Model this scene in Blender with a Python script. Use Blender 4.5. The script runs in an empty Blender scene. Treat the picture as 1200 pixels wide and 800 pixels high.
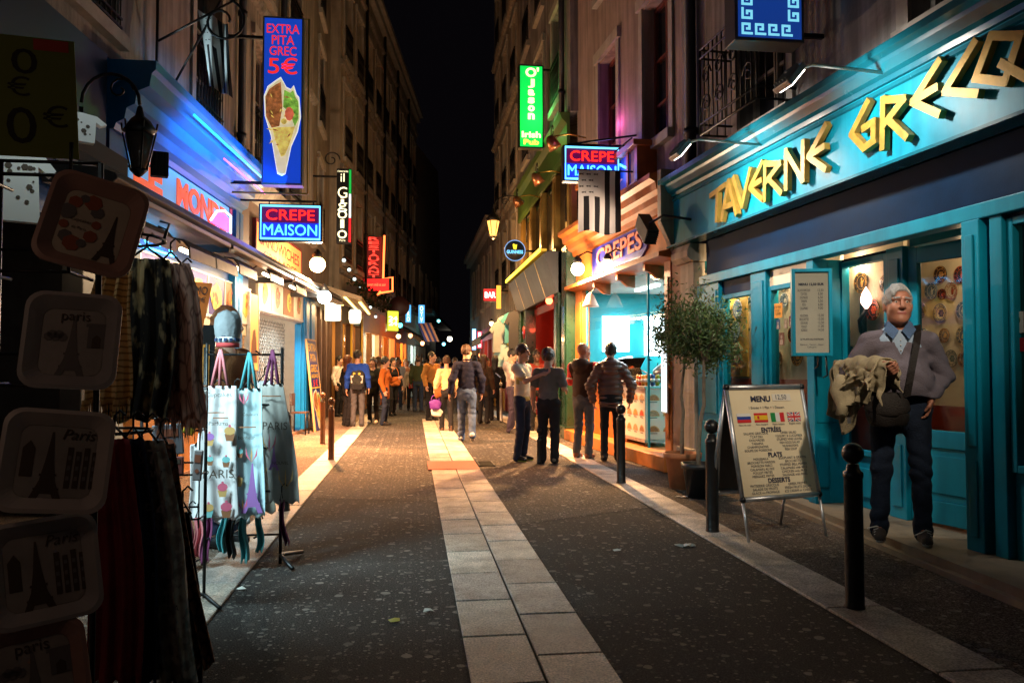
import bpy, math, random
import numpy as np
from mathutils import Vector, Matrix
S = bpy.context.scene
C = S.collection
R = math.radians
# ---------------------------------------------------------------- camera
FPX, CX, CY, CAMH = 933.33, 600.0, 400.0, 1.35
cd = bpy.data.cameras.new('camera'); cam = bpy.data.objects.new('camera', cd); C.objects.link(cam)
cam.location = (0, 0, CAMH); cam.rotation_euler = (R(91.97), 0, R(-7.1))
cd.lens = 28; cd.sensor_width = 36; cd.clip_start = .05; cd.clip_end = 600
S.camera = cam
CAMR = cam.rotation_euler.to_matrix()
# ---------------------------------------------------------------- night sky, exposure
w = bpy.data.worlds.new('World'); S.world = w; w.use_nodes = True
bg = w.node_tree.nodes['Background']
bg.inputs[0].default_value = (.14, .11, .16, 1); bg.inputs[1].default_value = .012
S.view_settings.view_transform = 'Standard'; S.view_settings.look = 'None'
S.view_settings.exposure = 0; S.view_settings.gamma = 1
S.cycles.max_bounces = 5; S.cycles.diffuse_bounces = 3; S.cycles.glossy_bounces = 3
S.cycles.transmission_bounces = 5; S.cycles.transparent_max_bounces = 8
S.cycles.sample_clamp_indirect = 4; S.cycles.caustics_reflective = False; S.cycles.caustics_refractive = False
S.cycles.use_denoising = True

# ---------------------------------------------------------------- frames: x right, y into the wall, z up (front view)
class Frame:
    def __init__(s, ox, oy, ang):
        s.o = Vector((ox, oy, 0)); s.a = ang
        s.M = Matrix.Translation(s.o) @ Matrix.Rotation(ang, 4, 'Z'); s.I = s.M.inverted()
FR = Frame(4.278, 0, math.atan2(-1, .0755))        # tavern and creperie, right side
FL = Frame(-3.6, 0, math.atan2(1, .07))            # kebab shops, left side
FP = Frame(3.0, 0, R(-90))                         # pub row, right side
FG = Frame(-2.4, 0, R(90))                         # second house, left side
FC = Frame(-2.4, 21, math.atan2(1, .124))          # bending row, left side
FE = Frame(.1, 41, math.atan2(19, 1.9))            # house beyond the bend
FW = Frame(0, 0, 0)
def ray(px, py):
    return CAMR @ Vector(((px - CX) / FPX, (CY - py) / FPX, -1))
def hit(px, py, F, y=0):
    """picture point -> (x, z) on the plane y of a frame"""
    o = F.I @ Vector((0, 0, CAMH)); d = F.I.to_3x3() @ ray(px, py)
    t = (y - o.y) / d.y; p = o + d * t
    return p.x, p.z
def gnd(px, py, z=0):
    d = ray(px, py); t = (z - CAMH) / d.z
    return d.x * t, d.y * t
def dep(px, py, Y):
    d = ray(px, py); t = Y / d.y
    return d.x * t, CAMH + d.z * t
def xr(D): return -D * math.hypot(1, .0755)
def xl(D): return D * math.hypot(1, .07)

# ---------------------------------------------------------------- materials
MC = {}
def mat(name, col, rough=.6, metal=0, var=0, vs=6, bump=0, bs=60, spec=.5, emit=0, streak=0, alpha=1, coat=0):
    if name in MC: return MC[name]
    m = bpy.data.materials.new(name); m.use_nodes = True; MC[name] = m
    nt = m.node_tree; N = nt.nodes; L = nt.links; b = N['Principled BSDF']
    b.inputs['Base Color'].default_value = (*col, 1); b.inputs['Roughness'].default_value = rough
    b.inputs['Metallic'].default_value = metal; b.inputs['Specular IOR Level'].default_value = spec
    b.inputs['Coat Weight'].default_value = coat; b.inputs['Alpha'].default_value = alpha
    if emit:
        b.inputs['Emission Color'].default_value = (*col, 1); b.inputs['Emission Strength'].default_value = emit
    if var or bump or streak:
        tc = N.new('ShaderNodeTexCoord'); co = tc.outputs['Object']
    if var:
        n = N.new('ShaderNodeTexNoise'); n.inputs['Scale'].default_value = vs; n.inputs['Detail'].default_value = 6
        n.inputs['Roughness'].default_value = .65; L.new(co, n.inputs['Vector'])
        r = N.new('ShaderNodeValToRGB'); r.color_ramp.elements[0].position = .3; r.color_ramp.elements[1].position = .72
        r.color_ramp.elements[0].color = (*[c * (1 - var) for c in col], 1)
        r.color_ramp.elements[1].color = (*[min(1, c * (1 + var)) for c in col], 1)
        L.new(n.outputs[0], r.inputs[0]); out = r.outputs[0]
        if streak:
            mp = N.new('ShaderNodeMapping'); mp.inputs['Scale'].default_value = (5, 5, .35); L.new(co, mp.inputs['Vector'])
            n2 = N.new('ShaderNodeTexNoise'); n2.inputs['Scale'].default_value = 1.6; n2.inputs['Detail'].default_value = 5
            L.new(mp.outputs[0], n2.inputs['Vector'])
            r2 = N.new('ShaderNodeValToRGB'); r2.color_ramp.elements[0].position = .38; r2.color_ramp.elements[1].position = .62
            r2.color_ramp.elements[0].color = (1 - streak,) * 3 + (1,); r2.color_ramp.elements[1].color = (1, 1, 1, 1)
            L.new(n2.outputs[0], r2.inputs[0])
            mx = N.new('ShaderNodeMix'); mx.data_type = 'RGBA'; mx.blend_type = 'MULTIPLY'; mx.inputs[0].default_value = 1
            L.new(out, mx.inputs[6]); L.new(r2.outputs[0], mx.inputs[7]); out = mx.outputs[2]
        L.new(out, b.inputs['Base Color'])
        if emit: L.new(out, b.inputs['Emission Color'])
        rr = N.new('ShaderNodeMapRange'); rr.inputs[3].default_value = max(.05, rough - .12); rr.inputs[4].default_value = min(1, rough + .12)
        L.new(n.outputs[0], rr.inputs[0]); L.new(rr.outputs[0], b.inputs['Roughness'])
    if bump:
        n3 = N.new('ShaderNodeTexNoise'); n3.inputs['Scale'].default_value = bs; n3.inputs['Detail'].default_value = 4
        L.new(co, n3.inputs['Vector'])
        bp = N.new('ShaderNodeBump'); bp.inputs['Strength'].default_value = bump; bp.inputs['Distance'].default_value = .02
        L.new(n3.outputs[0], bp.inputs['Height']); L.new(bp.outputs[0], b.inputs['Normal'])
    return m
def glow(name, col, e):
    return mat(name, col, .5, emit=e)
def glass(name='glass', tint=(.9, .95, .95), refl=.12):
    if name in MC: return MC[name]
    m = bpy.data.materials.new(name); m.use_nodes = True; MC[name] = m
    N = m.node_tree.nodes; L = m.node_tree.links; N.remove(N['Principled BSDF'])
    t = N.new('ShaderNodeBsdfTransparent'); t.inputs[0].default_value = (*tint, 1)
    g = N.new('ShaderNodeBsdfGlossy'); g.inputs['Roughness'].default_value = .03; g.inputs[0].default_value = (1, 1, 1, 1)
    f = N.new('ShaderNodeFresnel'); f.inputs[0].default_value = 1.5
    x = N.new('ShaderNodeMixShader'); L.new(f.outputs[0], x.inputs[0]); L.new(t.outputs[0], x.inputs[1]); L.new(g.outputs[0], x.inputs[2])
    L.new(x.outputs[0], N['Material Output'].inputs[0])
    return m

# ---------------------------------------------------------------- objects
def thing(name, label, cat, F=FW, loc=(0, 0, 0), rz=0, group=None, tilt=None):
    o = bpy.data.objects.new(name, None); C.objects.link(o); o.empty_display_size = .1
    o.matrix_world = F.M @ Matrix.Translation(loc) @ Matrix.Rotation(rz, 4, 'Z') @ (tilt if tilt else Matrix())
    o['label'] = label; o['category'] = cat
    if group: o['group'] = group
    return o
def tag(o, label=None, cat=None, group=None, kind=None):
    for k, v in (('label', label), ('category', cat), ('group', group), ('kind', kind)):
        if v: o[k] = v
    return o
def copy_tree(o, parent=None):
    c = o.copy(); C.objects.link(c)
    if parent: c.parent = parent
    for ch in list(o.children): copy_tree(ch, c)
    return c
def inst(mesh, name, parent=None, loc=(0, 0, 0), rot=(0, 0, 0), scale=(1, 1, 1)):
    o = bpy.data.objects.new(name, mesh); C.objects.link(o); o.parent = parent
    o.location = loc; o.rotation_euler = rot; o.scale = scale
    return o
class MB:
    """collects shapes; build() links them as one mesh object"""
    def __init__(s): s.v = []; s.f = []; s.m = []; s.s = []
    def add(s, v, f, mi=0, smooth=False):
        b = len(s.v); s.v += [tuple(p) for p in v]
        for q in f: s.f.append(tuple(i + b for i in q)); s.m.append(mi); s.s.append(smooth)
        return s
    def box(s, x0, x1, y0, y1, z0, z1, mi=0):
        v = [(x, y, z) for x in (x0, x1) for y in (y0, y1) for z in (z0, z1)]
        return s.add(v, [(0, 1, 3, 2), (4, 6, 7, 5), (0, 4, 5, 1), (2, 3, 7, 6), (0, 2, 6, 4), (1, 5, 7, 3)], mi)
    def cb(s, c, d, mi=0, M=None):
        """box by centre and size, optionally turned"""
        v = [Vector(((i - .5) * d[0], (j - .5) * d[1], (k - .5) * d[2])) for i in (0, 1) for j in (0, 1) for k in (0, 1)]
        v = [(M @ p if M else p) + Vector(c) for p in v]
        return s.add(v, [(0, 1, 3, 2), (4, 6, 7, 5), (0, 4, 5, 1), (2, 3, 7, 6), (0, 2, 6, 4), (1, 5, 7, 3)], mi)
    def tube(s, pts, r, n=8, mi=0, closed=False, caps=True):
        P = [Vector(p) for p in pts]; k = len(P)
        rs = r if isinstance(r, (list, tuple)) else [r] * k
        v = []; prev = None
        for i in range(k):
            a = P[i - 1] if (i or closed) else P[i]; b = P[(i + 1) % k] if (i < k - 1 or closed) else P[i]
            t = (b - a).normalized()
            if prev is None: u = t.orthogonal().normalized()
            else:
                u = prev - t * prev.dot(t)
                u = u.normalized() if u.length > 1e-5 else t.orthogonal().normalized()
            prev = u; q = t.cross(u)
            v += [P[i] + (u * math.cos(2 * math.pi * j / n) + q * math.sin(2 * math.pi * j / n)) * rs[i] for j in range(n)]
        f = []
        for i in range(k if closed else k - 1):
            for j in range(n):
                a = i * n + j; b = i * n + (j + 1) % n; i2 = (i + 1) % k
                f.append((a, b, i2 * n + (j + 1) % n, i2 * n + j))
        if caps and not closed: f += [tuple(range(n))[::-1], tuple(range((k - 1) * n, k * n))]
        return s.add(v, f, mi, True)
    def lathe(s, prof, n=16, mi=0, c=(0, 0, 0), M=None):
        v = []
        for r, z in prof:
            for j in range(n):
                p = Vector((r * math.cos(2 * math.pi * j / n), r * math.sin(2 * math.pi * j / n), z))
                v.append((M @ p if M else p) + Vector(c))
        f = []
        for i in range(len(prof) - 1):
            for j in range(n): f.append((i * n + j, i * n + (j + 1) % n, (i + 1) * n + (j + 1) % n, (i + 1) * n + j))
        f += [tuple(range(n))[::-1], tuple(range((len(prof) - 1) * n, len(prof) * n))]
        return s.add(v, f, mi, True)
    def ball(s, c, r, n=10, mi=0):
        rr = r if isinstance(r, (tuple, list)) else (r, r, r)
        pr = [(math.sin(math.pi * i / n), -math.cos(math.pi * i / n)) for i in range(1, n)]
        return s.lathe([(.02, -1)] + pr + [(.02, 1)], n * 2 if n < 8 else n + 4, mi, c, Matrix.Diagonal(rr))
    def prism(s, poly, y0, y1, mi=0):
        """polygon in the x-z plane, from y0 (front) to y1"""
        n = len(poly); v = [(x, y0, z) for x, z in poly] + [(x, y1, z) for x, z in poly]
        return s.add(v, [tuple(range(n)), tuple(range(2 * n - 1, n - 1, -1))] + [(i + n, (i + 1) % n + n, (i + 1) % n, i) for i in range(n)], mi)
    def ext(s, prof, x0, x1, mi=0):
        """y-z profile pulled along x"""
        n = len(prof); v = [(x0, y, z) for y, z in prof] + [(x1, y, z) for y, z in prof]
        return s.add(v, [tuple(range(n)), tuple(range(2 * n - 1, n - 1, -1))] + [(i + n, (i + 1) % n + n, (i + 1) % n, i) for i in range(n)], mi)
    def quad(s, a, b, c, d, mi=0): return s.add([a, b, c, d], [(0, 1, 2, 3)], mi)
    def disc(s, c, r, n=14, mi=0, sx=1, sz=1):
        return s.add([(c[0] + sx * r * math.cos(2 * math.pi * i / n), c[1], c[2] + sz * r * math.sin(2 * math.pi * i / n)) for i in range(n)], [tuple(range(n))], mi)
    def mesh(s, mats):
        me = bpy.data.meshes.new('m'); me.from_pydata(s.v, [], s.f)
        for m in (mats if isinstance(mats, (list, tuple)) else [mats]): me.materials.append(m)
        me.polygons.foreach_set('material_index', s.m); me.polygons.foreach_set('use_smooth', s.s); me.update()
        return me
    def build(s, name, mats, parent=None, bev=0, **k):
        o = inst(s.mesh(mats), name, parent, **k); o.data.name = name
        if bev:
            b = o.modifiers.new('b', 'BEVEL'); b.width = bev; b.segments = 2; b.limit_method = 'ANGLE'
        return o
def structure(o): o['kind'] = 'structure'; return o
# ---------------------------------------------------------------- lettering
TC = {}
def text(s, mt, name='lettering', parent=None, size=.1, loc=(0, 0, 0), w=None, h=None, off=0, ext=0, align='CENTER', rot=None, shear=0, sp=1, line=1, fit=None):
    """text in the x-z plane facing -y; w / h stretch it to that size; loc is the centre (or start for LEFT)"""
    k = (s, size, off, ext, align, shear, sp, line)
    if k not in TC:
        cu = bpy.data.curves.new('t', 'FONT'); cu.body = s; cu.size = size; cu.offset = off; cu.extrude = ext
        cu.align_x = align; cu.align_y = 'CENTER'; cu.shear = shear; cu.space_character = sp; cu.space_line = line; cu.resolution_u = 3
        o = bpy.data.objects.new('t', cu); C.objects.link(o)
        dg = bpy.context.evaluated_depsgraph_get(); dg.update()
        me = bpy.data.meshes.new_from_object(o.evaluated_get(dg)); bpy.data.objects.remove(o)
        n = len(me.vertices); a = np.zeros(n * 3); me.vertices.foreach_get('co', a); a = a.reshape(-1, 3)
        TC[k] = (me, a)
    me, a = TC[k]; me = me.copy(); a = a.copy()
    if len(a):
        lo = a.min(0); hi = a.max(0); cx = (lo + hi) / 2
        if align == 'CENTER': a[:, :2] -= cx[:2]
        else: a[:, 0] -= lo[0]; a[:, 1] -= cx[1]
        W = hi[0] - lo[0]; H = hi[1] - lo[1]
        sx = w / W if w else 1; sz = h / H if h else (sx if w else 1)
        if h and not w: sx = sz
        b = np.stack([a[:, 0] * sx, -a[:, 2], a[:, 1] * sz], 1)
        me.vertices.foreach_set('co', b.ravel()); me.update()
    me.materials.clear(); me.materials.append(mt)
    o = inst(me, name, parent, loc, rot or (0, 0, 0)); me.name = name
    return o
def light(kind, loc, power, col, parent=None, r=.05, **k):
    l = bpy.data.lights.new('light', kind); l.energy = power; l.color = col
    if kind == 'AREA':
        l.spread = R(k.get('spread', 180)); l.shape = 'RECTANGLE'; l.size = k.get('sx', .5); l.size_y = k.get('sy', .5)
    else: l.shadow_soft_size = r
    if kind == 'SPOT': l.spot_size = R(k.get('cone', 90)); l.spot_blend = k.get('blend', .6)
    o = bpy.data.objects.new('lamp_light', l); C.objects.link(o); o.parent = parent; o.location = loc
    if 'aim' in k:
        o.rotation_euler = (Vector(k['aim']) - Vector(loc)).to_track_quat('-Z', 'Y').to_euler()
    return o
# ================================================================ materials of the street
def asphalt(name, base, gum=.16, patch=None):
    m = mat(name, base, .88, var=.45, vs=1.2, bump=.9, bs=110, spec=.22)
    nt = m.node_tree; N = nt.nodes; L = nt.links; b = N['Principled BSDF']
    src = b.inputs['Base Color'].links[0].from_socket
    tc = N.new('ShaderNodeTexCoord'); mp = N.new('ShaderNodeMapping'); L.new(tc.outputs['Object'], mp.inputs[0])
    n = N.new('ShaderNodeTexNoise'); n.inputs['Scale'].default_value = 120; n.inputs['Detail'].default_value = 3; L.new(mp.outputs[0], n.inputs[0])
    r = N.new('ShaderNodeValToRGB'); r.color_ramp.elements[0].position = .42; r.color_ramp.elements[1].position = .75
    r.color_ramp.elements[0].color = (.38, .38, .4, 1); r.color_ramp.elements[1].color = (3.2, 3.1, 3.0, 1)
    L.new(n.outputs[0], r.inputs[0])
    mx = N.new('ShaderNodeMix'); mx.data_type = 'RGBA'; mx.blend_type = 'MULTIPLY'; mx.inputs[0].default_value = 1
    L.new(src, mx.inputs[6]); L.new(r.outputs[0], mx.inputs[7])
    # trodden chewing gum: small pale round spots of several sizes
    out = mx.outputs[2]
    for sc, thr, seed, val in ((7.5, .34, 0, gum * 1.5), (15, .34, 5, gum * 1.5), (27, .34, 9, gum * 1.7)):
        mp2 = N.new('ShaderNodeMapping'); mp2.inputs['Location'].default_value = (seed, seed * 2, 0); L.new(tc.outputs['Object'], mp2.inputs[0])
        nz = N.new('ShaderNodeTexNoise'); nz.inputs['Scale'].default_value = 12; L.new(mp2.outputs[0], nz.inputs[0])
        ad = N.new('ShaderNodeMix'); ad.data_type = 'RGBA'; ad.inputs[0].default_value = .03; L.new(mp2.outputs[0], ad.inputs[6]); L.new(nz.outputs[1], ad.inputs[7])
        v = N.new('ShaderNodeTexVoronoi'); v.voronoi_dimensions = '2D'; v.inputs['Scale'].default_value = sc; L.new(ad.outputs[2], v.inputs[0])
        sp = N.new('ShaderNodeSeparateColor'); L.new(v.outputs['Color'], sp.inputs[0])
        rad = N.new('ShaderNodeMath'); rad.operation = 'MULTIPLY'; rad.inputs[1].default_value = thr; L.new(sp.outputs[0], rad.inputs[0])
        rd2 = N.new('ShaderNodeMath'); rd2.operation = 'SUBTRACT'; rd2.inputs[1].default_value = thr * .35; L.new(rad.outputs[0], rd2.inputs[0])
        lt = N.new('ShaderNodeMath'); lt.operation = 'LESS_THAN'; L.new(v.outputs['Distance'], lt.inputs[0]); L.new(rd2.outputs[0], lt.inputs[1])
        am = N.new('ShaderNodeMath'); am.operation = 'MULTIPLY'; L.new(lt.outputs[0], am.inputs[0]); L.new(sp.outputs[1], am.inputs[1])
        mg = N.new('ShaderNodeMix'); mg.data_type = 'RGBA'; L.new(am.outputs[0], mg.inputs[0]); L.new(out, mg.inputs[6])
        mg.inputs[7].default_value = (val, val * .93, val * .82, 1); out = mg.outputs[2]
    if patch:   # repaired areas: long bands of older, greyer tar across the lane
        w_ = N.new('ShaderNodeTexNoise'); w_.inputs['Scale'].default_value = .35; w_.inputs['Detail'].default_value = 0; L.new(mp.outputs[0], w_.inputs[0])
        rw = N.new('ShaderNodeValToRGB'); rw.color_ramp.interpolation = 'CONSTANT'; rw.color_ramp.elements[1].position = .5
        rw.color_ramp.elements[0].color = (patch,) * 3 + (1,); rw.color_ramp.elements[1].color = (1, 1, 1, 1); L.new(w_.outputs[0], rw.inputs[0])
        mp_ = N.new('ShaderNodeMix'); mp_.data_type = 'RGBA'; mp_.blend_type = 'MULTIPLY'; mp_.inputs[0].default_value = 1
        L.new(out, mp_.inputs[6]); L.new(rw.outputs[0], mp_.inputs[7]); out = mp_.outputs[2]
    L.new(out, b.inputs['Base Color'])
    return m
GRANITE = [mat('granite_%d' % i, c, .6, var=.3, vs=5, bump=.25, bs=140) for i, c in enumerate([(.56, .49, .43), (.5, .44, .40), (.62, .54, .47), (.52, .46, .43)])]
for gm in GRANITE:   # speckle
    N = gm.node_tree.nodes; L = gm.node_tree.links; b = N['Principled BSDF']; src = b.inputs['Base Color'].links[0].from_socket
    tc = N.new('ShaderNodeTexCoord'); n = N.new('ShaderNodeTexNoise'); n.inputs['Scale'].default_value = 90; n.inputs['Detail'].default_value = 3; L.new(tc.outputs['Object'], n.inputs[0])
    r = N.new('ShaderNodeValToRGB'); r.color_ramp.elements[0].position = .35; r.color_ramp.elements[1].position = .65
    r.color_ramp.elements[0].color = (.5, .48, .46, 1); r.color_ramp.elements[1].color = (1.35, 1.3, 1.25, 1); L.new(n.outputs[0], r.inputs[0])
    mx = N.new('ShaderNodeMix'); mx.data_type = 'RGBA'; mx.blend_type = 'MULTIPLY'; mx.inputs[0].default_value = 1
    L.new(src, mx.inputs[6]); L.new(r.outputs[0], mx.inputs[7])
    oi = N.new('ShaderNodeObjectInfo'); mr = N.new('ShaderNodeMapRange'); mr.inputs[3].default_value = .62; mr.inputs[4].default_value = 1.12; L.new(oi.outputs['Random'], mr.inputs[0])
    ad = N.new('ShaderNodeVectorMath'); ad.operation = 'ADD'; L.new(tc.outputs['Object'], ad.inputs[0]); L.new(oi.outputs['Location'], ad.inputs[1])
    ns = N.new('ShaderNodeTexNoise'); ns.inputs['Scale'].default_value = 2.3; ns.inputs['Detail'].default_value = 7; ns.inputs['Roughness'].default_value = .7; L.new(ad.outputs[0], ns.inputs[0])
    rs = N.new('ShaderNodeMapRange'); rs.inputs[1].default_value = .35; rs.inputs[2].default_value = .62; rs.inputs[3].default_value = .55; rs.inputs[4].default_value = 1.1; L.new(ns.outputs[0], rs.inputs[0])
    mu = N.new('ShaderNodeMath'); mu.operation = 'MULTIPLY'; L.new(mr.outputs[0], mu.inputs[0]); L.new(rs.outputs[0], mu.inputs[1])
    vm = N.new('ShaderNodeVectorMath'); vm.operation = 'SCALE'; L.new(mx.outputs[2], vm.inputs[0]); L.new(mu.outputs[0], vm.inputs['Scale']); L.new(vm.outputs[0], b.inputs['Base Color'])
IRON = mat('black_iron', (.012, .012, .013), .42, .3, var=.3, vs=12, bump=.15, bs=40)
STEEL = mat('brushed_steel', (.5, .5, .52), .35, 1, var=.2, vs=20)
ALU = mat('aluminium', (.55, .56, .58), .4, .9, var=.15, vs=18)
PLASTER = mat('warm_plaster', (.34, .29, .25), .85, var=.28, vs=1.3, bump=.35, bs=25, streak=.45)
PLASTER2 = mat('grey_plaster', (.30, .28, .27), .85, var=.3, vs=1.1, bump=.35, bs=22, streak=.5)
STONE = mat('cream_stone', (.42, .36, .28), .8, var=.25, vs=1.7, bump=.3, bs=25, streak=.35)
STONE2 = mat('dull_stone', (.28, .25, .22), .85, var=.3, vs=1.5, bump=.3, bs=25, streak=.45)
SILL = mat('stone_sill', (.36, .33, .29), .8, var=.25, vs=4, bump=.2)
DARKGLASS = mat('night_pane', (.015, .016, .02), .08, spec=.6)
WOODFRAME = mat('grey_window_wood', (.22, .2, .18), .6, var=.25, vs=9)
REDWOOD = mat('oxblood_window_wood', (.13, .03, .02), .5, var=.3, vs=9)
ZINC = mat('zinc_roof', (.16, .17, .19), .55, .4, var=.2, vs=2)

# ================================================================ ground
def sheet(name, x0, x1, y0, y1, z, m):
    return structure(MB().quad((x0, y0, z), (x1, y0, z), (x1, y1, z), (x0, y1, z)).build(name, m))
sheet('ground', -150, 150, -60, 240, -.012, mat('dark_earth', (.03, .03, .03), .9))
sheet('road', -7, 12, -6, 75, 0, asphalt('road_asphalt', (.045, .043, .042), .22, .7))
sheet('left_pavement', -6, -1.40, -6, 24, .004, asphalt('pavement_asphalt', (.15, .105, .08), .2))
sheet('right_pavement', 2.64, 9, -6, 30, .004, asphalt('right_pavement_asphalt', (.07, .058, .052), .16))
def patch(P, m): structure(MB().add([(x, y, .0032) for x, y in P], [tuple(range(len(P)))]).build('road_patch', m))
OLDTAR = asphalt('old_tar', (.065, .058, .052), .24)
patch([(.905, 6.9), (2.296, 7.6), (2.296, 11.2), (.905, 10.6)], OLDTAR); patch([(-1.066, 8.6), (.246, 8.2), (.246, 13.5), (-1.066, 14)], OLDTAR); patch([(.905, 3.2), (1.7, 3.3), (1.65, 4.4), (.905, 4.3)], asphalt('new_tar', (.022, .022, .024), .15))
def slab_strip(name, x0, x1, y0, y1, ln, seed, dark=0):
    rnd = random.Random(seed)
    bed = structure(sheet(name, x0, x1, y0, y1, .0045, mat('joint_grit', (.035, .032, .03), .9, var=.3, vs=30)))
    shapes = []
    for i in range(8):
        a, h, g = ln / 2 - .006, .012 + rnd.uniform(0, .003), (x1 - x0) / 2 - .004
        m = MB(); t = [rnd.uniform(-.0015, .0015) for _ in range(4)]; e = .006
        v = [(-g, -a, 0), (g, -a, 0), (g, a, 0), (-g, a, 0), (-g, -a, h - .004), (g, -a, h - .004), (g, a, h - .004), (-g, a, h - .004),
             (-g + e, -a + e, h + t[0]), (g - e, -a + e, h + t[1]), (g - e, a - e, h + t[2]), (-g + e, a - e, h + t[3])]
        m.add(v, [(0, 1, 5, 4), (1, 2, 6, 5), (2, 3, 7, 6), (3, 0, 4, 7), (4, 5, 9, 8), (5, 6, 10, 9), (6, 7, 11, 10), (7, 4, 8, 11), (8, 9, 10, 11)])
        shapes.append(m.mesh(GRANITE[i % 4]))
    y = y0 + ln / 2; k = seed
    while y < y1:
        inst(rnd.choice(shapes), 'slab', bed, ((x0 + x1) / 2, y, .0046)); y += ln
    return bed
slab_strip('paving_band', .25, .575, .3, 21.6, .62, 1); slab_strip('paving_band', .58, .90, 0, 21.6, .62, 2)
slab_strip('left_kerb', -1.40, -1.07, -.5, 24, .95, 3); slab_strip('right_kerb', 2.30, 2.64, -.5, 30, .95, 4)
t = thing('cover_plate', 'salmon red cover plate set into the pale paving band', 'cover plate', FW, (.55, 11.1, 0))
MB().cb((0, 0, .02), (.68, .95, .012)).build('plate', mat('salmon_paint', (.36, .05, .025), .6, var=.3, vs=7, bump=.2), t, bev=.004)
t = thing('drain_grate', 'small black drain grate beside the salmon cover plate', 'grate', FW, (1.03, 11.3, 0))
g = MB()
for i in range(7): g.cb((0, -.24 + i * .08, .012), (.2, .03, .012))
g.cb((-.105, 0, .012), (.02, .54, .014)); g.cb((.105, 0, .012), (.02, .54, .014)); g.build('grating', IRON, t)
# litter trodden on the road
rl = random.Random(5); paperm = mat('litter_paper', (.7, .68, .62), .8, var=.2)
LIT = [('crumpled white tissue lying on the asphalt nearest the menu board', 803, 640), ('white twisted napkin lying beside the black plant pot', 801, 583),
       ('torn yellow wrapper on the road, lowest piece of litter by the band', 474, 728), ('pale blue scrap of paper on the road by the band', 513, 717),
       ('white paper scrap on the road near the dark apron rack', 293, 691), ('small white receipt on the asphalt near the band', 616, 627), ('white receipt lying in the middle of the lane', 731, 646)]
for i, (lb, px, py) in enumerate(LIT):
    x, y = gnd(px, py); m = MB()
    for j in range(3 if i < 2 else 1):
        k = 5; a0 = rl.uniform(0, 6); rr = .035 if i > 1 else .05
        v = [(rr * rl.uniform(.6, 1.2) * math.cos(a0 + 6.28 * q / k) + (j - 1) * .05, rr * rl.uniform(.4, 1) * math.sin(a0 + 6.28 * q / k), rl.uniform(.002, .02)) for q in range(k)]
        m.add(v + [(sum(p[0] for p in v) / k, sum(p[1] for p in v) / k, .022)], [(q, (q + 1) % k, k) for q in range(k)])
    o = m.build('paper_scrap', paperm if i != 2 else mat('yellow_wrapper', (.7, .5, .06), .5, var=.2), loc=(x, y, .002)); tag(o, lb, 'litter')

# ================================================================ buildings
OFF = {}
def bthing(name, label, cat, F, xm, group=None):
    t = thing(name, label, cat, F, (xm, 0, 0), group=group); OFF[t.name] = xm; return t
def bb(mb, name, mats, root, bev=0):
    """mesh given in frame coordinates -> part of a building"""
    return mb.build(name, mats, root, bev, loc=(-OFF[root.name], 0, 0))
def facade(root, x0, x1, z0, z1, ops, m, depth=5, rev=.2, side=True):
    ops = [o for o in ops if o[0] - o[2] / 2 > x0 and o[0] + o[2] / 2 < x1]
    xs = sorted({x0, x1} | {v for x, z, w, h in ops for v in (round(x - w / 2, 4), round(x + w / 2, 4))})
    zs = sorted({z0, z1} | {v for x, z, w, h in ops for v in (round(z, 4), round(z + h, 4))})
    b = MB()
    def inside(x, z): return any(abs(x - o[0]) < o[2] / 2 and o[1] < z < o[1] + o[3] for o in ops)
    for i in range(len(xs) - 1):
        j = 0
        while j < len(zs) - 1:
            if inside((xs[i] + xs[i + 1]) / 2, (zs[j] + zs[j + 1]) / 2): j += 1; continue
            k = j
            b.quad((xs[i], 0, zs[k]), (xs[i + 1], 0, zs[k]), (xs[i + 1], 0, zs[k + 1]), (xs[i], 0, zs[k + 1])); j = k + 1
    for x, z, w, h in ops:
        a, c = x - w / 2, x + w / 2
        b.quad((a, 0, z), (a, 0, z + h), (a, rev, z + h), (a, rev, z)); b.quad((c, 0, z), (c, rev, z), (c, rev, z + h), (c, 0, z + h))
        b.quad((a, 0, z + h), (c, 0, z + h), (c, rev, z + h), (a, rev, z + h)); b.quad((a, 0, z), (a, rev, z), (c, rev, z), (c, 0, z))
        b.quad((a, rev + .12, z), (c, rev + .12, z), (c, rev + .12, z + h), (a, rev + .12, z + h))
    b.quad((x0, 0, z0), (x0, 0, z1), (x0, depth, z1), (x0, depth, z0)); b.quad((x1, 0, z0), (x1, depth, z0), (x1, depth, z1), (x1, 0, z1))
    b.quad((x0, depth, z0), (x0, depth, z1), (x1, depth, z1), (x1, depth, z0)); b.quad((x0, 0, z0), (x0, depth, z0), (x1, depth, z0), (x1, 0, z0))
    bb(b, 'wall', m, root)
    r = MB(); r.box(x0 - .02, x1 + .02, -.35, depth, z1, z1 + .18); r.box(x0 - .02, x1 + .02, -.2, 0, z1 - .25, z1); r.ext([(-.1, z1 + .18), (depth, z1 + .18), (depth * .6, z1 + 2.2), (.8, z1 + 2.0)], x0, x1, 1)
    bb(r, 'roof', [SILL, ZINC], root)
    return ops
WIN = {}
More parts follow.
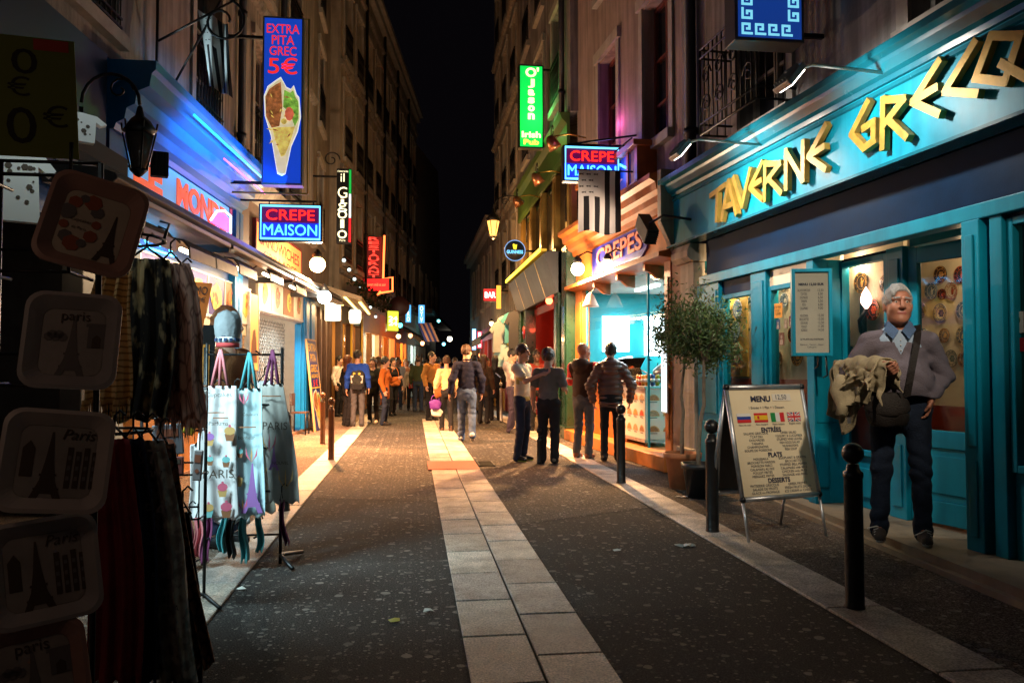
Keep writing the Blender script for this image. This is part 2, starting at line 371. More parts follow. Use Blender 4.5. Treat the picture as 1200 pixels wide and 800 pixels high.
def window(root, x, z, w, h, m=None, rev=.2, rail=True, shut=None):
    m = m or WOODFRAME; k = (round(w, 2), round(h, 2), m.name)
    if k not in WIN:
        f = MB(); t = .06
        f.box(-w / 2, -w / 2 + t, -.04, .04, 0, h); f.box(w / 2 - t, w / 2, -.04, .04, 0, h); f.box(-w / 2 + t, w / 2 - t, -.04, .04, 0, t); f.box(-w / 2 + t, w / 2 - t, -.04, .04, h - t, h)
        f.box(-.035, .035, -.045, .035, t, h - t)
        for q in (.3, .62): f.box(-w / 2 + t, -.036, -.025, .025, h * q - .018, h * q + .018); f.box(.036, w / 2 - t, -.025, .025, h * q - .018, h * q + .018)
        p = MB().quad((-w / 2 + t, .0, t), (w / 2 - t, .0, t), (w / 2 - t, .0, h - t), (-w / 2 + t, .0, h - t))
        s = MB(); s.box(-w / 2 - .12, w / 2 + .12, -.1, .0, -.14, -.002); s.box(-w / 2 - .14, -w / 2 - .003, -.035, .0, 0, h + .02); s.box(w / 2 + .003, w / 2 + .14, -.035, .0, 0, h + .02)
        s.box(-w / 2 - .18, w / 2 + .18, -.07, .0, h + .023, h + .2)
        r = MB(); n = max(5, int(w / .11))
        for i in range(n + 1):
            X = -w / 2 + .02 + (w - .04) * i / n; r.tube([(X, -.06, .05), (X, -.06, .95)], .009, 5)
        for zz in (.05, .14, .85, .95): r.box(-w / 2, w / 2, -.075, -.045, zz - .012, zz + .012)
        for i in range(n): # scrolls between the bars
            X = -w / 2 + .02 + (w - .04) * (i + .5) / n
            r.tube([(X + .035 * math.cos(a), -.06, .5 + .1 * math.sin(a)) for a in [j * .785 for j in range(8)]], .006, 4, closed=True)
        WIN[k] = (f.mesh(m), p.mesh(DARKGLASS), s.mesh(SILL), r.mesh(IRON))
    f, p, s, r = WIN[k]; X = x - OFF[root.name]
    wf = inst(f, 'window', root, (X, rev, z)); inst(p, 'pane', wf, (0, .012, 0)); inst(s, 'surround', wf, (0, -rev - .001, 0))
    if rail: inst(r, 'balcony_rail', root, (X, 0, z))
def rows(x0, x1, pitch, floors, w=1.05, h=2.0):
    n = int((x1 - x0) / pitch); s = (x1 - x0) / n
    return [(x0 + s * (i + .5), z, w, h) for z in floors for i in range(n)]
def string_course(root, x0, x1, zs, m):
    b = MB()
    for z in zs: b.ext([(0, z), (-.08, z + .02), (-.12, z + .1), (-.05, z + .16), (0, z + .16)], x0, x1)
    bb(b, 'string_course', m, root)
def pipe(root, x, z0, z1, m=IRON, r=.06, y=-.09):
    b = MB(); b.tube([(x, y, z0), (x, y, z1)], r, 10)
    z = z0 + .4
    while z < z1: b.tube([(x, y, z), (x, y, z + .07)], r * 1.25, 10); z += 1.9
    bb(b, 'drainpipe', m, root)

# ---- right side, near: the tavern house (shop front comes below)
tav = bthing('tavern_house', 'plastered town house above the teal tavern front with gold lettering', 'building', FR, -6)
ops = [(-8.0, 3.98, 1.0, 2.0)] + [(-8.0, z, 1, 2.0) for z in (7, 10, 13)] + [(x, z, 1, 2.0) for x in (-5.2, -2.6, 0) for z in (4.0, 7, 10, 13)]
facade(tav, xr(10.05), 1.2, 3.84, 15.5, ops, PLASTER2)
for o in ops: window(tav, *o, rail=o[1] > 5)
pipe(tav, -9.62, 3.9, 15.4, mat('dark_pipe', (.02, .025, .035), .5, .4), .075)
# projecting wrought balcony next to the blue box sign
b = MB(); bx0, bx1, by = -8.62, -7.35, -.42
for i in range(13): X = bx0 + (bx1 - bx0) * i / 12; b.tube([(X, by, 3.98), (X, by, 4.95)], .009, 5)
for X in (bx0, bx1):
    for q in range(4): b.tube([(X, by + .1 * q, 3.98), (X, by + .1 * q, 4.95)], .009, 5)
for zz in (3.98, 4.1, 4.85, 4.95): b.tube([(bx0, 0, zz), (bx0, by, zz), (bx1, by, zz), (bx1, 0, zz)], .014, 5)
for i in range(4):
    X = bx0 + (bx1 - bx0) * (i + .5) / 4
    for sgn in (1, -1):
        b.tube([(X + sgn * (.02 + .1 * (1 - q / 12)) * math.cos(q * .75), by - .002, 4.45 + sgn * .16 + (.12 * (1 - q / 14)) * math.sin(q * .75)) for q in range(13)], .011, 5)
bb(b, 'balcony_rail', IRON, tav)
# ---- creperie house
crp = bthing('creperie_house', 'pinkish plastered house above the orange wooden crepe shop', 'building', FR, -12.6)
ops = [(-10.97, 4.62, 1.0, 2.1), (-13.15, 4.62, .95, 2.1)] + [(x, z, 1, 2.1) for x in (-10.97, -13.15) for z in (7.9, 11, 13.6)]
PINK = mat('pinkish_plaster', (.36, .28, .25), .85, var=.25, vs=1.2, bump=.35, bs=22, streak=.4)
facade(crp, xr(15.0), xr(10.06), 3.98, 15.9, ops, PINK)
for o in ops: window(crp, *o, m=REDWOOD, rail=False)
# ---- pub house and the row beyond it
pub = bthing('pub_house', 'tall grey house whose two lower storeys are the dark green pub front', 'building', FP, -19)
ops = rows(-22, -15.2, 2.2, (6.9, 9.9, 12.6))
facade(pub, -22.2, -14.95, 6.32, 15.5, ops, PLASTER2)
for o in ops: window(pub, *o)
pipe(pub, -15.4, 6.4, 15.4)
row = bthing('corner_house', 'pale stone house standing between the pub and the low dark row', 'building', FP, -26)
ops = rows(-29.2, -22.4, 2.2, (3.9, 6.9, 9.9, 12.8))
facade(row, -29.4, -22.25, 3.0, 15.8, ops, STONE)
for o in ops: window(row, *o)
string_course(row, -29.4, -22.25, (6.4, 9.4, 12.4), STONE)
low = bthing('low_house', 'lower dark house at the far end of the pub row', 'building', FP, -35)
ops = rows(-41, -29.7, 2.6, (3.9,))
facade(low, -42, -29.45, 3.0, 6.9, ops, PLASTER2)
for o in ops: window(low, *o, rail=False)
# ---- left side
lm = bthing('kebab_house', 'dim brown town house above the two blue kebab shop fronts', 'building', FL, 9)
ops = [(x, z, 1.05, 2.1) for x in (2.5, 5.2, 7.9, 11.25, 14.1, 16.6) for z in (4.75, 7.9, 11, 14)]
facade(lm, 0, xl(18.6), 4.45, 17.0, ops, PLASTER)
for o in ops: window(lm, *o)
string_course(lm, 0, xl(18.6), (7.4, 10.5, 13.5), STONE2)
pipe(lm, 12.6, 4.5, 17, mat('dark_pipe', (.02, .025, .035), .5, .4), .06); pipe(lm, 15.3, 4.5, 17, mat('dark_pipe', (.02, .025, .035), .5, .4), .06)
# iron wall-tie anchors shaped like Z
for X, Z in ((12.95, 4.75), (13.25, 4.72), (14.9, 4.95), (15.1, 4.9)):
    b = MB().tube([(X - .08, -.03, Z + .14), (X + .08, -.03, Z + .14), (X - .06, -.03, Z - .14), (X + .08, -.03, Z - .14)], .02, 5)
    bb(b, 'wall_anchor', IRON, lm)
mid = bthing('brown_house', 'narrow house behind the black vertical trattoria sign', 'building', FG, 20)
ops = rows(19.0, 22.9, 1.95, (4.6, 7.6, 10.5, 13.4))
facade(mid, 18.75, 23.2, 3.5, 16.5, ops, STONE2)
for o in ops: window(mid, *o)
bend = bthing('bending_house', 'long warm stone house with balconies where the street bends', 'building', FC, 12)
ops = rows(2.4, 20.4, 1.8, (4.5, 7.6, 10.6), 1.0, 2.15)
facade(bend, 2.3, 20.6, 3.4, 14.4, ops, STONE)
for o in ops: window(bend, *o)
string_course(bend, 2.3, 20.6, (4.1, 7.15, 10.2, 13.4), STONE2)
for X in (6, 9.8, 13.3, 16.9): pipe(bend, X, 3.5, 14.3, r=.05)
end = bthing('end_house', 'bare beige gable wall standing beyond the bend of the street', 'building', FE, 8)
END = mat('beige_render', (.40, .33, .24), .9, var=.18, vs=.5, bump=.2, bs=14, streak=.3)
b = MB(); b.prism([(0, 4.4), (19, 4.4), (19, 12.4), (16.5, 15.6), (0, 13.0)], 0, 5); bb(b, 'wall', END, end)
b = MB(); b.box(-.1, 19.1, -.9, 0, 4.2, 4.42); b.box(0, 19, .3, 5, 0, 4.2); bb(b, 'canopy', [mat('dark_slate', (.05, .05, .055), .7)], end)
for X in (3, 7, 11, 15): OFF[end.name] = 8; window(end, X, 4.55, 1.3, 2.2, rail=True, rev=-.05)
# ================================================================ tavern front (parts of the tavern house)
TEAL = mat('teal_paint', (.002, .22, .33), .45, var=.18, vs=2.2, bump=.08, bs=9, spec=.2, streak=.2)
TEALD = mat('teal_gloss_cornice', (.004, .11, .16), .24, var=.15, vs=3, bump=.04, bs=7)
NAVY = mat('navy_panel', (.002, .016, .045), .5, var=.25, vs=3, bump=.05, spec=.06)
GOLD = mat('gilded_letter', (.34, .20, .03), .5, .3, var=.3, vs=9, bump=.12, bs=30)
CREAM = mat('cream_wall', (.62, .54, .40), .8, var=.15, vs=3, bump=.15)
MUSTARD = mat('mustard_board', (.45, .27, .05), .7, var=.25, vs=5)
REDWAIN = mat('red_wainscot', (.32, .04, .02), .5, var=.3, vs=5)
GLASS = glass()
OAK = mat('step_stone', (.2, .16, .11), .7, var=.3, vs=4, bump=.2)
X = lambda px, y=0: hit(px, 500, FR, y)[0]
x0, x1 = -10.15, .8
b = MB(); b.box(x0, x1, -.12, .0, 2.97, 3.6); bb(b, 'fascia', TEAL, tav)
b = MB(); b.ext([(0, 3.602), (-.15, 3.602), (-.16, 3.64), (-.2, 3.66), (-.24, 3.72), (-.25, 3.75), (-.31, 3.77), (-.31, 3.83), (0, 3.838)], x0 - .03, x1)
b.ext([(-.122, 3.54), (-.14, 3.55), (-.14, 3.58), (-.122, 3.59)], x0, x1); bb(b, 'cornice', TEALD, tav)
b = MB(); b.ext([(0, 2.93), (-.2, 2.93), (-.2, 2.955), (-.15, 2.968), (0, 2.968)], x0 - .02, x1); bb(b, 'fascia_moulding', TEALD, tav)
b = MB(); b.box(-9.45, x1, .03, .08, 2.49, 2.928); bb(b, 'blind_panel', NAVY, tav)
b = MB(); b.box(-9.5, x1, -.05, .1, 2.38, 2.488); bb(b, 'transom_rail', TEAL, tav, .008)
GL = dict(
    T=[[(0, .86), (1, .98)], [(.5, .88), (.42, 0)]], A=[[(0, 0), (.5, .96)], [(.5, .96), (1, 0)], [(.22, .3), (.78, .3)]], V=[[(0, 1), (.5, .04)], [(.5, .04), (1, 1)]],
    E=[[(1, 1), (.08, .45)], [(.08, .45), (.95, 0)], [(.1, .46), (.9, .52)]], R=[[(.05, 0), (.12, 1)], [(.12, .96), (.95, .78)], [(.95, .78), (.16, .46)], [(.34, .5), (1, .02)]],
    N=[[(.05, 0), (.08, 1)], [(.08, .97), (.92, .03)], [(.92, .03), (.97, 1)]], G=[[(.72, 1), (.06, .46)], [(.06, .46), (.55, .03)], [(.55, .03), (.97, .1)], [(.93, .1), (.95, .52)], [(.95, .5), (.56, .46)]],
    C=[[(.95, 1), (.05, .34)], [(.05, .34), (.97, .03)]], Q=[[(.05, .36), (.4, .97)], [(.4, .97), (.97, .72)], [(.97, .72), (.66, .06)], [(.66, .06), (.05, .36)], [(.6, .4), (1.05, 0)]], U=[[(.05, 1), (.1, .1)], [(.1, .08), (.9, .03)], [(.9, .03), (.95, 1)]])
LET = [('T', 831, 848, 220, 258), ('A', 844, 861, 210, 254), ('V', 858, 878, 203, 243), ('E', 876, 892, 194, 236), ('R', 893, 914, 186, 231), ('N', 918, 941, 171, 217), ('E', 944, 966, 152, 202),
       ('G', 994, 1024, 122, 176), ('R', 1030, 1060, 109, 168), ('E', 1065, 1099, 80, 140), ('C', 1103, 1143, 58, 120), ('Q', 1138, 1196, 36, 104)]
def letter(ch, xa, xb, za, zb, root, depth=.05, yf=-.19, th=.06):
    b = MB()
    for i, st in enumerate(GL[ch]):
        p, q = [Vector((xa + (xb - xa) * u, 0, za + (zb - za) * v)) for u, v in st]
        d = (q - p).normalized(); n = Vector((-d.z, 0, d.x)) * th / 2; p -= d * .02; q += d * .02
        b.prism([(v.x, v.z) for v in (p - n, q - n, q + n, p + n)], yf - .0015 * i, yf + depth + .001 * i)
    return bb(b, 'letter', GOLD, root)
for ch, a, c, yt, yb in LET:
    xa = hit(a, (yt + yb) / 2, FR, -.2)[0]; xb = hit(c, (yt + yb) / 2, FR, -.2)[0]; m_ = (a + c) / 2
    letter(ch, xa, xb, hit(m_, yb, FR, -.2)[1], hit(m_, yt, FR, -.2)[1], tav)
letter('U', -4.25, -3.8, 3.08, 3.5, tav); letter('E', -3.65, -3.2, 3.08, 3.5, tav)
# stone pilaster beside the creperie and its bracket
b = MB(); b.box(-10.05, -9.64, -.06, .1, 0, 2.7); b.box(-10.08, -9.6, -.12, .1, 0, .35); b.ext([(.1, 2.7), (-.1, 2.7), (-.16, 2.76), (-.16, 2.84), (-.12, 2.926), (.1, 2.926)], -10.12, -9.6); bb(b, 'stone_pilaster', STONE, tav, .01)
# timber frame of the front
def post(a, c, z0=.1, z1=2.378, y0=-.03, y1=.12, name='pilaster'):
    b = MB(); b.box(a, c, y0, y1, z0, z1); w_ = c - a
    if w_ > .14:
        for zz0, zz1 in ((z0 + .1, .72), (.82, z1 - .1)):
            b.box(a + .045, c - .045, y0 - .014, y0 - .001, zz0, zz1)
    bb(b, name, TEAL, tav, .006)
def win(a, c, z0=.78, z1=2.16, y=.05, transom=None):
    f = MB(); f.box(a, a + .05, y - .05, y + .03, z0 - .05, z1 + .05); f.box(c - .05, c, y - .05, y + .03, z0 - .05, z1 + .05)
    f.box(a + .05, c - .05, y - .05, y + .03, z0 - .05, z0); f.box(a + .05, c - .05, y - .05, y + .03, z1, z1 + .05); o = bb(f, 'window', TEAL, tav, .005)
    p = MB().quad((a + .05, y, z0), (c - .05, y, z0), (c - .05, y, z1), (a + .05, y, z1)); q = bb(p, 'pane', GLASS, tav); q.parent = o; q.location = (0, 0, 0)
    k = MB(); k.box(a, c, y - .02, y + .03, .1, z0 - .052); k.box(a + .1, c - .1, y - .04, y - .022, .2, z0 - .16); bb(k, 'stall_riser', TEAL, tav, .006)
    t_ = MB(); t_.box(a, c, y - .03, y + .02, z1 + .052, 2.377); bb(t_, 'transom_panel', transom or NAVY, tav)
wx = [X(p) for p in (829, 846, 884, 902, 950, 957)]
post(-9.6, wx[1]); win(wx[1], wx[2]); post(wx[2], wx[3]); win(wx[3], wx[4], transom=mat('cream_header', (.55, .42, .28), .3, var=.2, vs=3)); post(wx[4], wx[5] + .02)  # warm lamp reflection in the transom glass painted as a cream panel
jx = wx[5] + .02
b = MB(); b.box(jx - .06, jx, .12, .3, .1, 2.377); b.box(jx + .001, jx + .012, .0, .1, .25, .7); b.box(jx + .001, jx + .012, -.01, .25, .85, 2.2); bb(b, 'jamb', TEAL, tav, .004)
# recessed side window and the half-glazed door
rx0, rx1 = jx - .02, X(1046, .28)
win(rx0, rx1, z0=.62, z1=2.3, y=.3)
post(rx1, X(1066, .28), y0=.24, y1=.36)
dx0, dx1 = X(1067, .28), -5.2
dr = thing('tmp', '', '', FW); bpy.data.objects.remove(dr)
dl = dx1 - dx0; dm = MB()
dm.box(0, .09, -.025, .025, .12, 2.35); dm.box(dl - .1, dl, -.025, .025, .12, 2.35); dm.box(.09, dl - .1, -.025, .025, .12, .3); dm.box(.09, dl - .1, -.025, .025, .72, .86); dm.box(.09, dl - .1, -.025, .025, 2.22, 2.35)
dm.box(.09, dl - .1, -.012, .012, .3, .72); dm.box(.16, dl - .17, -.022, -.0125, .36, .66)
door = dm.build('door', TEAL, tav, .005, loc=(dx0 - OFF[tav.name], .3, 0), rot=(0, 0, R(10)))
MB().quad((.09, 0, .86), (dl - .1, 0, .86), (dl - .1, 0, 2.22), (.09, 0, 2.22)).build('pane', GLASS, door)
h = MB(); h.box(dl - .075, dl - .03, -.032, -.025, 1.0, 1.2); h.tube([(dl - .05, -.03, 1.12), (dl - .05, -.08, 1.12), (dl - .13, -.085, 1.12)], .009, 6); h.build('handle', IRON, door)
b = MB(); b.box(dx0, dx1, .3, .42, 2.37, 2.49); bb(b, 'door_head', TEAL, tav)
# posts and window on the near side of the door
post(X(1139), X(1160), y0=-.06); post(X(1168), X(1183))
b = MB(); b.box(X(1160) + .002, X(1168) - .002, .06, .5, .1, 2.377); bb(b, 'jamb', NAVY, tav)
nx = X(1184); win(nx, nx + 1.6, z0=.72, z1=2.3); post(nx + 1.6, nx + 1.85); win(nx + 1.85, nx + 3.4, z0=.72, z1=2.3); post(nx + 3.4, x1)
# dining room behind the glass: floor, walls, ceiling, display boards, wainscot
b = MB(); b.box(-9.58, x1, .1, 4.2, .02, .098); bb(b, 'floor', mat('dark_boards', (.12, .06, .03), .5, var=.3, vs=6), tav)
b = MB(); b.box(-9.6, x1, .13, 4.2, 2.6, 2.7); bb(b, 'ceiling', CREAM, tav)
b = MB(); b.box(-10.06, -9.98, .13, 4.2, .1, 2.6); b.box(x1, x1 + .1, .13, 4.2, .1, 2.6); b.box(-9.6, x1, 4.2, 4.3, .1, 2.6); bb(b, 'back_wall', CREAM, tav)
b = MB(); b.box(-9.97, wx[4] + .02, .32, .36, 1.24, 2.55); bb(b, 'display_board', CREAM, tav); b = MB(); b.box(rx0 - .55, X(1062, .44), .44, .48, 1.0, 2.55); bb(b, 'display_board', CREAM, tav); b = MB(); b.box(rx0 - .3, -4.6, 1.3, 1.36, 1.0, 2.55); bb(b, 'display_board', CREAM, tav)
b = MB(); b.box(-9.97, wx[4] + .02, .31, .37, .1, 1.238); b.box(rx0 - .55, X(1062, .44), .43, .49, .1, .998); b.box(rx0 - .3, -4.6, 1.28, 1.38, .1, .998); bb(b, 'wainscot', REDWAIN, tav)
b = MB(); b.box(-9.96, X(877, .3), .3, .318, 1.26, 2.5); bb(b, 'mustard_panel', MUSTARD, tav)
b = MB(); b.box(nx - .1, x1 - .1, .5, .56, .1, 2.55); bb(b, 'display_board', mat('brown_boards', (.2, .11, .05), .6, var=.3, vs=5), tav)
# front step
b = MB(); zt = .1
def stepm(zb, z_, g):
    P = [(-9.7, -.04 - g), (-7.6, -.1 - g), (-4.4, -.5 - g), (1, -1.15 - g), (1, .3), (-9.7, .3)]
    n = len(P); b.add([(x, y, zb) for x, y in P] + [(x, y, z_) for x, y in P], [tuple(range(n, 2 * n)), tuple(range(n))[::-1]] + [(i, (i + 1) % n, (i + 1) % n + n, i + n) for i in range(n)])
stepm(0, .045, .05); stepm(.045, .1, 0); bb(b, 'front_step', OAK, tav)
WARM = (1, .5, .18); WHITEW = (1, .83, .6)
for lx, ly, pw in ((-9.3, .15, 14), (-8.7, .15, 14), (-7.8, .15, 18), (-7.0, .37, 8), (-6.2, .9, 14), (-3.6, .36, 2)):
    light('POINT', (lx - OFF[tav.name], ly, 2.32), pw, (1, .7, .4), tav, .02)
# decorated plates hung on the boards: every plate is a thing
PAL = [((.5, .5, .5), (.02, .07, .3)), ((.06, .03, .02), (.5, .25, .06)), ((.5, .42, .3), (.3, .06, .03)), ((.1, .16, .25), (.6, .6, .55)), ((.03, .05, .08), (.5, .4, .2)), ((.35, .3, .2), (.05, .1, .07)), ((.04, .02, .02), (.55, .1, .04))]
def plate(px, py, rp, y, st, label, n=0):
    x, z = hit(px, py, FR, y); D = -x; r = rp * D / 933 * 1.05
    a, c = PAL[st]; t = thing('plate', label, 'plate', FR, (x, y, z), group='decorated plates hung in the tavern windows')
    ma, mc = mat('plate_ground_%d' % st, a, .25, var=.2, vs=40), mat('plate_motif_%d' % st, c, .25, var=.3, vs=40)
    MX = Matrix.Rotation(R(90), 3, 'X')
    MB().lathe([(r * .3, .0), (r * .6, .004), (r, .02), (r * 1.0, .026), (r * .62, .012), (r * .55, .008), (.001, .007)], 20, 0, (0, 0, 0), MX).build('dish', ma, t)
    m = MB(); rnd = random.Random(px * 7 + py); k = rnd.choice((6, 8, 10, 12))
    def ring(r0, r1, y_, seg=20):
        v = [(q * math.cos(6.2832 * i / seg), y_, q * math.sin(6.2832 * i / seg)) for q in (r0, r1) for i in range(seg)]
        m.add(v, [(i, (i + 1) % seg, seg + (i + 1) % seg, seg + i) for i in range(seg)])
    ring(r * .9, r * .97, -.0275); ring(r * .6, r * .66, -.0165)
    for i in range(k):
        an = 6.2832 * i / k; rr = r * .78; m.disc((rr * math.cos(an), -.0245, rr * math.sin(an)), r * .075, 6)
    kind = n or rnd.randint(1, 3)
    if kind == 1:
        for i in range(6):
            an = 6.2832 * i / 6; m.disc((r * .27 * math.cos(an), -.0105, r * .27 * math.sin(an)), r * .15, 7)
        m.disc((0, -.0115, 0), r * .12, 8)
    elif kind == 2:   # a ship or island scene
        m.prism([(-r * .4, -r * .12), (r * .42, -r * .12), (r * .3, -r * .3), (-r * .3, -r * .3)], -.0115, -.0095); m.prism([(-r * .05, -r * .08), (r * .3, -r * .05), (-r * .02, r * .45)], -.0112, -.0092); m.prism([(-r * .1, -r * .08), (-r * .35, -r * .05), (-r * .08, r * .35)], -.0113, -.0091)
    else:             # a standing figure
        m.prism([(-r * .1, -r * .42), (r * .12, -r * .42), (r * .2, r * .05), (r * .07, r * .22), (-r * .1, r * .2), (-r * .16, 0)], -.0115, -.0095); m.disc((0, -.0118, r * .33), r * .12, 8); m.prism([(r * .1, r * .1), (r * .38, r * .3), (r * .4, r * .22), (r * .15, -r * .02)], -.0111, -.0093)
    m.build('motif', mc, t)
YB, YD = .295, 1.295
for a in [(865, 336, 11, YB, 5, 'cream and green plate at the top of the mustard panel', 1), (866, 362, 11, YB, 0, 'white plate with a blue island scene on the mustard panel', 2), (864, 387, 11, YB, 3, 'slate blue plate with pale motif, third down on the mustard panel', 1), (865, 414, 12, YB, 2, 'pale sand plate with red ornament at the bottom of the mustard panel', 3)]: plate(*a)
YB, YR = .315, .435
for a in [(883, 352, 9, YB, 4, 'dark plate between mustard panel and orange notice, upper one', 0), (889, 386, 9, YB, 1, 'brown plate low between mustard panel and orange notice', 0), (903, 331, 11, YB, 1, 'brown plate at the top behind the orange notice', 3), (920, 330, 12, YB, 4, 'dark ringed plate at the top of the window with photographs', 1), (921, 352, 9, YB, 3, 'blue grey plate just under the dark ringed plate', 2),
          (931, 392, 10, YB, 6, 'black and red plate half behind the framed menu case', 3), (936, 416, 13, YB, 1, 'large brown plate below the framed menu case', 1), (914, 420, 10, YB, 2, 'sand plate under the photographs', 2)]: plate(*a)
for a in [(1011, 331, 13, YR, 1, 'large dark brown plate above the flame lamp', 3), (1040, 332, 11, YR, 4, 'black plate beside the older man\'s hair, upper row', 1), (989, 339, 9, YR, 0, 'white and blue plate by the teal jamb, highest there', 1), (990, 364, 9, YR, 3, 'blue grey plate by the teal jamb, second from top', 3), (992, 389, 11, YR, 5, 'olive plate by the teal jamb below the flame lamp', 1), (1025, 363, 13, YR, 6, 'dark red and orange plate just under the flame lamp', 1), (1001, 416, 12, YR, 4, 'black plate low beside the man\'s shoulder', 2)]: plate(*a)
for a in [(1104, 322, 11, YD, 1, 'brown plate at the top of the glazed door', 1), (1128, 322, 11, YD, 6, 'dark red plate at the top corner of the glazed door', 3), (1093, 341, 11, YD, 3, 'blue plate in the second row of the door, beside the man\'s head', 3), (1117, 341, 11, YD, 2, 'pale plate in the second row of the door', 3), (1081, 364, 10, YD, 5, 'olive plate behind the man\'s neck in the door glass', 0), (1104, 367, 12, YD, 0, 'white and blue plate in the third row of the door', 1), (1131, 364, 12, YD, 3, 'slate plate at the end of the third row in the door', 1), (1131, 393, 12, YD, 4, 'black plate at the end of the fourth row of the door', 2), (1109, 393, 9, YD, 1, 'small brown plate in the fourth row of the door', 2), (1084, 394, 10, YD, 0, 'white and blue plate in the fourth row of the door, beside the man', 2), (1117, 420, 11, YD, 5, 'olive plate in the bottom row of the door', 1), (1132, 421, 10, YD, 1, 'brown plate at the end of the bottom row of the door', 3), (1106, 345, 7, YD, 6, 'tiny dark red plate between the blue and the pale door plates', 1)]: plate(*a)
# flame lamp on a black bracket inside the side window
x, z = hit(1015, 350, FR, .36); t = thing('wall_lamp', 'white flame shaped lamp on a black bracket behind the side window', 'lamp', FR, (x, .36, z))
MB().lathe([(.012, -.09), (.045, -.04), (.05, 0), (.035, .05), (.012, .09), (.002, .11)], 12).build('flame_shade', glow('flame_shade', (1, .55, .42), 7), t)
b = MB(); b.cb((-.1, .04, -.16), (.06, .03, .38)); b.tube([(-.08, 0, -.3), (-.03, -.05, -.2), (0, 0, -.1)], .02, 6); b.build('bracket', IRON, t)
light('POINT', (0, -.03, .16), 1.2, (1, .6, .4), t, .03)
# orange notice and photographs stuck in the window, on the glass
def flat(name, label, cat, px, py, w_, h_, m, F=FR, y=.04, rz=0, mt=None):
    x, z = hit(px, py, F, y); t = thing(name, label, cat, F, (x, y, z), rz)
    MB().box(-w_ / 2, w_ / 2, -.0015, .0015, -h_ / 2, h_ / 2).build('sheet', m, t); return t
BLACKINK = mat('black_ink', (.012, .012, .012), .7); 
t = flat('notice', 'orange paper notice stuck inside the middle tavern window', 'notice', 911, 364, .19, .15, mat('orange_paper', (.75, .28, .04), .8, var=.1)); text('VOTRE MENU\nA 12,50\nET 15,00 EUR', BLACKINK, 'lettering', t, .035, (0, -.003, 0), w=.15, h=.1)
PH = [mat('photo_%d' % i, c, .4, var=.7, vs=28) for i, c in enumerate([(.2, .08, .05), (.06, .09, .16), (.3, .2, .12), (.16, .03, .04)])]
for i, (px, py, w_, h_, lb) in enumerate([(903, 380, .07, .1, 'small dark photograph below the orange notice, first in its row'), (912, 380, .07, .1, 'small blue photograph below the orange notice, middle of its row'), (921, 379, .07, .1, 'small tan photograph below the orange notice, last in its row'),
                                          (904, 400, .09, .14, 'pale blue photograph in the lower row under the orange notice'), (916, 397, .1, .13, 'reddish photograph in the lower row under the orange notice'), (927, 376, .07, .1, 'dark red photograph touching the framed menu case')]):
    t = flat('photograph', lb, 'photograph', px, py, w_, h_, PH[(i, 1, 2, 1, 0, 3)[i]] if i else PH[0]); m = MB()
    m.disc((0, -.003, h_ * .15), w_ * .2, 8); m.prism([(-w_ * .35, -h_ * .45), (w_ * .35, -h_ * .45), (w_ * .22, -h_ * .05), (-w_ * .22, -h_ * .05)], -.0032, -.0022); m.build('portrait', mat('portrait_tone', (.45, .3, .22), .5, var=.3, vs=30), t)
# framed menu case on its bracket
px_, py_ = 951, 366; c = dep(px_, py_, 6.72); t = thing('menu_case', 'teal framed menu in a glass case hanging on the teal post', 'menu case', FW, (c[0], 6.72, c[1]), R(-13))
w_, h_ = .29, .72
b = MB(); b.box(-w_ / 2 - .03, -w_ / 2, -.03, .03, -h_ / 2 - .03, h_ / 2 + .03); b.box(w_ / 2, w_ / 2 + .03, -.03, .03, -h_ / 2 - .03, h_ / 2 + .03); b.box(-w_ / 2, w_ / 2, -.03, .03, h_ / 2, h_ / 2 + .03); b.box(-w_ / 2, w_ / 2, -.03, .03, -h_ / 2 - .03, -h_ / 2); b.box(-w_ / 2, w_ / 2, .01, .03, -h_ / 2, h_ / 2); b.build('case_frame', TEAL, t, .004)
MB().box(-w_ / 2, w_ / 2, .0, .008, -h_ / 2, h_ / 2).build('menu_sheet', mat('menu_paper', (.68, .6, .5), .7, var=.08, vs=3), t)
NAVYINK = mat('navy_ink', (.015, .02, .06), .7)
text('MENU 12,50 EUR', NAVYINK, 'lettering', t, .04, (0, -.002, .25), w=.22, off=.002)
text('SALADE GRECQUE\nTZATZIKI\nDOLMADES\nTARAMA\nFETA\nCALAMARS\n\nMOUSSAKA\nBROCHETTES\nSOUVLAKI\nPOULET\nAGNEAU', NAVYINK, 'lettering', t, .022, (-.065, -.002, .02), w=.11, h=.38); text('12,50\n5,00\n6,50\n5,50\n6,00\n9,00\n\n12,00\n13,00\n12,50\n11,00\n14,50', NAVYINK, 'lettering', t, .022, (.08, -.002, .02), w=.05, h=.38)
text('LE PLATS DU PATRON', NAVYINK, 'lettering', t, .03, (0, -.002, -.24), w=.2, off=.001); text('Baklava . Yaourt . Glace\nCafe grec', NAVYINK, 'lettering', t, .02, (0, -.002, -.3), w=.2)
MB().quad((-w_ / 2, -.02, -h_ / 2), (w_ / 2, -.02, -h_ / 2), (w_ / 2, -.02, h_ / 2), (-w_ / 2, -.02, h_ / 2)).build('glass_pane', GLASS, t)
b = MB(); b.tube([(.12, 0, -h_ / 2 - .03), (.13, 0, -h_ / 2 - .2), (.13, .12, -h_ / 2 - .22)], .008, 6); b.build('hook_bar', IRON, t)
b = MB(); b.tube([(.05, 0, -h_ / 2 - .03), (.05, 0, -h_ / 2 - .12), (.06, .14, -h_ / 2 - .14)], .008, 6); b.build('bracket', IRON, t)
MB().tube([(.1, .03, .2), (.1, .3, .2)], .012, 6).build('wall_stay', IRON, t)
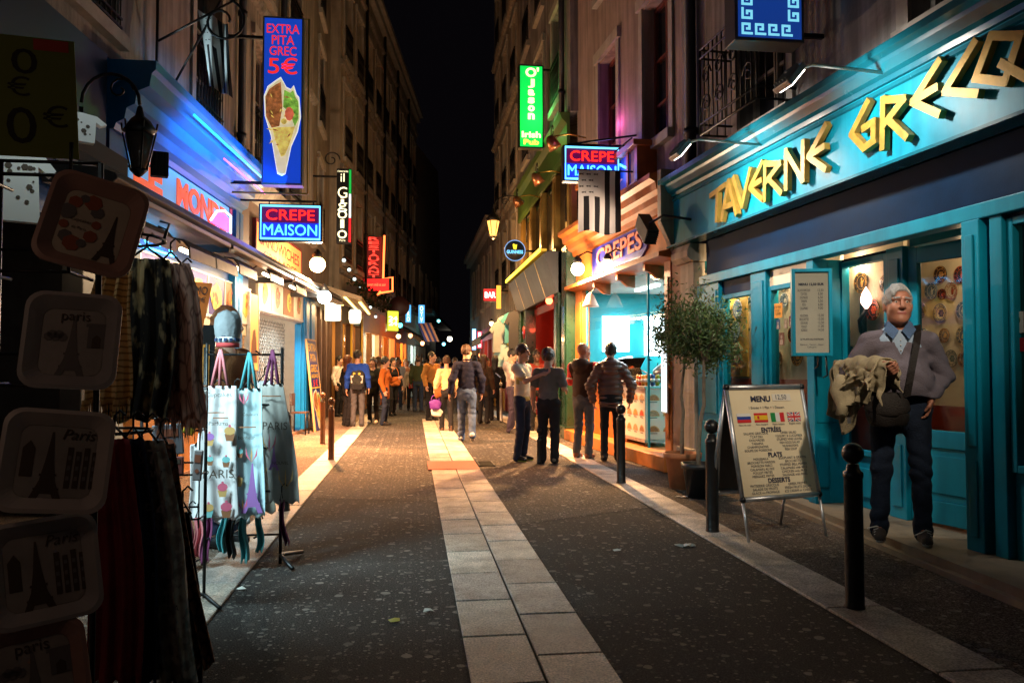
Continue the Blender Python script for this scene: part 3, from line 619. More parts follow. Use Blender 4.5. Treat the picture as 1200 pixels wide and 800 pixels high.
# things in the near window
t = flat('sticker', 'white sticker with a green owl face on the window nearest the picture edge', 'sticker', 1187, 378, .17, .14, mat('white_vinyl', (.6, .62, .58), .4)); m = MB()
for s_ in (-1, 1):
    m.lathe([(.022, 0), (.03, .001)], 12, 0, (s_ * .033, -.003, .015), Matrix.Rotation(R(90), 3, 'X')); 
m.prism([(-.01, .0), (.01, 0), (0, -.02)], -.004, -.002); m.build('owl_mark', mat('owl_green', (.02, .12, .05), .5), t)
t = flat('sticker', 'red strip sticker below the owl sticker on the near window', 'sticker', 1187, 404, .18, .09, mat('red_vinyl', (.4, .015, .02), .4))
t = flat('sticker', 'blue round sticker below the red strip sticker', 'sticker', 1186, 432, .08, .08, mat('pale_vinyl', (.25, .3, .36), .4)); MB().disc((0, -.003, .0), .03, 14).build('disc_mark', mat('blue_vinyl', (.02, .08, .3), .4), t)
x, z = hit(1191, 350, FR, .32); t = thing('lantern', 'amber glass lantern hanging in the near tavern window', 'lantern', FR, (x, .32, z)); b = MB(); b.lathe([(.03, -.12), (.07, -.1), (.08, .02), (.05, .1), (.02, .12)], 10); b.build('glass_body', glow('amber_glass', (.75, .16, .02), .22), t)
b = MB(); b.lathe([(.075, -.14), (.08, -.1), (.07, -.1)], 10); b.lathe([(.06, .1), (.02, .17), (.005, .17)], 10); b.tube([(0, 0, .16), (0, 0, .9)], .004, 4); b.build('fittings', IRON, t)
for i, (px, py) in enumerate([(1186, 262), (1191, 284), (1184, 302)]):
    x, z = hit(px, py, FR, .25); t = thing('seashell', ['spiky brown seashell hanging highest in the near window', 'brown seashell hanging in the middle of its string', 'brown seashell hanging lowest above the amber lantern'][i], 'seashell', FR, (x, .25, z)); b = MB(); b.lathe([(.005, -.08), (.03, -.04), (.055, 0), (.035, .04), (.04, .045), (.015, .07), (.002, .08)], 9)
    for q in range(6): a_ = q * 1.05; b.lathe([(.012, 0), (.002, .05)], 5, 0, (.04 * math.cos(a_), .04 * math.sin(a_), .005), Matrix.Rotation(a_, 3, 'Z') @ Matrix.Rotation(R(70), 3, 'Y'))
    b.build('shell', mat('shell_brown', (.25, .13, .07), .5, var=.4, vs=30), t)
x, z = hit(1190, 541, FR, .2); t = thing('loaf', 'round golden loaf on the sill of the near window', 'bread', FR, (x, .2, .82)); MB().ball((0, 0, 0), (.13, .1, .08), 8).build('crust', mat('crust', (.5, .22, .04), .6, var=.35, vs=14, bump=.4, bs=20), t)
b = MB(); b.box(nx + .05, nx + 1.5, .07, .45, .68, .735); bb(b, 'window_shelf', mat('brown_boards', (.2, .11, .05)), tav)
# cups on the red table behind the first window
x, z = hit(856, 448, FR, .4); t = thing('table', 'red table with cups behind the first tavern window', 'table', FR, (x, .36, 0)); b = MB(); b.box(-.35, .35, -.15, .15, 1.0, 1.03); b.build('table_top', REDWAIN, t); b = MB(); b.tube([(0, 0, .1), (0, 0, 1)], .03, 8); b.build('leg', IRON, t)
for i, dx_ in enumerate((-.08, .1)):
    t = thing('cup', ['red cup on the red table, nearer the olive tree', 'cream cup on the red table, nearer the mustard panel edge'][i], 'cup', FR, (x + dx_, .34, 1.031)); MB().lathe([(.025, 0), (.04, .05), (.042, .08), (.036, .08), (.03, .02), (.001, .015)], 12).build('bowl', [REDWAIN, CREAM][i], t)
    MB().tube([(.04 + .025 * math.cos(q), 0, .045 + .02 * math.sin(q)) for q in (-1.6, -.8, 0, .8, 1.6)], .005, 5).build('handle', [REDWAIN, CREAM][i], t)
# two floodlights on arms over the fascia, and the one further along
FLOOD = mat('grey_flood_housing', (.4, .44, .46), .4, .4, var=.15)
def flood(label, px, py, y, pw, wall=None):
    x, z = hit(px, py, FR, y); t = thing('floodlight', label, 'floodlight', FR, (x, y, z), group='floodlights over the teal fascia')
    b = MB(); M_ = Matrix.Rotation(R(-40), 3, 'X'); b.cb((0, 0, 0), (.22, .05, .2), 0, M_)
    for i in range(5): b.cb(M_ @ Vector((-.08 + .04 * i, -.035, .0)), (.012, .03, .16), 0, M_)
    b.build('housing', FLOOD, t, .01)
    MB().cb(M_ @ Vector((0, .03, 0)), (.18, .012, .16), 0, M_).build('lens', glow('flood_lens', (1, .93, .8), 9), t)
    MB().tube([(0, -.03, .04), (0, .2, .12), (0, -y + .0, .1)], .014, 6).build('arm', mat('pale_arm', (.5, .48, .44), .5, .3), t)
    light('SPOT', M_ @ Vector((0, .06, -.01)), pw, (1, .93, .82), t, .05, cone=128, blend=.7, aim=M_ @ Vector((0, 1, .22)))
flood('grey floodlight on an arm nearest the orange crepe shop', 797, 176, -1.05, 250)
flood('grey floodlight on an arm under the wrought balcony', 925, 92, -1.0, 165)
t = thing('floodlight', 'grey floodlight on a long arm lighting the tavern doorway', 'floodlight', FR, (-2.3, -1.5, 3.95)); M_ = Matrix.Rotation(R(-70), 3, 'X'); MB().cb((0, 0, 0), (.26, .06, .22), 0, M_).build('housing', FLOOD, t, .01); MB().tube([(0, 0, .05), (0, 1.4, .25)], .016, 6).build('arm', mat('pale_arm', (.5, .48, .44)), t)
light('SPOT', (0, -.02, -.12), 560, (1, .82, .62), t, .08, cone=42, blend=1, aim=(-4.4, .95, -2.7))
# blue box sign with a key pattern
SGN = mat('sign_cabinet', (.12, .12, .14), .4, .5, var=.2)
c = dep(902, 18, 6.75); t = thing('box_sign', 'blue lit box sign with a white key border above the balcony', 'sign', FW, (c[0], 6.75, c[1]))
sw, sh = .66, .85; zb = -.24
b = MB(); b.box(-sw / 2, sw / 2, 0, .24, zb, zb + sh); b.build('cabinet', SGN, t, .008)
MB().box(-sw / 2 + .03, sw / 2 - .03, -.006, -.001, zb + .03, zb + sh - .03).build('face', glow('blue_sign_face', (.006, .035, .22), 1.0), t)
KEY = glow('key_border', (.25, .8, 1), .9)
k = MB(); u = .021
def key_row(x_s, z_s, n, vert=0):
    for i in range(n):
        for (a_, c_, w2, h2) in ((0, 0, 5, 1), (0, 1, 1, 4), (1, 4, 3, 1), (3, 2, 1, 2), (2, 2, 1, 1)):
            xx, zz = x_s + (i * 6 + a_) * u, z_s + c_ * u
            if vert: xx, zz, w3, h3 = x_s + c_ * u, z_s + (i * 6 + a_) * u, h2, w2
            else: w3, h3 = w2, h2
            k.box(xx, xx + w3 * u, -.0095, -.0065, zz, zz + h3 * u)
key_row(-sw / 2 + .06, zb + .05, 4); key_row(-sw / 2 + .06, zb + .19, 4, 1); key_row(sw / 2 - .16, zb + .19, 4, 1); k.build('key_border', KEY, t)
text('Taverne\nGrecque', KEY, 'lettering', t, .1, (0, -.008, .3), w=.3, h=.22)
for q in (.1, .62): MB().box(sw / 2, sw / 2 + .32, .1, .14, zb + q, zb + q + .04).build('bracket', IRON, t)
# A-frame menu board on the pavement
A0, A1 = Vector((*gnd(876, 638), 0)), Vector((*gnd(970, 628), 0)); mid_ = (A0 + A1) / 2; wd = (A1 - A0).length; an = math.atan2(A1.y - A0.y, A1.x - A0.x)
t = thing('menu_board', 'aluminium A-frame board with a cream menu and four flags', 'menu board', FW, mid_, an)
def lean(x, y, z, s=1): return (x, y + s * z * .22 + (0 if s > 0 else .53), z)   # front leaf leans back, rear leaf leans forward
HW = wd / 2 - .015; ZB, ZT = .33, 1.2
for s in (1, -1):
    nm = 'front_frame' if s > 0 else 'rear_frame'; b = MB()
    for x in (-HW, HW): b.tube([lean(x, 0, ZB - .02, s), lean(x, 0, ZT, s)], .02, 6)
    for z in (ZB, ZT): b.tube([lean(-HW, 0, z, s), lean(HW, 0, z, s)], .023, 6)
    b.build(nm, ALU, t)
    for x in (-HW, HW): MB().tube([lean(x, 0, 0.0, s), lean(x, 0, ZB, s)], .013, 6).build('leg', ALU, t)
    pn = MB(); pn.add([lean(-HW, .0, ZB, s), lean(HW, .0, ZB, s), lean(HW, .0, ZT, s), lean(-HW, .0, ZT, s), lean(-HW, .012, ZB, s), lean(HW, .012, ZB, s), lean(HW, .012, ZT, s), lean(-HW, .012, ZT, s)], [(0, 1, 2, 3), (7, 6, 5, 4), (0, 4, 5, 1), (1, 5, 6, 2), (2, 6, 7, 3), (3, 7, 4, 0)])
    pan = pn.build('menu_panel' if s > 0 else 'rear_panel', mat('menu_cream', (.82, .70, .48), .55, var=.06, vs=2) if s > 0 else mat('rear_grey', (.1, .1, .1), .6), t)
for x in (-HW, HW): MB().ball(lean(x, -.004, ZT), .028, 6).build('corner_cap', IRON, t); MB().ball(lean(x, -.004, ZB), .026, 6).build('corner_cap', IRON, t)
tl = (-math.atan(.22), 0, 0)
def mb_text(s, x, z, w=None, h=None, off=0, m=NAVYINK, al='CENTER'):
    p = lean(x, -.004, z); return text(s, m, 'lettering', t, .03, p, w=w, h=h, off=off, rot=tl, align=al)
k = wd / .8
mb_text('MENU', -.06 * k, 1.105, w=.2 * k, h=.05, off=.0012)
pp = MB().box(.06 * k, .25 * k, -.001, .001, -.028, .028).build('price_patch', mat('white_patch', (.75, .7, .6), .6), t, loc=lean(0, -.004, 1.115), rot=tl)
text('12,50', NAVYINK, 'lettering', t, .03, lean(.15 * k, -.007, 1.115), w=.11 * k, rot=tl)
mb_text('1 Entrée + 1 Plat + 1 Dessert', -.01 * k, 1.035, w=.36 * k)
fl = MB(); FW_, FH = .135 * k, .075
cols = [mat('flag_' + n, c, .6) for n, c in (('white', (.75, .73, .7)), ('blue', (.015, .05, .3)), ('red', (.6, .02, .025)), ('yellow', (.8, .5, .02)), ('green', (.01, .25, .06)), ('navy', (.01, .02, .15)))]
for i, x in enumerate((-.255 * k, -.085 * k, .085 * k, .255 * k)):
    f = MB(); a_, c_, zz = -FW_ / 2, FW_ / 2, -FH / 2
    if i == 0:
        for j, q in enumerate((2, 1, 0)): f.box(a_, c_, -.001, .001, zz + FH * j / 3, zz + FH * (j + 1) / 3, q)
    elif i == 1:
        f.box(a_, c_, -.001, .001, zz, zz + FH * .25, 2); f.box(a_, c_, -.001, .001, zz + FH * .25, zz + FH * .75, 3); f.box(a_, c_, -.001, .001, zz + FH * .75, zz + FH, 2); f.box(a_ + .03, a_ + .05, -.002, 0, -.012, .014, 2)
    elif i == 2:
        for j, q in enumerate((4, 0, 2)): f.box(a_ + FW_ * j / 3, a_ + FW_ * (j + 1) / 3, -.001, .001, zz, -zz, q)
    else:
        f.box(a_, c_, -.0005, .001, zz, -zz, 5)
        for sg in (1, -1):
            d = Vector((FW_, 0, sg * FH)).normalized(); n_ = Vector((-d.z, 0, d.x))
            for hw, q, yy in ((.011, 0, -.001), (.005, 2, -.0014)):
                p0, p1 = Vector((a_ + .005, 0, zz * sg * .92)), Vector((c_ - .005, 0, -zz * sg * .92)); f.prism([(v.x, v.z) for v in (p0 - n_ * hw, p1 - n_ * hw, p1 + n_ * hw, p0 + n_ * hw)], yy - .0002 * sg, 0, q)
        f.box(a_, c_, -.002, 0, -.013, .013, 0); f.box(-.013, .013, -.0021, 0, zz, -zz, 0); f.box(a_, c_, -.0026, 0, -.008, .008, 2); f.box(-.008, .008, -.0027, 0, zz, -zz, 2)
    f.build('flag_print', cols, t, loc=lean(x, -.004, .955), rot=tl)
for x, s in ((-.255, 'Menu en russe'), (-.085, 'Menu espagnol'), (.085, 'Menu italiano'), (.255, 'English menu')): mb_text(s, x * k, .9, w=.12 * k)
mb_text('ENTRÉES', .0, .862, w=.2 * k, off=.001)
mb_text('SALADE GRECQUE\nTZATZIKI\nDOLMADES\nTARAMA\nCHAMPIGNONS\nSOUPE DE POISSONS', -.16 * k, .765, w=.27 * k, h=.155); mb_text('GREEK SALAD\nYOGURT & CUCUMBER\nSTUFFED VINE LEAVES\nFISH EGGS SALAD\nMUSHROOMS\nFISH SOUP', .17 * k, .765, w=.28 * k, h=.155)
mb_text('PLATS', .0, .66, w=.14 * k, off=.001)
mb_text('MOUSSAKA\nBROCHETTE MAISON\nPOIVRON FARCI\nCALAMARS AU RIZ\nPOULET FRITES\nMERGUEZ FRITES', -.15 * k, .565, w=.27 * k, h=.155); mb_text('EGGPLANT & GRATIN\nBROCHETTE\nSTUFFED BELL PEPPER\nCALAMARS with RICE\nCHICKEN with FRIES\nSAUSAGE with FRIES', .17 * k, .565, w=.28 * k, h=.155)
mb_text('DESSERTS', .0, .462, w=.22 * k, off=.001)
mb_text('PATISSERIE GRECQUE\nSALADE DE FRUITS\nGLACE ou FROMAGE', -.15 * k, .4, w=.28 * k, h=.075); mb_text('GREEK PASTRY\nFRESH FRUITS SALAD\nICE CREAM or CHEESE', .18 * k, .4, w=.28 * k, h=.075)
# ================================================================ creperie front (parts of the creperie house)
WOOD = mat('orange_wood', (.36, .10, .014), .45, var=.3, vs=5, bump=.15, bs=12)
WOODL = mat('pale_orange_wood', (.46, .15, .025), .45, var=.25, vs=5, bump=.15, bs=12)
DKWOOD = mat('dark_wood', (.06, .03, .018), .5, var=.3, vs=6, bump=.15, bs=14)
TURQ = mat('turquoise_wall', (.02, .42, .5), .5, var=.12, vs=3)
SIGNBLUE = mat('sign_violet', (.035, .035, .42), .4, var=.15, vs=3)
ca, cb_ = xr(15.0), -10.09
b = MB(); b.ext([(0, 3.5), (-.1, 3.5), (-.12, 3.58), (-.2, 3.62), (-.22, 3.7), (-.3, 3.74), (-.32, 3.84), (-.4, 3.88), (-.4, 3.95), (0, 3.978)], ca, cb_ - .16); bb(b, 'cornice', WOOD, crp)
b = MB(); b.box(ca, cb_ - .02, -.04, .1, 2.96, 3.498); bb(b, 'fascia', WOODL, crp)
b = MB(); b.ext([(-.04, 2.96), (-.3, 2.9), (-.3, 2.84), (.1, 2.8), (.1, 2.958)], ca + .1, cb_ - .1); bb(b, 'canopy_ledge', WOOD, crp)
for xx in (-13.4, -12.2, -11.0):
    b = MB(); b.ext([(.1, 2.62), (-.02, 2.64), (-.12, 2.72), (-.2, 2.74), (-.2, 2.835), (.1, 2.8)], xx - .045, xx + .045); bb(b, 'corbel', WOOD, crp, .008)
b = MB(); b.box(cb_ - .14, cb_ - .02, -.3, .1, 3.3, 3.978); b.ext([(-.06, 2.84), (-.1, 2.84), (-.3, 3.28), (-.3, 3.298), (-.06, 3.298)], cb_ - .14, cb_ - .02); bb(b, 'console', STONE, crp, .01)
for a, c in ((ca + .0, ca + .45), (-10.62, -10.4)):
    b = MB(); b.box(a, c, -.05, .1, .2, 2.838); b.box(a + .05, c - .05, -.07, -.051, .4, 1.1); b.box(a + .05, c - .05, -.07, -.051, 1.2, 2.6); bb(b, 'pilaster', WOOD, crp, .006)
b = MB(); b.box(-10.4, cb_, -.03, .1, .2, 2.838); bb(b, 'side_panel', mat('stone_jamb', (.3, .2, .14), .8, var=.2), crp)
b = MB(); b.box(ca, cb_, -.28, 3.0, .008, .2); bb(b, 'step', WOODL, crp, .01)
b = MB(); b.box(ca, cb_ - .1, 2.3, 2.4, .2, 2.8); b.box(ca, ca + .1, .1, 2.3, .2, 2.8); b.box(cb_ - .3, cb_ - .2, .1, 2.3, .2, 2.8); bb(b, 'shop_wall', TURQ, crp)
b = MB(); b.box(ca, cb_ - .1, .1, 2.4, 2.802, 2.9); bb(b, 'shop_ceiling', mat('shop_ceiling_white', (.6, .6, .58), .6), crp)
b = MB(); b.quad((-14.5, .02, 2.05), (-10.65, .02, 2.05), (-10.65, .02, 2.8), (-14.5, .02, 2.8)); bb(b, 'plastic_screen', GLASS, crp)
for xx in (-14.5, -11.4):
    b = MB(); b.box(xx, xx + .022, 0, .03, .2, 2.8); bb(b, 'mullion', TEAL, crp)
for a, c, z0_, z1_ in ((.45, .98, 1.68, 2.36), (1.3, 1.95, 1.6, 2.36)):
    b = MB(); b.box(ca + .101, ca + .15, a, c, z0_, z1_); bb(b, 'menu_screen', glow('menu_screen_white', (.8, .97, 1), 4.5), crp)
light('AREA', (-12.6 - OFF[crp.name], .85, 2.75), 150, (.8, .95, 1), crp, sx=3.2, sy=.5)
for xx in (-13.6, -11.6):
    b = MB(); b.box(xx - .5, xx + .5, .8, .9, 2.76, 2.8); bb(b, 'tube_lamp', glow('tube_white', (.9, 1, 1), 6), crp)
# crepe sign panel with rounded corner and raised letters
t = thing('shop_sign', 'violet sign panel with salmon crepe lettering set in orange wood', 'sign', FR, (-12.5, -.045, 3.24))
pa = [(-1.36, -.235), (1.1, -.235), (1.28, -.14), (1.36, .04), (1.36, .225), (-1.36, .225)]
MB().prism(pa, -.035, 0).build('panel', SIGNBLUE, t, .006)
text('CREPES', mat('salmon_letter', (.7, .24, .16), .5), 'lettering', t, .3, (.06, -.05, .02), w=2.2, h=.3, off=.006, ext=.008)
text('SUCRES  SALES', mat('salmon_letter', (.7, .24, .16)), 'lettering', t, .06, (-.1, -.042, -.195), w=1.2, h=.03)
# upper sign box of the neighbour with neon
t = thing('upper_sign', 'blue panel sign with wooden ledge and pink script above the crepe shop cornice', 'sign', FR, (-12.2, -.3, 4.02))
b = MB(); b.box(-1.7, 1.22, 0, .3, 0, .02); b.box(-1.7, 1.3, -.08, .3, .5, .58); b.box(1.1, 1.22, .0, .3, .02, .5); b.box(.78, .86, -.01, .02, .02, .5); b.build('wood_box', WOOD, t, .006)
MB().box(-1.7, .78, .03, .06, .02, .5).build('panel', glow('deep_blue_panel', (.01, .03, .35), .55), t)
MB().box(.86, 1.1, .03, .06, .02, .5).build('side_board', mat('stone_jamb', (.3, .2, .14)), t)
text('Diner', glow('pink_script', (.8, .35, .4), .5), 'lettering', t, .2, (.1, .025, .17), w=.85, h=.18, shear=.3)
MB().tube([(-.2 + .16 * i, .02, .36 + .07 * math.sin(i * 1.9)) for i in range(7)], .016, 6).build('neon_tube', glow('neon_cyan', (.05, .5, 1), 7), t)
light('POINT', (.2, -.15, .75), 9, (.3, .2, 1), t, .2); light('POINT', (-.3, .2, 1.3), 10, (1, .15, .6), t, .2)
MB().tube([(-1.4, -.05, .63), (1.15, -.05, .63)], .012, 6).build('ledge_rail', IRON, t)
# round bulbs and the black floodlight
def bulb(name, label, loc, F, col, e, pw, r=.1, arm=None, lcol=WARM, lr=.09, cat='lamp', group=None):
    t = thing(name, label, cat, F, loc, group=group)
    MB().ball((0, 0, 0), r, 8).build('bulb', glow('bulb_%s' % label, col, e), t)
    b = MB(); b.lathe([(r * .5, r * .8), (r * .7, r * 1.2), (.03, r * 1.9), (.01, r * 2)], 10)
    if arm: b.tube([(0, 0, r * 1.8), (0, arm * .5, r * 2.6), (0, arm, r * 2.2)], .015, 6)
    b.build('fitting', IRON, t)
    if pw:
        p_ = (0, -r * 1.3 if arm else 0, -r * 1.2)
        if pw > 80: light('SPOT', p_, pw, lcol, t, lr, cone=146, blend=.4, aim=(p_[0], p_[1] * 1.2, -9)); light('POINT', p_, pw * .13, (1, .72, .45), t, lr)
        else: light('POINT', p_, pw, lcol, t, lr)
    return t
x_, z_ = hit(677, 315, FR, -.35); bulb('wall_bulb', 'dazzling warm round bulb between the pub and the crepe sign', (x_, -.35, z_), FR, (1, .72, .38), 24, 2300, .12, .35)
x_, z_ = hit(712, 311, FR, -.32); bulb('wall_bulb', 'warm round bulb shining right in front of the violet crepe sign', (x_, -.32, z_), FR, (1, .8, .5), 24, 26, .1, .28)
x_, z_ = hit(758, 268, FR, -.55); t = thing('floodlight', 'black slanted floodlight in front of the violet crepe sign', 'floodlight', FR, (x_, -.55, z_))
M_ = Matrix.Rotation(R(40), 3, 'Y'); b = MB(); b.cb((0, 0, 0), (.42, .16, .2), 0, M_)
for i in range(6): b.cb(M_ @ Vector((.22, 0, -.08 + .03 * i)), (.06, .15, .008), 0, M_)
b.build('housing', mat('black_housing', (.015, .015, .016), .5, var=.2), t, .012); MB().tube([(.1, 0, .05), (.3, .1, .12), (.42, .5, .05)], .016, 6).build('bracket', IRON, t)
MB().cb(M_ @ Vector((-.212, 0, 0)), (.01, .13, .17), 0, M_).build('lens', glow('flood_lens', (1, .93, .8), 9), t); light('SPOT', M_ @ Vector((-.24, 0, 0)), 85, (1, .72, .52), t, .06, cone=60, blend=.8, aim=(-1.6, -.6, .3))
x_, z_ = hit(692, 350, FR, -.2); t = thing('bell_lamp', 'small white bell shaped lamp under the crepe shop ledge', 'lamp', FR, (x_, -.2, z_)); b = MB(); b.lathe([(.15, -.14), (.13, -.1), (.06, .06), (.02, .1), (.001, .11)], 14); b.build('bell_shade', mat('pale_shade', (.6, .45, .38), .5), t); MB().tube([(0, 0, .1), (0, .2, .3)], .01, 6).build('arm', IRON, t)
# counter, cart, food
PRINTW = mat('print_white', (.75, .72, .68), .4)
STEELC = STEEL
b = MB(); b.box(-14.3, -12.35, .02, .5, .2, 1.12); bb(b, 'counter', WOOD, crp, .01)
b = MB(); b.box(-14.32, -12.33, -.06, .55, 1.122, 1.16); bb(b, 'counter_top', STEELC, crp, .006)
cx_, cy_ = -11.68, -.02; t = thing('crepe_cart', 'steel drinks cart with printed crepe pictures on its sides', 'cart', FR, (-11.5, .0, .2))
cw, chh, cdp = 1.1, .86, .5
b = MB(); b.box(-cw, 0, 0, cdp, .1, chh); b.build('cabinet', PRINTW, t, .01)
b = MB(); b.box(-cw - .02, .02, -.02, cdp + .02, chh + .001, chh + .035); b.build('worktop', STEELC, t, .005)
b = MB(); b.box(-cw - .01, .01, -.012, cdp + .01, .06, .1); b.build('base_frame', STEELC, t)
for (wx_, wy_) in ((-cw + .08, .06), (-.08, .06), (-cw + .08, cdp - .06), (-.08, cdp - .06)): MB().lathe([(.02, -.02), (.04, -.015), (.04, .015), (.02, .02)], 12, 0, (wx_, wy_, .042), Matrix.Rotation(R(90), 3, 'X')).build('caster', IRON, t)
CREP = [mat('crepe_print_%d' % i, c, .5, var=.5, vs=50) for i, c in enumerate([(.32, .14, .05), (.6, .05, .02), (.45, .3, .18), (.65, .27, .07), (.5, .2, .08), (.6, .22, .1)])]
BASEC = mat('crepe_tan', (.6, .36, .16), .5, var=.25, vs=40)
def crepe(M_, r, k, par):
    b = MB(); n = 14
    for rr, mi, yy in ((r, 0, .003), (r * .78, 1, .0045)):
        v = [M_ @ Vector((rr * math.cos(math.pi * i / n), -yy, rr * .95 * math.sin(math.pi * i / n) + (.0 if mi == 0 else r * .06))) for i in range(n + 1)]
        b.add(v, [tuple(range(n + 1))], mi)
    b.add([M_ @ Vector(p) for p in ((-r * .6, -.003, -r * .3), (r * .6, -.003, -r * .3), (r * .6, -.003, -r * .2), (-r * .6, -.003, -r * .2))], [(0, 1, 2, 3)], 2)
    b.build('crepe_print', [BASEC, CREP[k % 6], BLACKINK], par)
ME = Matrix.Translation((0, 0, 0)) @ Matrix.Rotation(R(90), 4, 'Z')
for i in range(2):
    for j in range(3): crepe(Matrix.Translation((.001, .13 + .24 * i, .22 + .23 * j)) @ Matrix.Rotation(R(90), 4, 'Z'), .095, i + j * 2, t)
for i in range(4):
    for j in range(3): crepe(Matrix.Translation((-.14 - .27 * i, 0, .22 + .23 * j)), .1, i * 2 + j, t)
CANC = [(.7, .25, .03), (.55, .04, .03), (.05, .1, .3), (.65, .45, .05), (.6, .3, .04)]
CANL = [['orange', 'red', 'blue', 'yellow', 'amber'][i] for i in range(5)]
for i, (yy, xx, ci, ht) in enumerate([(.06, -.06, 0, .17), (.14, -.05, 2, .17), (.22, -.06, 3, .17), (.3, -.05, 4, .17), (.38, -.05, 1, .15), (.45, -.06, 1, .15), (.05, -.2, 4, .16), (.05, -.32, 1, .15), (.06, -.44, 0, .16)]):
    c = thing('drink_can', ['orange can at the street corner of the cart top', 'blue can second from the street corner of the cart', 'yellow can third along the cart edge', 'amber can fourth along the cart edge', 'red can fifth along the cart edge', 'red can at the inner end of the cart edge', 'amber can on the street edge of the cart', 'red can on the street edge of the cart', 'orange can furthest along the street edge'][i], 'drink can', FR, (-11.5 + xx, yy, .2 + chh + .036))
    MB().lathe([(.025, 0), (.032, .008), (.032, ht - .012), (.026, ht), (.001, ht - .002)], 12).build('can_body', mat('can_%s' % CANL[ci], CANC[ci], .3, .3), c)
    MB().lathe([(.0328, ht * .35), (.0328, ht * .65)], 12).build('can_band', PRINTW, c)
    MB().lathe([(.026, 0), (.026, .003), (.001, .004)], 12, 0, (0, 0, ht - .001)).build('can_lid', STEELC, c)
t = thing('glass_guard', 'curved clear food guard on the crepe counter', 'food guard', FR, (-12.2, .1, 1.163)); b = MB(); b.ext([(.0, 0), (-.06, .2), (.02, .36), (.2, .4)][::1] + [(.2, .395), (.025, .355), (-.055, .2), (.005, 0)], -.9, .4); b.build('guard_sheet', GLASS, t)
for nm, lb, xx, yy, zz, r in (('steel_bowl', 'wide steel bowl on the crepe counter nearest the pub', -13.2, .25, 1.163, .16), ('steel_bowl', 'steel bowl in the middle of the crepe counter', -12.6, .28, 1.163, .13)):
    t = thing(nm, lb, 'bowl', FR, (xx, yy, zz)); MB().lathe([(r * .4, 0), (r * .8, r * .35), (r, r * .7), (r * .95, r * .7), (r * .7, r * .3), (.001, r * .1)], 16).build('bowl_shell', STEELC, t); MB().ball((0, 0, r * .5), (r * .8, r * .8, r * .3), 6).build('filling', mat('batter', (.6, .4, .2), .6, var=.3, vs=20), t)
t = thing('crepe_griddle', 'black round crepe griddle with tilted steel lid on the counter', 'griddle', FR, (-11.95, .3, 1.14)); MB().lathe([(.2, 0), (.2, .08), (.19, .1), (.001, .1)], 20).build('plate_iron', IRON, t); MB().lathe([(.2, 0), (.16, .07), (.03, .1), (.001, .1)], 20, 0, (.08, .15, .2), Matrix.Rotation(R(35), 3, 'X')).build('lid', STEELC, t)
b = MB(); b.tube([(0, .1, .05), (-.3, -.1, .2)], .014, 6); b.build('ladle', STEELC, t)
t = thing('spring_scale', 'blue and white box hanging on a red cord in the crepe shop', 'hanging box', FR, (-11.75, .5, 2.2)); MB().box(-.11, .11, -.05, .05, -.14, .14).build('case', mat('pale_blue_case', (.3, .55, .62), .4), t, .01); MB().box(-.07, .07, -.056, -.051, -.1, .02).build('dial', mat('dial_blue', (.03, .12, .35), .4), t); MB().tube([(0, 0, .14), (0, 0, .6)], .012, 6).build('cord', mat('red_cord', (.4, .05, .03), .6), t)
x_, z_ = hit(784, 430, FR, -.12); t = thing('light_panel', 'tall white lit price panel beside the cart, behind the olive trees', 'light panel', FR, (-10.52, -.08, .75)); MB().box(-.1, .1, -.02, .0, 0, 1.1).build('frame', ALU, t, .004); MB().box(-.085, .085, -.026, -.021, .02, 1.08).build('face', glow('cold_face', (.75, .95, 1), 1.6), t)
text('CREPES\nSUCRE 2,50\nNUTELLA 3,50\nBANANE 4,00\nJAMBON 4,50\nFROMAGE 4,50', BLACKINK, 'lettering', t, .03, (0, -.028, .75), w=.13, h=.4)
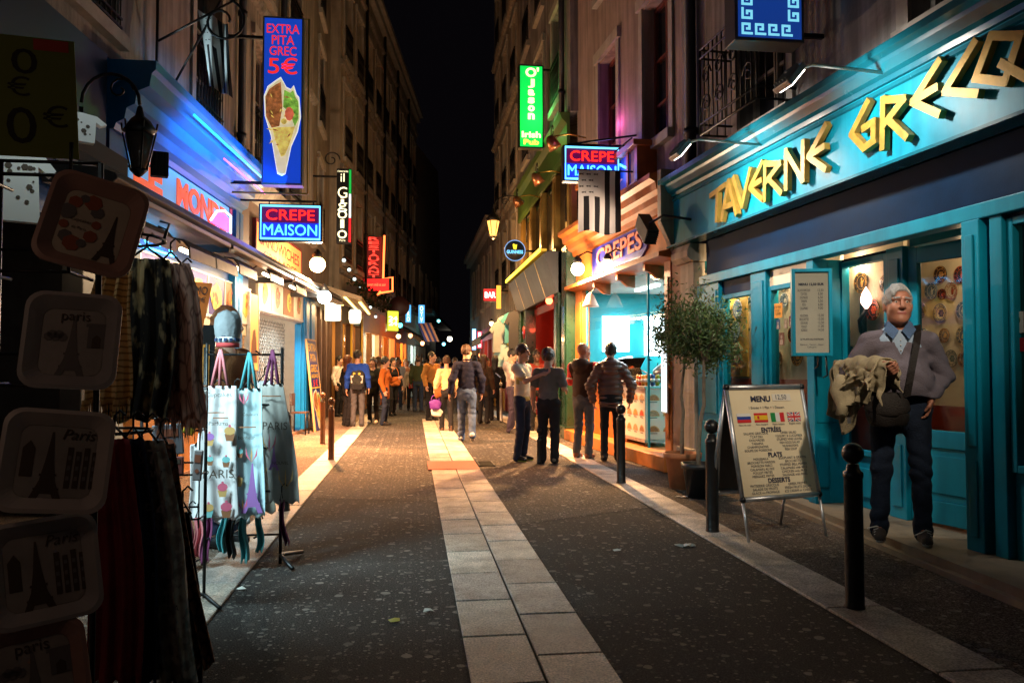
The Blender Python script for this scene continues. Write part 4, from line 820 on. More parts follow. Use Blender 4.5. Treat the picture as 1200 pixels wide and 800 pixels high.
# ---------------- neon box signs standing out from the walls
CASE = mat('black_cabinet', (.015, .015, .018), .4, .3)
NRED, NBLUE, NCYAN = glow('neon_red', (1, .018, .01), 2.6), glow('neon_blue', (.06, .42, 1), 4), glow('neon_border', (.12, .62, 1), 2.6)
def crepe_neon(label, px0, px1, py0, py1, Y, arm):
    c = dep((px0 + px1) / 2, (py0 + py1) / 2, Y); a = dep(px0, py1, Y); e = dep(px1, py0, Y); w_, h_ = e[0] - a[0], e[1] - a[1]
    t = thing('neon_sign', label, 'sign', FW, (c[0], Y, c[1])); light('AREA', (0, -.12, 0), 5, (.35, .25, 1), t, sx=w_, sy=h_, aim=(0, -1, -.1))
    MB().box(-w_ / 2, w_ / 2, 0, .16, -h_ / 2, h_ / 2).build('cabinet', CASE, t, .008)
    MB().box(-w_ / 2 + .02, w_ / 2 - .02, -.004, -.001, 0, h_ / 2 - .02).build('upper_face', glow('face_plum', (.07, .003, .05), 1), t)
    MB().box(-w_ / 2 + .02, w_ / 2 - .02, -.004, -.001, -h_ / 2 + .02, -.001).build('lower_face', glow('face_blue', (.01, .03, .5), 1), t)
    q = MB(); k = w_ / 2 - .035; l = h_ / 2 - .035
    q.tube([(-k, -.02, -l), (k, -.02, -l), (k, -.02, l), (-k, -.02, l)], .017, 6, closed=True); q.build('border_tube', NCYAN, t)
    for i in range(34):  # bright points along the border
        pass
    text('CREPE', NRED, 'lettering', t, .2, (0, -.02, h_ * .2), w=w_ * .76, h=h_ * .28, ext=.012); text('MAISON', NBLUE, 'lettering', t, .2, (0, -.02, -h_ * .2), w=w_ * .84, h=h_ * .29, ext=.012)
    for zz in (h_ / 2 + .04, h_ / 2 + .22) if arm > 0 else (h_ / 2 + .06,):
        MB().tube([(-w_ * .4 if arm > 0 else w_ * .4, .08, zz if arm < 0 else h_ / 2 + .03), (arm, .08, zz)], .016, 6).build('bracket_arm', IRON, t)
    for x in (-w_ * .35, w_ * .35): MB().tube([(x, .08, h_ / 2), (x, .08, h_ / 2 + .06)], .01, 5).build('hanger', IRON, t)
    return t
crepe_neon('red and blue crepe neon sign half covered by the striped flag', 660, 727, 172, 212, 11.7, .78)
crepe_neon('red and blue crepe neon sign below the tall kebab sign', 303, 378, 240, 282, 12.2, -1.0)
# striped flag hanging from a rod
FB, FWm = mat('flag_black', (.012, .011, .014), .85), mat('flag_white', (.72, .6, .6), .85, var=.06, vs=5)
def striped_flag(label, M_, w_, h_, fn, cuts=8, group=None):
    t = thing('striped_flag', label, 'flag', FW, M_, group=group); nx_, nz_ = 32, 40; b = MB()
    for i in range(nx_ + 1):
        for j in range(nz_ + 1): b.v.append(fn(i / nx_, j / nz_, w_, h_))
    for i in range(nx_):
        for j in range(nz_):
            st = int(i / nx_ * cuts) % 2; can = i / nx_ < .5 and j / nz_ < .42
            q = i * (nz_ + 1) + j; b.f.append((q, q + nz_ + 1, q + nz_ + 2, q + 1)); b.m.append(1 if can else st); b.s.append(True)
    o = b.build('cloth', [FWm, FB] if False else [FWm, FB], t); o.data.polygons.foreach_set('material_index', [0 if m == 0 else 1 for m in [(0 if (int(i / nx_ * cuts) % 2 == 0 or (i / nx_ < .5 and j / nz_ < .42)) else 1) for i in range(nx_) for j in range(nz_)]])
    e = MB()
    for r_ in range(4):
        for s_ in range(3):
            u, v = .07 + s_ * .17 + (r_ % 2) * .06, .06 + r_ * .1
            if u > .47: continue
            p = Vector(fn(u, v, w_, h_)); n_ = (Vector(fn(u + .01, v, w_, h_)) - p).cross(Vector(fn(u, v + .01, w_, h_)) - p).normalized()
            if n_.y > 0: n_ = -n_
            dx = (Vector(fn(u + .02, v, w_, h_)) - p).normalized(); dz = (p - Vector(fn(u, v + .02, w_, h_))).normalized(); p += n_ * .004; s = w_ * .05
            e.add([p + dx * a * s * 1.25 + dz * c_ * s * 1.25 for a, c_ in ((-1, .0), (-.4, .3), (.2, .12), (1, .45), (.7, 0), (1, -.45), (.2, -.12), (-.4, -.3))], [tuple(range(8))])
    e.build('ermine_spots', FB, t)['kind'] = 'stuff'
    return t
a, c = dep(678, 272, 11.15), dep(727, 201, 11.15); w_, h_ = c[0] - a[0], c[1] - a[1]
t = striped_flag('black and white striped flag hanging in front of the crepe neon sign', (a[0], 11.15, c[1]), w_, h_, lambda u, v, w_, h_: (u * w_, .035 * math.sin(u * 9 + v * 2) * v + .01 * math.sin(v * 8), -v * h_ * (1 - .03 * math.sin(u * 7))))
MB().tube([(-.03, 0, .01), (w_ + .45, .05, .01)], .012, 6).build('rod', IRON, t)

# ================================================================ pub front (parts of the pub house)
PGREEN = mat('bottle_green', (.008, .035, .02), .28, var=.2, vs=3, bump=.05, coat=.3)
GREY = mat('grey_blind_board', (.028, .026, .03), .5, var=.2, vs=3)
BRASS = mat('brass', (.5, .3, .06), .3, .9, var=.15)
PRED = mat('pub_red', (.35, .03, .02), .5, var=.2, vs=4)
pa_, pb_ = -22.2, -15.02
b = MB(); b.ext([(0, 5.45), (-.06, 5.45), (-.08, 5.55), (-.06, 5.6), (-.06, 6.1), (-.16, 6.2), (-.2, 6.31), (0, 6.318)], pa_, pb_); bb(b, 'fascia', mat('green_fascia', (.06, .12, .03), .35, var=.2, vs=3), pub)
b = MB(); b.box(pa_, pb_, .1, .3, 3.75, 5.45); bb(b, 'upper_wall', PGREEN, pub)
for i in range(5):
    x = -21.9 + i * 1.68; b = MB(); b.box(x, x + .36, -.02, .1, 3.76, 5.448); b.box(x + .06, x + .3, -.045, -.021, 3.9, 5.3); bb(b, 'pilaster', mat('brass_panel', (.30, .19, .05), .35, .5, var=.2), pub, .008)
    if i < 4:
        p = MB().quad((x + .4, .08, 3.9), (x + 1.64, .08, 3.9), (x + 1.64, .08, 5.3), (x + .4, .08, 5.3)); bb(p, 'window', DARKGLASS, pub)
b = MB(); b.ext([(-.05, 2.9), (-.1, 2.9), (-.36, 3.7), (-.3, 3.74), (0, 3.74), (0, 2.9)], -22.0, -15.9); bb(b, 'blind_board', GREY, pub)
for x in (-20.6, -18.9, -17.3):
    b = MB(); b.add([(x, -.105, 2.91), (x + .06, -.105, 2.91), (x + .06, -.368, 3.7), (x, -.368, 3.7), (x, -.09, 2.91), (x + .06, -.09, 2.91), (x + .06, -.35, 3.7), (x, -.35, 3.7)], [(0, 1, 2, 3), (4, 7, 6, 5), (0, 4, 5, 1), (1, 5, 6, 2), (2, 6, 7, 3), (3, 7, 4, 0)]); bb(b, 'board_strap', BRASS, pub)
b = MB(); b.box(-22, -15.95, -.42, -.3, 3.745, 3.8); bb(b, 'lamp_tray', mat('yellow_tray', (.5, .4, .03), .4), pub)
b = MB(); b.box(-21.95, -16, -.45, -.421, 3.74, 3.81); bb(b, 'light_tube', glow('yellow_tube', (1, .82, .05), 3.2), pub)
for a, c in ((-22.2, -21.6), (-20.9, -20.6), (-16.35, -15.9), (-15.5, pb_)):
    b = MB(); b.box(a, c, -.08, .2, .1, 3.74); b.box(a + .08, c - .08, -.1, -.081, 1.2, 2.7); b.box(a + .08, c - .08, -.1, -.081, .3, 1.05); b.box(a - .03, c + .03, -.12, .2, .005, .25); bb(b, 'column', PGREEN, pub, .01)
b = MB(); b.box(-15.9, -15.5, .1, .2, .1, 3.74); bb(b, 'side_window', DARKGLASS, pub)
b = MB(); b.box(-22.2, -15.02, 2.2, 2.3, 0, 3.8); b.box(-16.3, -16.2, .2, 2.2, 0, 3.8); b.box(-21.7, -21.6, .2, 2.2, 0, 3.8); b.box(-22.2, -15.02, .2, 2.3, 3.2, 3.3); bb(b, 'bar_wall', PRED, pub)
b = MB(); b.box(-22.2, -15.02, -.1, 2.3, .006, .1); bb(b, 'step', OAK, pub)
b = MB(); b.box(-20.6, -16.35, .16, .2, 2.72, 2.9); bb(b, 'door_head', PRED, pub)
b = MB(); b.box(-16.6, -16.36, .1, .16, .1, 2.7); bb(b, 'door_leaf', mat('orange_leaf', (.6, .2, .06), .5), pub)
an = 12; b = MB(); b.prism([(-18.6 + .55 * math.cos(math.pi * i / an), 1.9 + .55 * math.sin(math.pi * i / an)) for i in range(an + 1)] + [(-19.15, .1), (-18.05, .1)], 2.12, 2.19); bb(b, 'arched_niche', mat('niche', (.07, .02, .03), .6), pub)
for i, (x, y, z, pw) in enumerate(((-18.0, .5, 2.62, 30), (-19.6, 1.0, 2.75, 14), (-17.3, -.02, 2.85, 12))):
    bulb('red_bulb', ['large red bulb glowing in the pub doorway', 'red bulb deep inside the pub doorway', 'red bulb under the pub blind board'][i], (x, y, z), FP, (1, .12, .04), 12, pw, (.1, .09, .08)[i], None, (1, .08, .03), group=None)
t = thing('round_notice', 'small round red notice on the pub door post', 'notice', FP, (-20.75, -.11, 2.3)); MB().lathe([(.001, -.02), (.17, -.02), (.17, 0)], 18, 0, (0, 0, 0), Matrix.Rotation(R(90), 3, 'X') ).build('disc', mat('red_enamel', (.6, .03, .04), .4), t); MB().box(-.1, .1, -.024, -.019, -.02, .03).build('face_mark', mat('blue_enamel', (.1, .1, .5), .4), t)
# green vertical pub sign
a, c = dep(608, 173, 17), dep(637, 77, 17); w_, h_ = c[0] - a[0], c[1] - a[1]; t = thing('pub_sign', 'tall bright green lit sign with cream pub lettering', 'sign', FW, (a[0] + w_ / 2, 17, a[1]))
MB().box(-w_ / 2, w_ / 2, 0, .2, 0, h_).build('cabinet', CASE, t, .008); MB().box(-w_ / 2 + .03, w_ / 2 - .03, -.006, -.001, .03, h_ - .03).build('face', glow('green_face', (.004, .62, .08), 1.15), t)
YG = glow('cream_letters', (1, .9, .5), 1.5)
text("O'", YG, 'lettering', t, .3, (.02, -.009, h_ * .91), w=.3, h=.22, off=.012)
for ch, zf, hh in (('J', .775, .2), ('a', .665, .14), ('s', .57, .14), ('o', .475, .14), ('n', .38, .14)): text(ch, YG, 'lettering', t, .2, (0, -.009, h_ * (zf - .0)), h=hh, w=.15, off=.01)
text('Irish', YG, 'lettering', t, .15, (0, -.009, h_ * .16), w=.42, h=.14, off=.006); text('Pub', glow('yellow_letters', (1, .85, .1), 1.4), 'lettering', t, .15, (0, -.009, h_ * .07), w=.34, h=.12, off=.006)
for zz in (.05, h_ - .08): MB().box(w_ / 2, w_ / 2 + .24, .08, .12, zz, zz + .04).build('bracket', IRON, t)
light('POINT', (.1, -.35, h_ * .4), 14, (.1, 1, .2), t, .2)
# spot lamps on arms over the pub fascia
for i, (px, py, lb) in enumerate(((647, 167, 'copper spot lamp on an arm nearest the green pub sign'), (629, 209, 'copper spot lamp in the middle of the pub fascia'), (606, 236, 'copper spot lamp at the far end of the pub fascia'))):
    x, z = hit(px, py, FP, -.6); t = thing('spot_lamp', lb, 'spot lamp', FP, (x, -.6, z), group='spot lamps over the pub fascia'); M_ = Matrix.Rotation(R(-150), 3, 'X')
    MB().lathe([(.04, -.12), (.09, -.06), (.12, .12), (.11, .12), (.05, -.05), (.001, -.06)], 12, 0, (0, 0, 0), M_).build('shade', mat('copper', (.4, .17, .07), .3, .8), t); MB().ball(M_ @ Vector((0, 0, .05)), .06, 6).build('bulb', glow('spot_bulb', (1, .6, .2), 5), t)
    MB().tube([(0, 0, .1), (0, .3, .16), (0, .6, .1)], .014, 6).build('arm', BRASS, t); MB().tube([(.1 * math.cos(q * .5), 0, .2 + .1 * math.sin(q * .5)) for q in range(13)], .01, 5).build('scroll', IRON, t)
    light('SPOT', M_ @ Vector((0, 0, .1)), 30, (1, .75, .4), t, .04, cone=110, aim=(0, .5, -1))
# round black stout sign
c = dep(603, 294, 17.2); t = thing('round_sign', 'round black stout sign with yellow harp and blue letters', 'sign', FW, (c[0], 17.2, c[1])); rr = .23
MX = Matrix.Rotation(R(90), 3, 'X'); MB().lathe([(.001, -.06), (rr, -.06), (rr, .06), (.001, .06)], 24, 0, (0, 0, 0), MX).build('disc', CASE, t)
MB().tube([((rr - .005) * math.cos(q * .2618), -.065, (rr - .005) * math.sin(q * .2618)) for q in range(24)], .009, 5, closed=True).build('rim', glow('rim_blue', (.15, .35, .8), .8), t)
m = MB(); m.prism([(-.03, .03), (.03, .02), (.05, .14), (.02, .12), (-.03, .15), (-.05, .13)], -.066, -.062); m.build('harp_mark', glow('harp_yellow', (.7, .65, .03), 1), t); text('GUINNESS', glow('stout_blue', (.1, .5, 1), 1.6), 'lettering', t, .1, (0, -.066, -.03), w=.36, h=.075, off=.003)
MB().box(rr, rr + .6, -.02, .02, -.02, .02).build('bracket', IRON, t)
# street lantern of the right side
LANT = glow('lantern_glow', (1, .46, .1), 2.6)
def lantern(label, loc, F, s=1, on=True, pw=0, wall=0):
    t = thing('street_lantern', label, 'street lamp', F, loc); b = MB()
    b.lathe([(.13 * s, .2 * s), (.2 * s, .24 * s), (.12 * s, .36 * s), (.05 * s, .42 * s), (.03 * s, .52 * s), (.001, .55 * s)], 6)
    for q in range(6):
        a_ = q * math.pi / 3; b.tube([(.09 * s * math.cos(a_), .09 * s * math.sin(a_), -.22 * s), (.185 * s * math.cos(a_), .185 * s * math.sin(a_), .22 * s)], .012 * s, 4); b.tube([(.19 * s * math.cos(a_), .19 * s * math.sin(a_), .25 * s), (.2 * s * math.cos(a_), .2 * s * math.sin(a_), .33 * s)], .012 * s, 4)
    b.lathe([(.001, -.3 * s), (.04 * s, -.28 * s), (.1 * s, -.22 * s), (.09 * s, -.2 * s)], 6); b.build('cage', IRON, t)
    MB().lathe([(.075 * s, -.21 * s), (.165 * s, .2 * s), (.001, .2 * s)], 6).build('glass', LANT if on else mat('dull_lamp_glass', (.1, .08, .07), .15), t)
    sg = 1 if wall > 0 else -1; b = MB(); b.tube([(wall, 0, -.35 * s), (wall, 0, .5 * s)], .02, 6); b.tube([(wall + (0 - wall) * (1 - math.cos(q * math.pi / 10)) / 2, 0, .55 * s + .35 * s * math.sin(q * math.pi / 10)) for q in range(11)], .016, 6)
    b.tube([(wall * (.35) + .12 * (1 - q / 14) * math.cos(q * .6), 0, .72 * s + .12 * (1 - q / 14) * math.sin(q * .6)) for q in range(13)], .01, 5); b.build('wall_arm', IRON, t)
    if pw: light('POINT', (0, 0, -.5 * s), pw * .25, (1, .5, .17), t, .12); light('SPOT', (0, 0, -.5 * s), pw * 2.4, (1, .5, .17), t, .12, cone=130, blend=.9)
    return t
c = dep(578, 268, 21); lantern('glowing warm street lantern above the street by the pub', (c[0], 21, c[1]), FW, 1.0, True, 700, .9)

# ================================================================ shops further along (each front is parts of its house)
def shopfront(root, x0, x1, wallm, inm, top, light_pw=0, lcol=WARM, posts=3, lamp_e=None, awn=None, riser=.5, dpt=1.6, head=2.5, goods=None):
    b = MB(); b.box(x0, x1, -.04, .12, head, top); bb(b, 'shop_fascia', wallm, root, .01)
    n = posts
    for i in range(n + 1):
        x = x0 + (x1 - x0 - .22) * i / n; b = MB(); b.box(x, x + .22, -.05, .12, .0, head - .003); bb(b, 'pilaster', wallm, root, .008)
    for i in range(n):
        if i == n // 2: continue
        a = x0 + (x1 - x0 - .22) * i / n + .223; c = x0 + (x1 - x0 - .22) * (i + 1) / n - .003
        b = MB(); b.box(a, c, .0, .1, .0, riser); bb(b, 'stall_riser', wallm, root)
        b = MB(); b.quad((a, .05, riser), (c, .05, riser), (c, .05, head), (a, .05, head)); bb(b, 'pane', GLASS, root)
    b = MB(); b.box(x0, x1, dpt, dpt + .1, 0, top); b.box(x0, x0 + .05, .12, dpt, 0, top); b.box(x1 - .05, x1, .12, dpt, 0, top); b.box(x0, x1, .12, dpt, head + .05, head + .12); bb(b, 'shop_wall', inm, root)
    rnd = random.Random(int(x0 * 100) + len(root.name))
    for lv in range(3):   # shelves with goods at the back
        b = MB(); z = .7 + lv * .55; b.box(x0 + .1, x1 - .1, dpt - .3, dpt - .002, z, z + .03); bb(b, 'shelf', DKWOOD, root)
        g_ = MB(); x = x0 + .15
        while x < x1 - .3: w__ = rnd.uniform(.07, .2); g_.box(x, x + w__, dpt - .26, dpt - .06, z + .031, z + rnd.uniform(.12, .42), rnd.randint(0, 4)); x += w__ + .03
        o = bb(g_, 'stocked_goods', [mat('goods_%d' % i, c_, .5) for i, c_ in enumerate([(.6, .2, .05), (.5, .05, .04), (.6, .5, .3), (.1, .2, .4), (.6, .4, .05)])], root); o['kind'] = 'stuff'
    if light_pw: light('POINT', ((x0 + x1) / 2 - OFF[root.name], .7, head - .25), light_pw, lcol, root, .15)
    if lamp_e:
        b = MB(); b.box(x0 + .3, x1 - .3, .6, .75, head - .02, head + .045); bb(b, 'ceiling_lamp', lamp_e, root)
    if awn:
        b = MB(); n = 6
        for i in range(n): a = x0 + (x1 - x0) * i / n; c = x0 + (x1 - x0) * (i + 1) / n; b.add([(a, 0, top - .1), (c, 0, top - .1), (c, -1.1, top - .75), (a, -1.1, top - .75), (a, -1.1, top - .95), (c, -1.1, top - .95)], [(0, 1, 2, 3), (3, 2, 5, 4)], i % 2)
        b.add([(x0, .0, top - .1), (x0, -1.1, top - .75), (x0, -1.1, top - .95)], [(0, 1, 2)]); o = bb(b, 'awning', awn, root); md = o.modifiers.new('s', 'SOLIDIFY'); md.thickness = .015
DKRED = mat('dark_red_front', (.22, .02, .02), .45, var=.2, vs=3)
shopfront(row, -25.6, -22.3, DKRED, mat('cold_shop_wall', (.35, .5, .52), .6), 3.0, 110, (.7, .95, 1), 2, glow('cold_tube', (.8, .97, 1), 5), [mat('black_awning', (.02, .02, .02), .7), mat('black_awning', (.02, .02, .02))], head=2.3)
shopfront(row, -29.3, -25.7, mat('ochre_front', (.5, .28, .05), .5, var=.2), mat('warm_shop_wall', (.6, .4, .2), .6), 3.0, 90, WARM, 2, glow('warm_tube', (1, .75, .4), 5), head=2.4)
shopfront(low, -35, -29.6, DKRED, mat('red_shop_wall', (.5, .1, .06), .6), 3.0, 60, (1, .35, .2), 3, glow('warm_tube', (1, .75, .4), 5))
shopfront(low, -41.9, -35.1, mat('dim_front', (.1, .09, .09), .6), mat('warm_shop_wall', (.6, .4, .2)), 3.0, 50, WARM, 3, glow('warm_tube', (1, .75, .4), 5))
def box_sign(label, px0, px1, py0, py1, Y, facem, txt, tm, vert=False, arm=None, case=None):
    a, c = dep(px0, py1, Y), dep(px1, py0, Y); w_, h_ = c[0] - a[0], c[1] - a[1]; t = thing('box_sign', label, 'sign', FW, (a[0] + w_ / 2, Y, a[1] + h_ / 2))
    MB().box(-w_ / 2, w_ / 2, 0, .14, -h_ / 2, h_ / 2).build('cabinet', case or CASE, t, .006); MB().box(-w_ / 2 + w_ * .05, w_ / 2 - w_ * .05, -.007, -.001, -h_ / 2 + w_ * .05, h_ / 2 - w_ * .05).build('face', facem, t)
    if txt: text(txt, tm, 'lettering', t, .1, (0, -.011, 0), w=w_ * (.5 if vert else .75), h=h_ * (.85 if vert else .45), off=.002, line=.85)
    if arm: MB().box(min(arm, w_ / 2), max(arm, w_ / 2), .05, .09, h_ * .3, h_ * .3 + .04).build('bracket', IRON, t)
    return t
box_sign('red and white lit sign beyond the pub blind', 566, 583, 338, 353, 25, glow('hot_red_face', (.9, .02, .03), 1.2), 'BAR', glow('hot_white', (1, .85, .8), 3), arm=.8)
box_sign('red neon panel with white edge far down the pub side', 559, 565, 388, 408, 33, glow('far_red', (1, .05, .1), 2), 'I', glow('hot_white', (1, .85, .8), 3), vert=True, arm=.5)
box_sign('pale blue neon panel far down beside the red one', 553, 558, 385, 410, 35, glow('far_blue', (.2, .5, 1), 2.5), 'I', glow('hot_white', (1, .85, .8), 3), vert=True, arm=.6)
c = dep(584.5, 348, 24.5); t = thing('lit_banner', 'narrow yellow lit banner on the stone house past the pub', 'banner', FW, (c[0], 24.5, c[1])); MB().box(-.07, .07, 0, .05, -.36, .36).build('banner_face', glow('amber_banner', (1, .5, .06), 1.3), t); MB().tube([(0, .02, .36), (.5, .02, .4)], .014, 5).build('arm', IRON, t)
# clothes hung out at the cold-lit stall past the pub
def shirt_mesh(w_, h_, m, seed):
    b = MB(); r_ = random.Random(seed); d = .05; P = [(-.3, 0), (-.12, .06), (.12, .06), (.3, 0), (.5, -.25), (.38, -.34), (.28, -.22), (.3, -1), (-.3, -1), (-.28, -.22), (-.38, -.34), (-.5, -.25)]
    b.prism([(x * w_ + r_.uniform(-.01, .01), z * h_) for x, z in P], -d / 2, d / 2); return b.mesh(m)
CLO = [((.5, .6, .62), 'white'), ((.08, .35, .42), 'turquoise'), ((.35, .4, .43), 'pale grey'), ((.05, .05, .06), 'black'), ((.3, .52, .58), 'icy blue'), ((.7, .6, .1), 'yellow')]
for i, (px, py, Y, ci, hh) in enumerate([(584, 396, 22.2, 2, .8), (591, 392, 22.4, 0, .95), (598, 385, 22.0, 1, .8), (603, 388, 21.9, 3, 1.0), (590, 425, 22.2, 4, .9), (597, 428, 22.0, 0, .9), (601, 412, 22.1, 5, .5)]):
    c = dep(px, py, Y); t = thing('hung_shirt', '%s shirt hung %s at the cold lit stall' % (CLO[ci][1], ['at the outer end', 'high in the middle', 'high near the red post', 'on the red post', 'low at the outer end', 'low in the middle', 'in between'][i]), 'shirt', FW, (c[0], Y, c[1] + hh / 2), R(20 - 9 * i))
    inst(shirt_mesh(.55, hh, mat('shirt_cloth_%s' % CLO[ci][1].replace(' ', '_'), CLO[ci][0], .8, var=.1), i), 'shirt_body', t); MB().tube([(-.14, 0, .02), (0, 0, .1), (.14, 0, .02)], .008, 5).build('hanger', IRON, t); MB().tube([(0, 0, .1), (0, 0, .25)], .006, 4).build('hook', IRON, t)
# ================================================================ kebab shop fronts (parts of the kebab house)
SKYBLUE = mat('sky_blue_paint', (.004, .16, .42), .35, var=.2, vs=3, bump=.04)
DEEPBLUE = mat('deep_blue_paint', (.012, .05, .2), .35, var=.2, vs=3)
CASS = mat('awning_cassette', (.05, .045, .045), .45, var=.25, vs=5)
CASSL = mat('awning_pale_bar', (.2, .18, .17), .4, var=.15, vs=5)
XL = lambda px, y=0: hit(px, 400, FL, y)[0]
# shell of the ground floor
b = MB(); b.box(8.25, xl(18.6), 2.4, 2.5, 0, 4.4); b.box(13.45, 13.55, .1, 2.4, 0, 3.3); b.box(xl(18.6) - .05, xl(18.6), .1, 2.5, 0, 4.4); b.box(8.25, xl(18.6), .05, 2.4, 3.3, 3.4); bb(b, 'shop_wall', mat('shop_white', (.62, .6, .55), .6, var=.1), lm)
b = MB(); b.box(8.25, xl(18.6), -.05, 2.4, .006, .06); bb(b, 'shop_floor', mat('red_tile_floor', (.3, .16, .1), .45, var=.2, vs=4), lm)
# first front: blue cornice, lettered fascia, teal column
b = MB(); b.ext([(.1, 3.74), (-.06, 3.74), (-.08, 3.8), (-.16, 3.84), (-.18, 3.95), (-.26, 3.99), (-.28, 4.12), (-.4, 4.17), (-.42, 4.3), (-.46, 4.34), (-.46, 4.43), (.1, 4.44)], 8.3, 12.75); bb(b, 'cornice', SKYBLUE, lm)
b = MB(); b.box(8.3, 12.3, -.02, .1, 3.28, 3.738); bb(b, 'fascia', DEEPBLUE, lm)
for a, c in ((12.34, 12.52), (12.55, 12.73)):
    b = MB(); b.box(a, c, -.1, .1, .06, 3.738); bb(b, 'pilaster', SKYBLUE, lm, .012)
MBX = MB(); MBX.box(12.3, 12.34, -.04, .06, 3.28, 3.738); bb(MBX, 'pink_trim', glow('pink_trim', (1, .15, .25), .5), lm)
b = MB(); b.box(12.75, xl(18.6), -.02, .1, 3.02, 4.44); bb(b, 'fascia', mat('brown_fascia', (.16, .1, .07), .6, var=.25, vs=3), lm)
b = MB(); b.ext([(-.02, 4.1), (-.1, 4.12), (-.2, 4.3), (-.26, 4.44), (-.02, 4.44)], 12.76, xl(18.6)); bb(b, 'cornice', STONE, lm)
b = MB(); b.tube([(9.3, -.5, 4.2), (12.7, -.5, 4.2)], .016, 6); bb(b, 'neon_tube', glow('cornice_cyan', (.02, .45, 1), 3), lm)
b = MB(); b.tube([(10.6, -.44, 4.05), (12.65, -.44, 4.05)], .01, 6); bb(b, 'neon_tube', glow('cornice_magenta', (1, .08, .5), 4), lm)
light('AREA', (10.7 - 9, -1.0, 3.98), 30, (.02, .36, 1), lm, sx=2.8, sy=.2, spread=80, aim=(10.7 - 9, -.05, 4.2))
t = thing('shop_sign', 'pale blue lit fascia sign with large orange lettering over the kebab shop', 'sign', FL, (10.45, -.03, 3.5))
MB().box(-1.75, 1.7, -.02, 0, -.21, .22).build('face', glow('pale_blue_face', (.16, .5, .95), .5), t)
ORL = glow('orange_letter', (.85, .11, .015), .75)
text('LE', ORL, 'lettering', t, .3, (-1.27, -.028, 0), w=.78, h=.33, off=.012, ext=.006); text('MONDE', ORL, 'lettering', t, .3, (.55, -.028, 0), w=1.95, h=.33, off=.012, ext=.006)
t = thing('neon_arch', 'pink neon shape with blue curved outline in front of the orange lettering', 'neon sign', FL, (11.55, -.12, 3.38)); b = MB(); b.prism([(-.45, -.06), (.33, -.06), (.33, .13), (.1, .17), (-.2, .12)], -.01, .01); b.build('pink_panel', glow('hot_pink', (1, .08, .35), 2.2), t)
MB().tube([(-.5, -.02, -.04), (-.25, -.02, .13), (.1, -.02, .2), (.38, -.02, .18)], .016, 6).build('outline_tube', glow('outline_cyan', (.3, .8, 1), 4), t); MB().tube([(.38, -.02, .18), (.38, -.02, -.07)], .016, 6).build('edge_tube', glow('outline_cyan', (.3, .8, 1), 4), t)
# awning cassette over both shops
t = thing('awning', 'long rolled awning cassette running above both kebab shops', 'awning', FL, (13, -.05, 2.9)); b = MB(); b.ext([(0, 0), (-.55, -.02), (-.62, .04), (-.58, .12), (0, .17)], -6, xl(18.9) - 13); b.build('cassette', CASS, t, .01)
for a, c in ((-5.8, -2.9), (-2.8, .6), (.7, 3.2), (3.3, 5.8)): MB().box(a, c, -.64, -.5, -.075, -.025).build('front_bar', CASSL, t, .008)
for a in (-5.5, -2.85, .65, 3.25): MB().box(a, a + .08, -.6, 0, -.12, -.03).build('arm', CASS, t)
b = MB(); b.box(7, 13.4, -.0, .08, 2.66, 3.27); bb(b, 'soffit_board', DEEPBLUE, lm); b = MB(); b.box(13.55, 17.5, -.0, .08, 2.96, 3.01); bb(b, 'soffit_board', mat('grey_blue_board', (.12, .2, .28), .5, var=.2), lm)
t = thing('neon_squiggle', 'blue neon scribble under the awning of the first kebab shop', 'neon sign', FL, (9.4, -.06, 2.82)); MB().tube([(-.55 + .1 * i, 0, .09 * math.sin(i * 1.7)) for i in range(12)], .016, 6).build('tube', glow('neon_cyan', (.05, .5, 1), 7), t); MB().tube([(-.55, 0, -.15), (.6, 0, -.12)], .014, 6).build('underline_tube', glow('neon_cyan', (.05, .5, 1), 7), t)
# hooded picture lamps
HOOD = mat('black_hood', (.015, .014, .014), .4, var=.2, vs=9)
for i, (px, py) in enumerate([(168, 275), (222, 298), (252, 310), (278, 316), (313, 324), (343, 338)]):
    x, z = hit(px, py, FL, -.5); lb = ['first', 'second', 'third', 'fourth', 'fifth', 'sixth'][i]
    t = thing('hooded_lamp', 'black hooded picture lamp under the awning, %s from the price card end' % lb, 'lamp', FL, (x, -.5, z), group='hooded lamps over the food pictures')
    b = MB(); L_ = .42
    pr = [(-.16 + .0, -.1), (-.15, .02), (-.08, .1), (.04, .12), (.14, .06), (.12, .05), (.04, .1), (-.07, .08), (-.13, .01), (-.14, -.1)]
    b.ext(pr, -L_, L_); b.build('hood', HOOD, t); MB().tube([(-L_ + .04, -.04, .0), (L_ - .04, -.04, .0)], .025, 6).build('tube', glow('picture_tube', (1, .8, .5), 9), t)
    MB().tube([(0, .08, .1), (0, .5, .2)], .014, 6).build('arm', IRON, t)
    light('AREA', (0, -.03, -.04), 26, (1, .72, .4), t, sx=.8, sy=.08, aim=(0, .35, -.5))
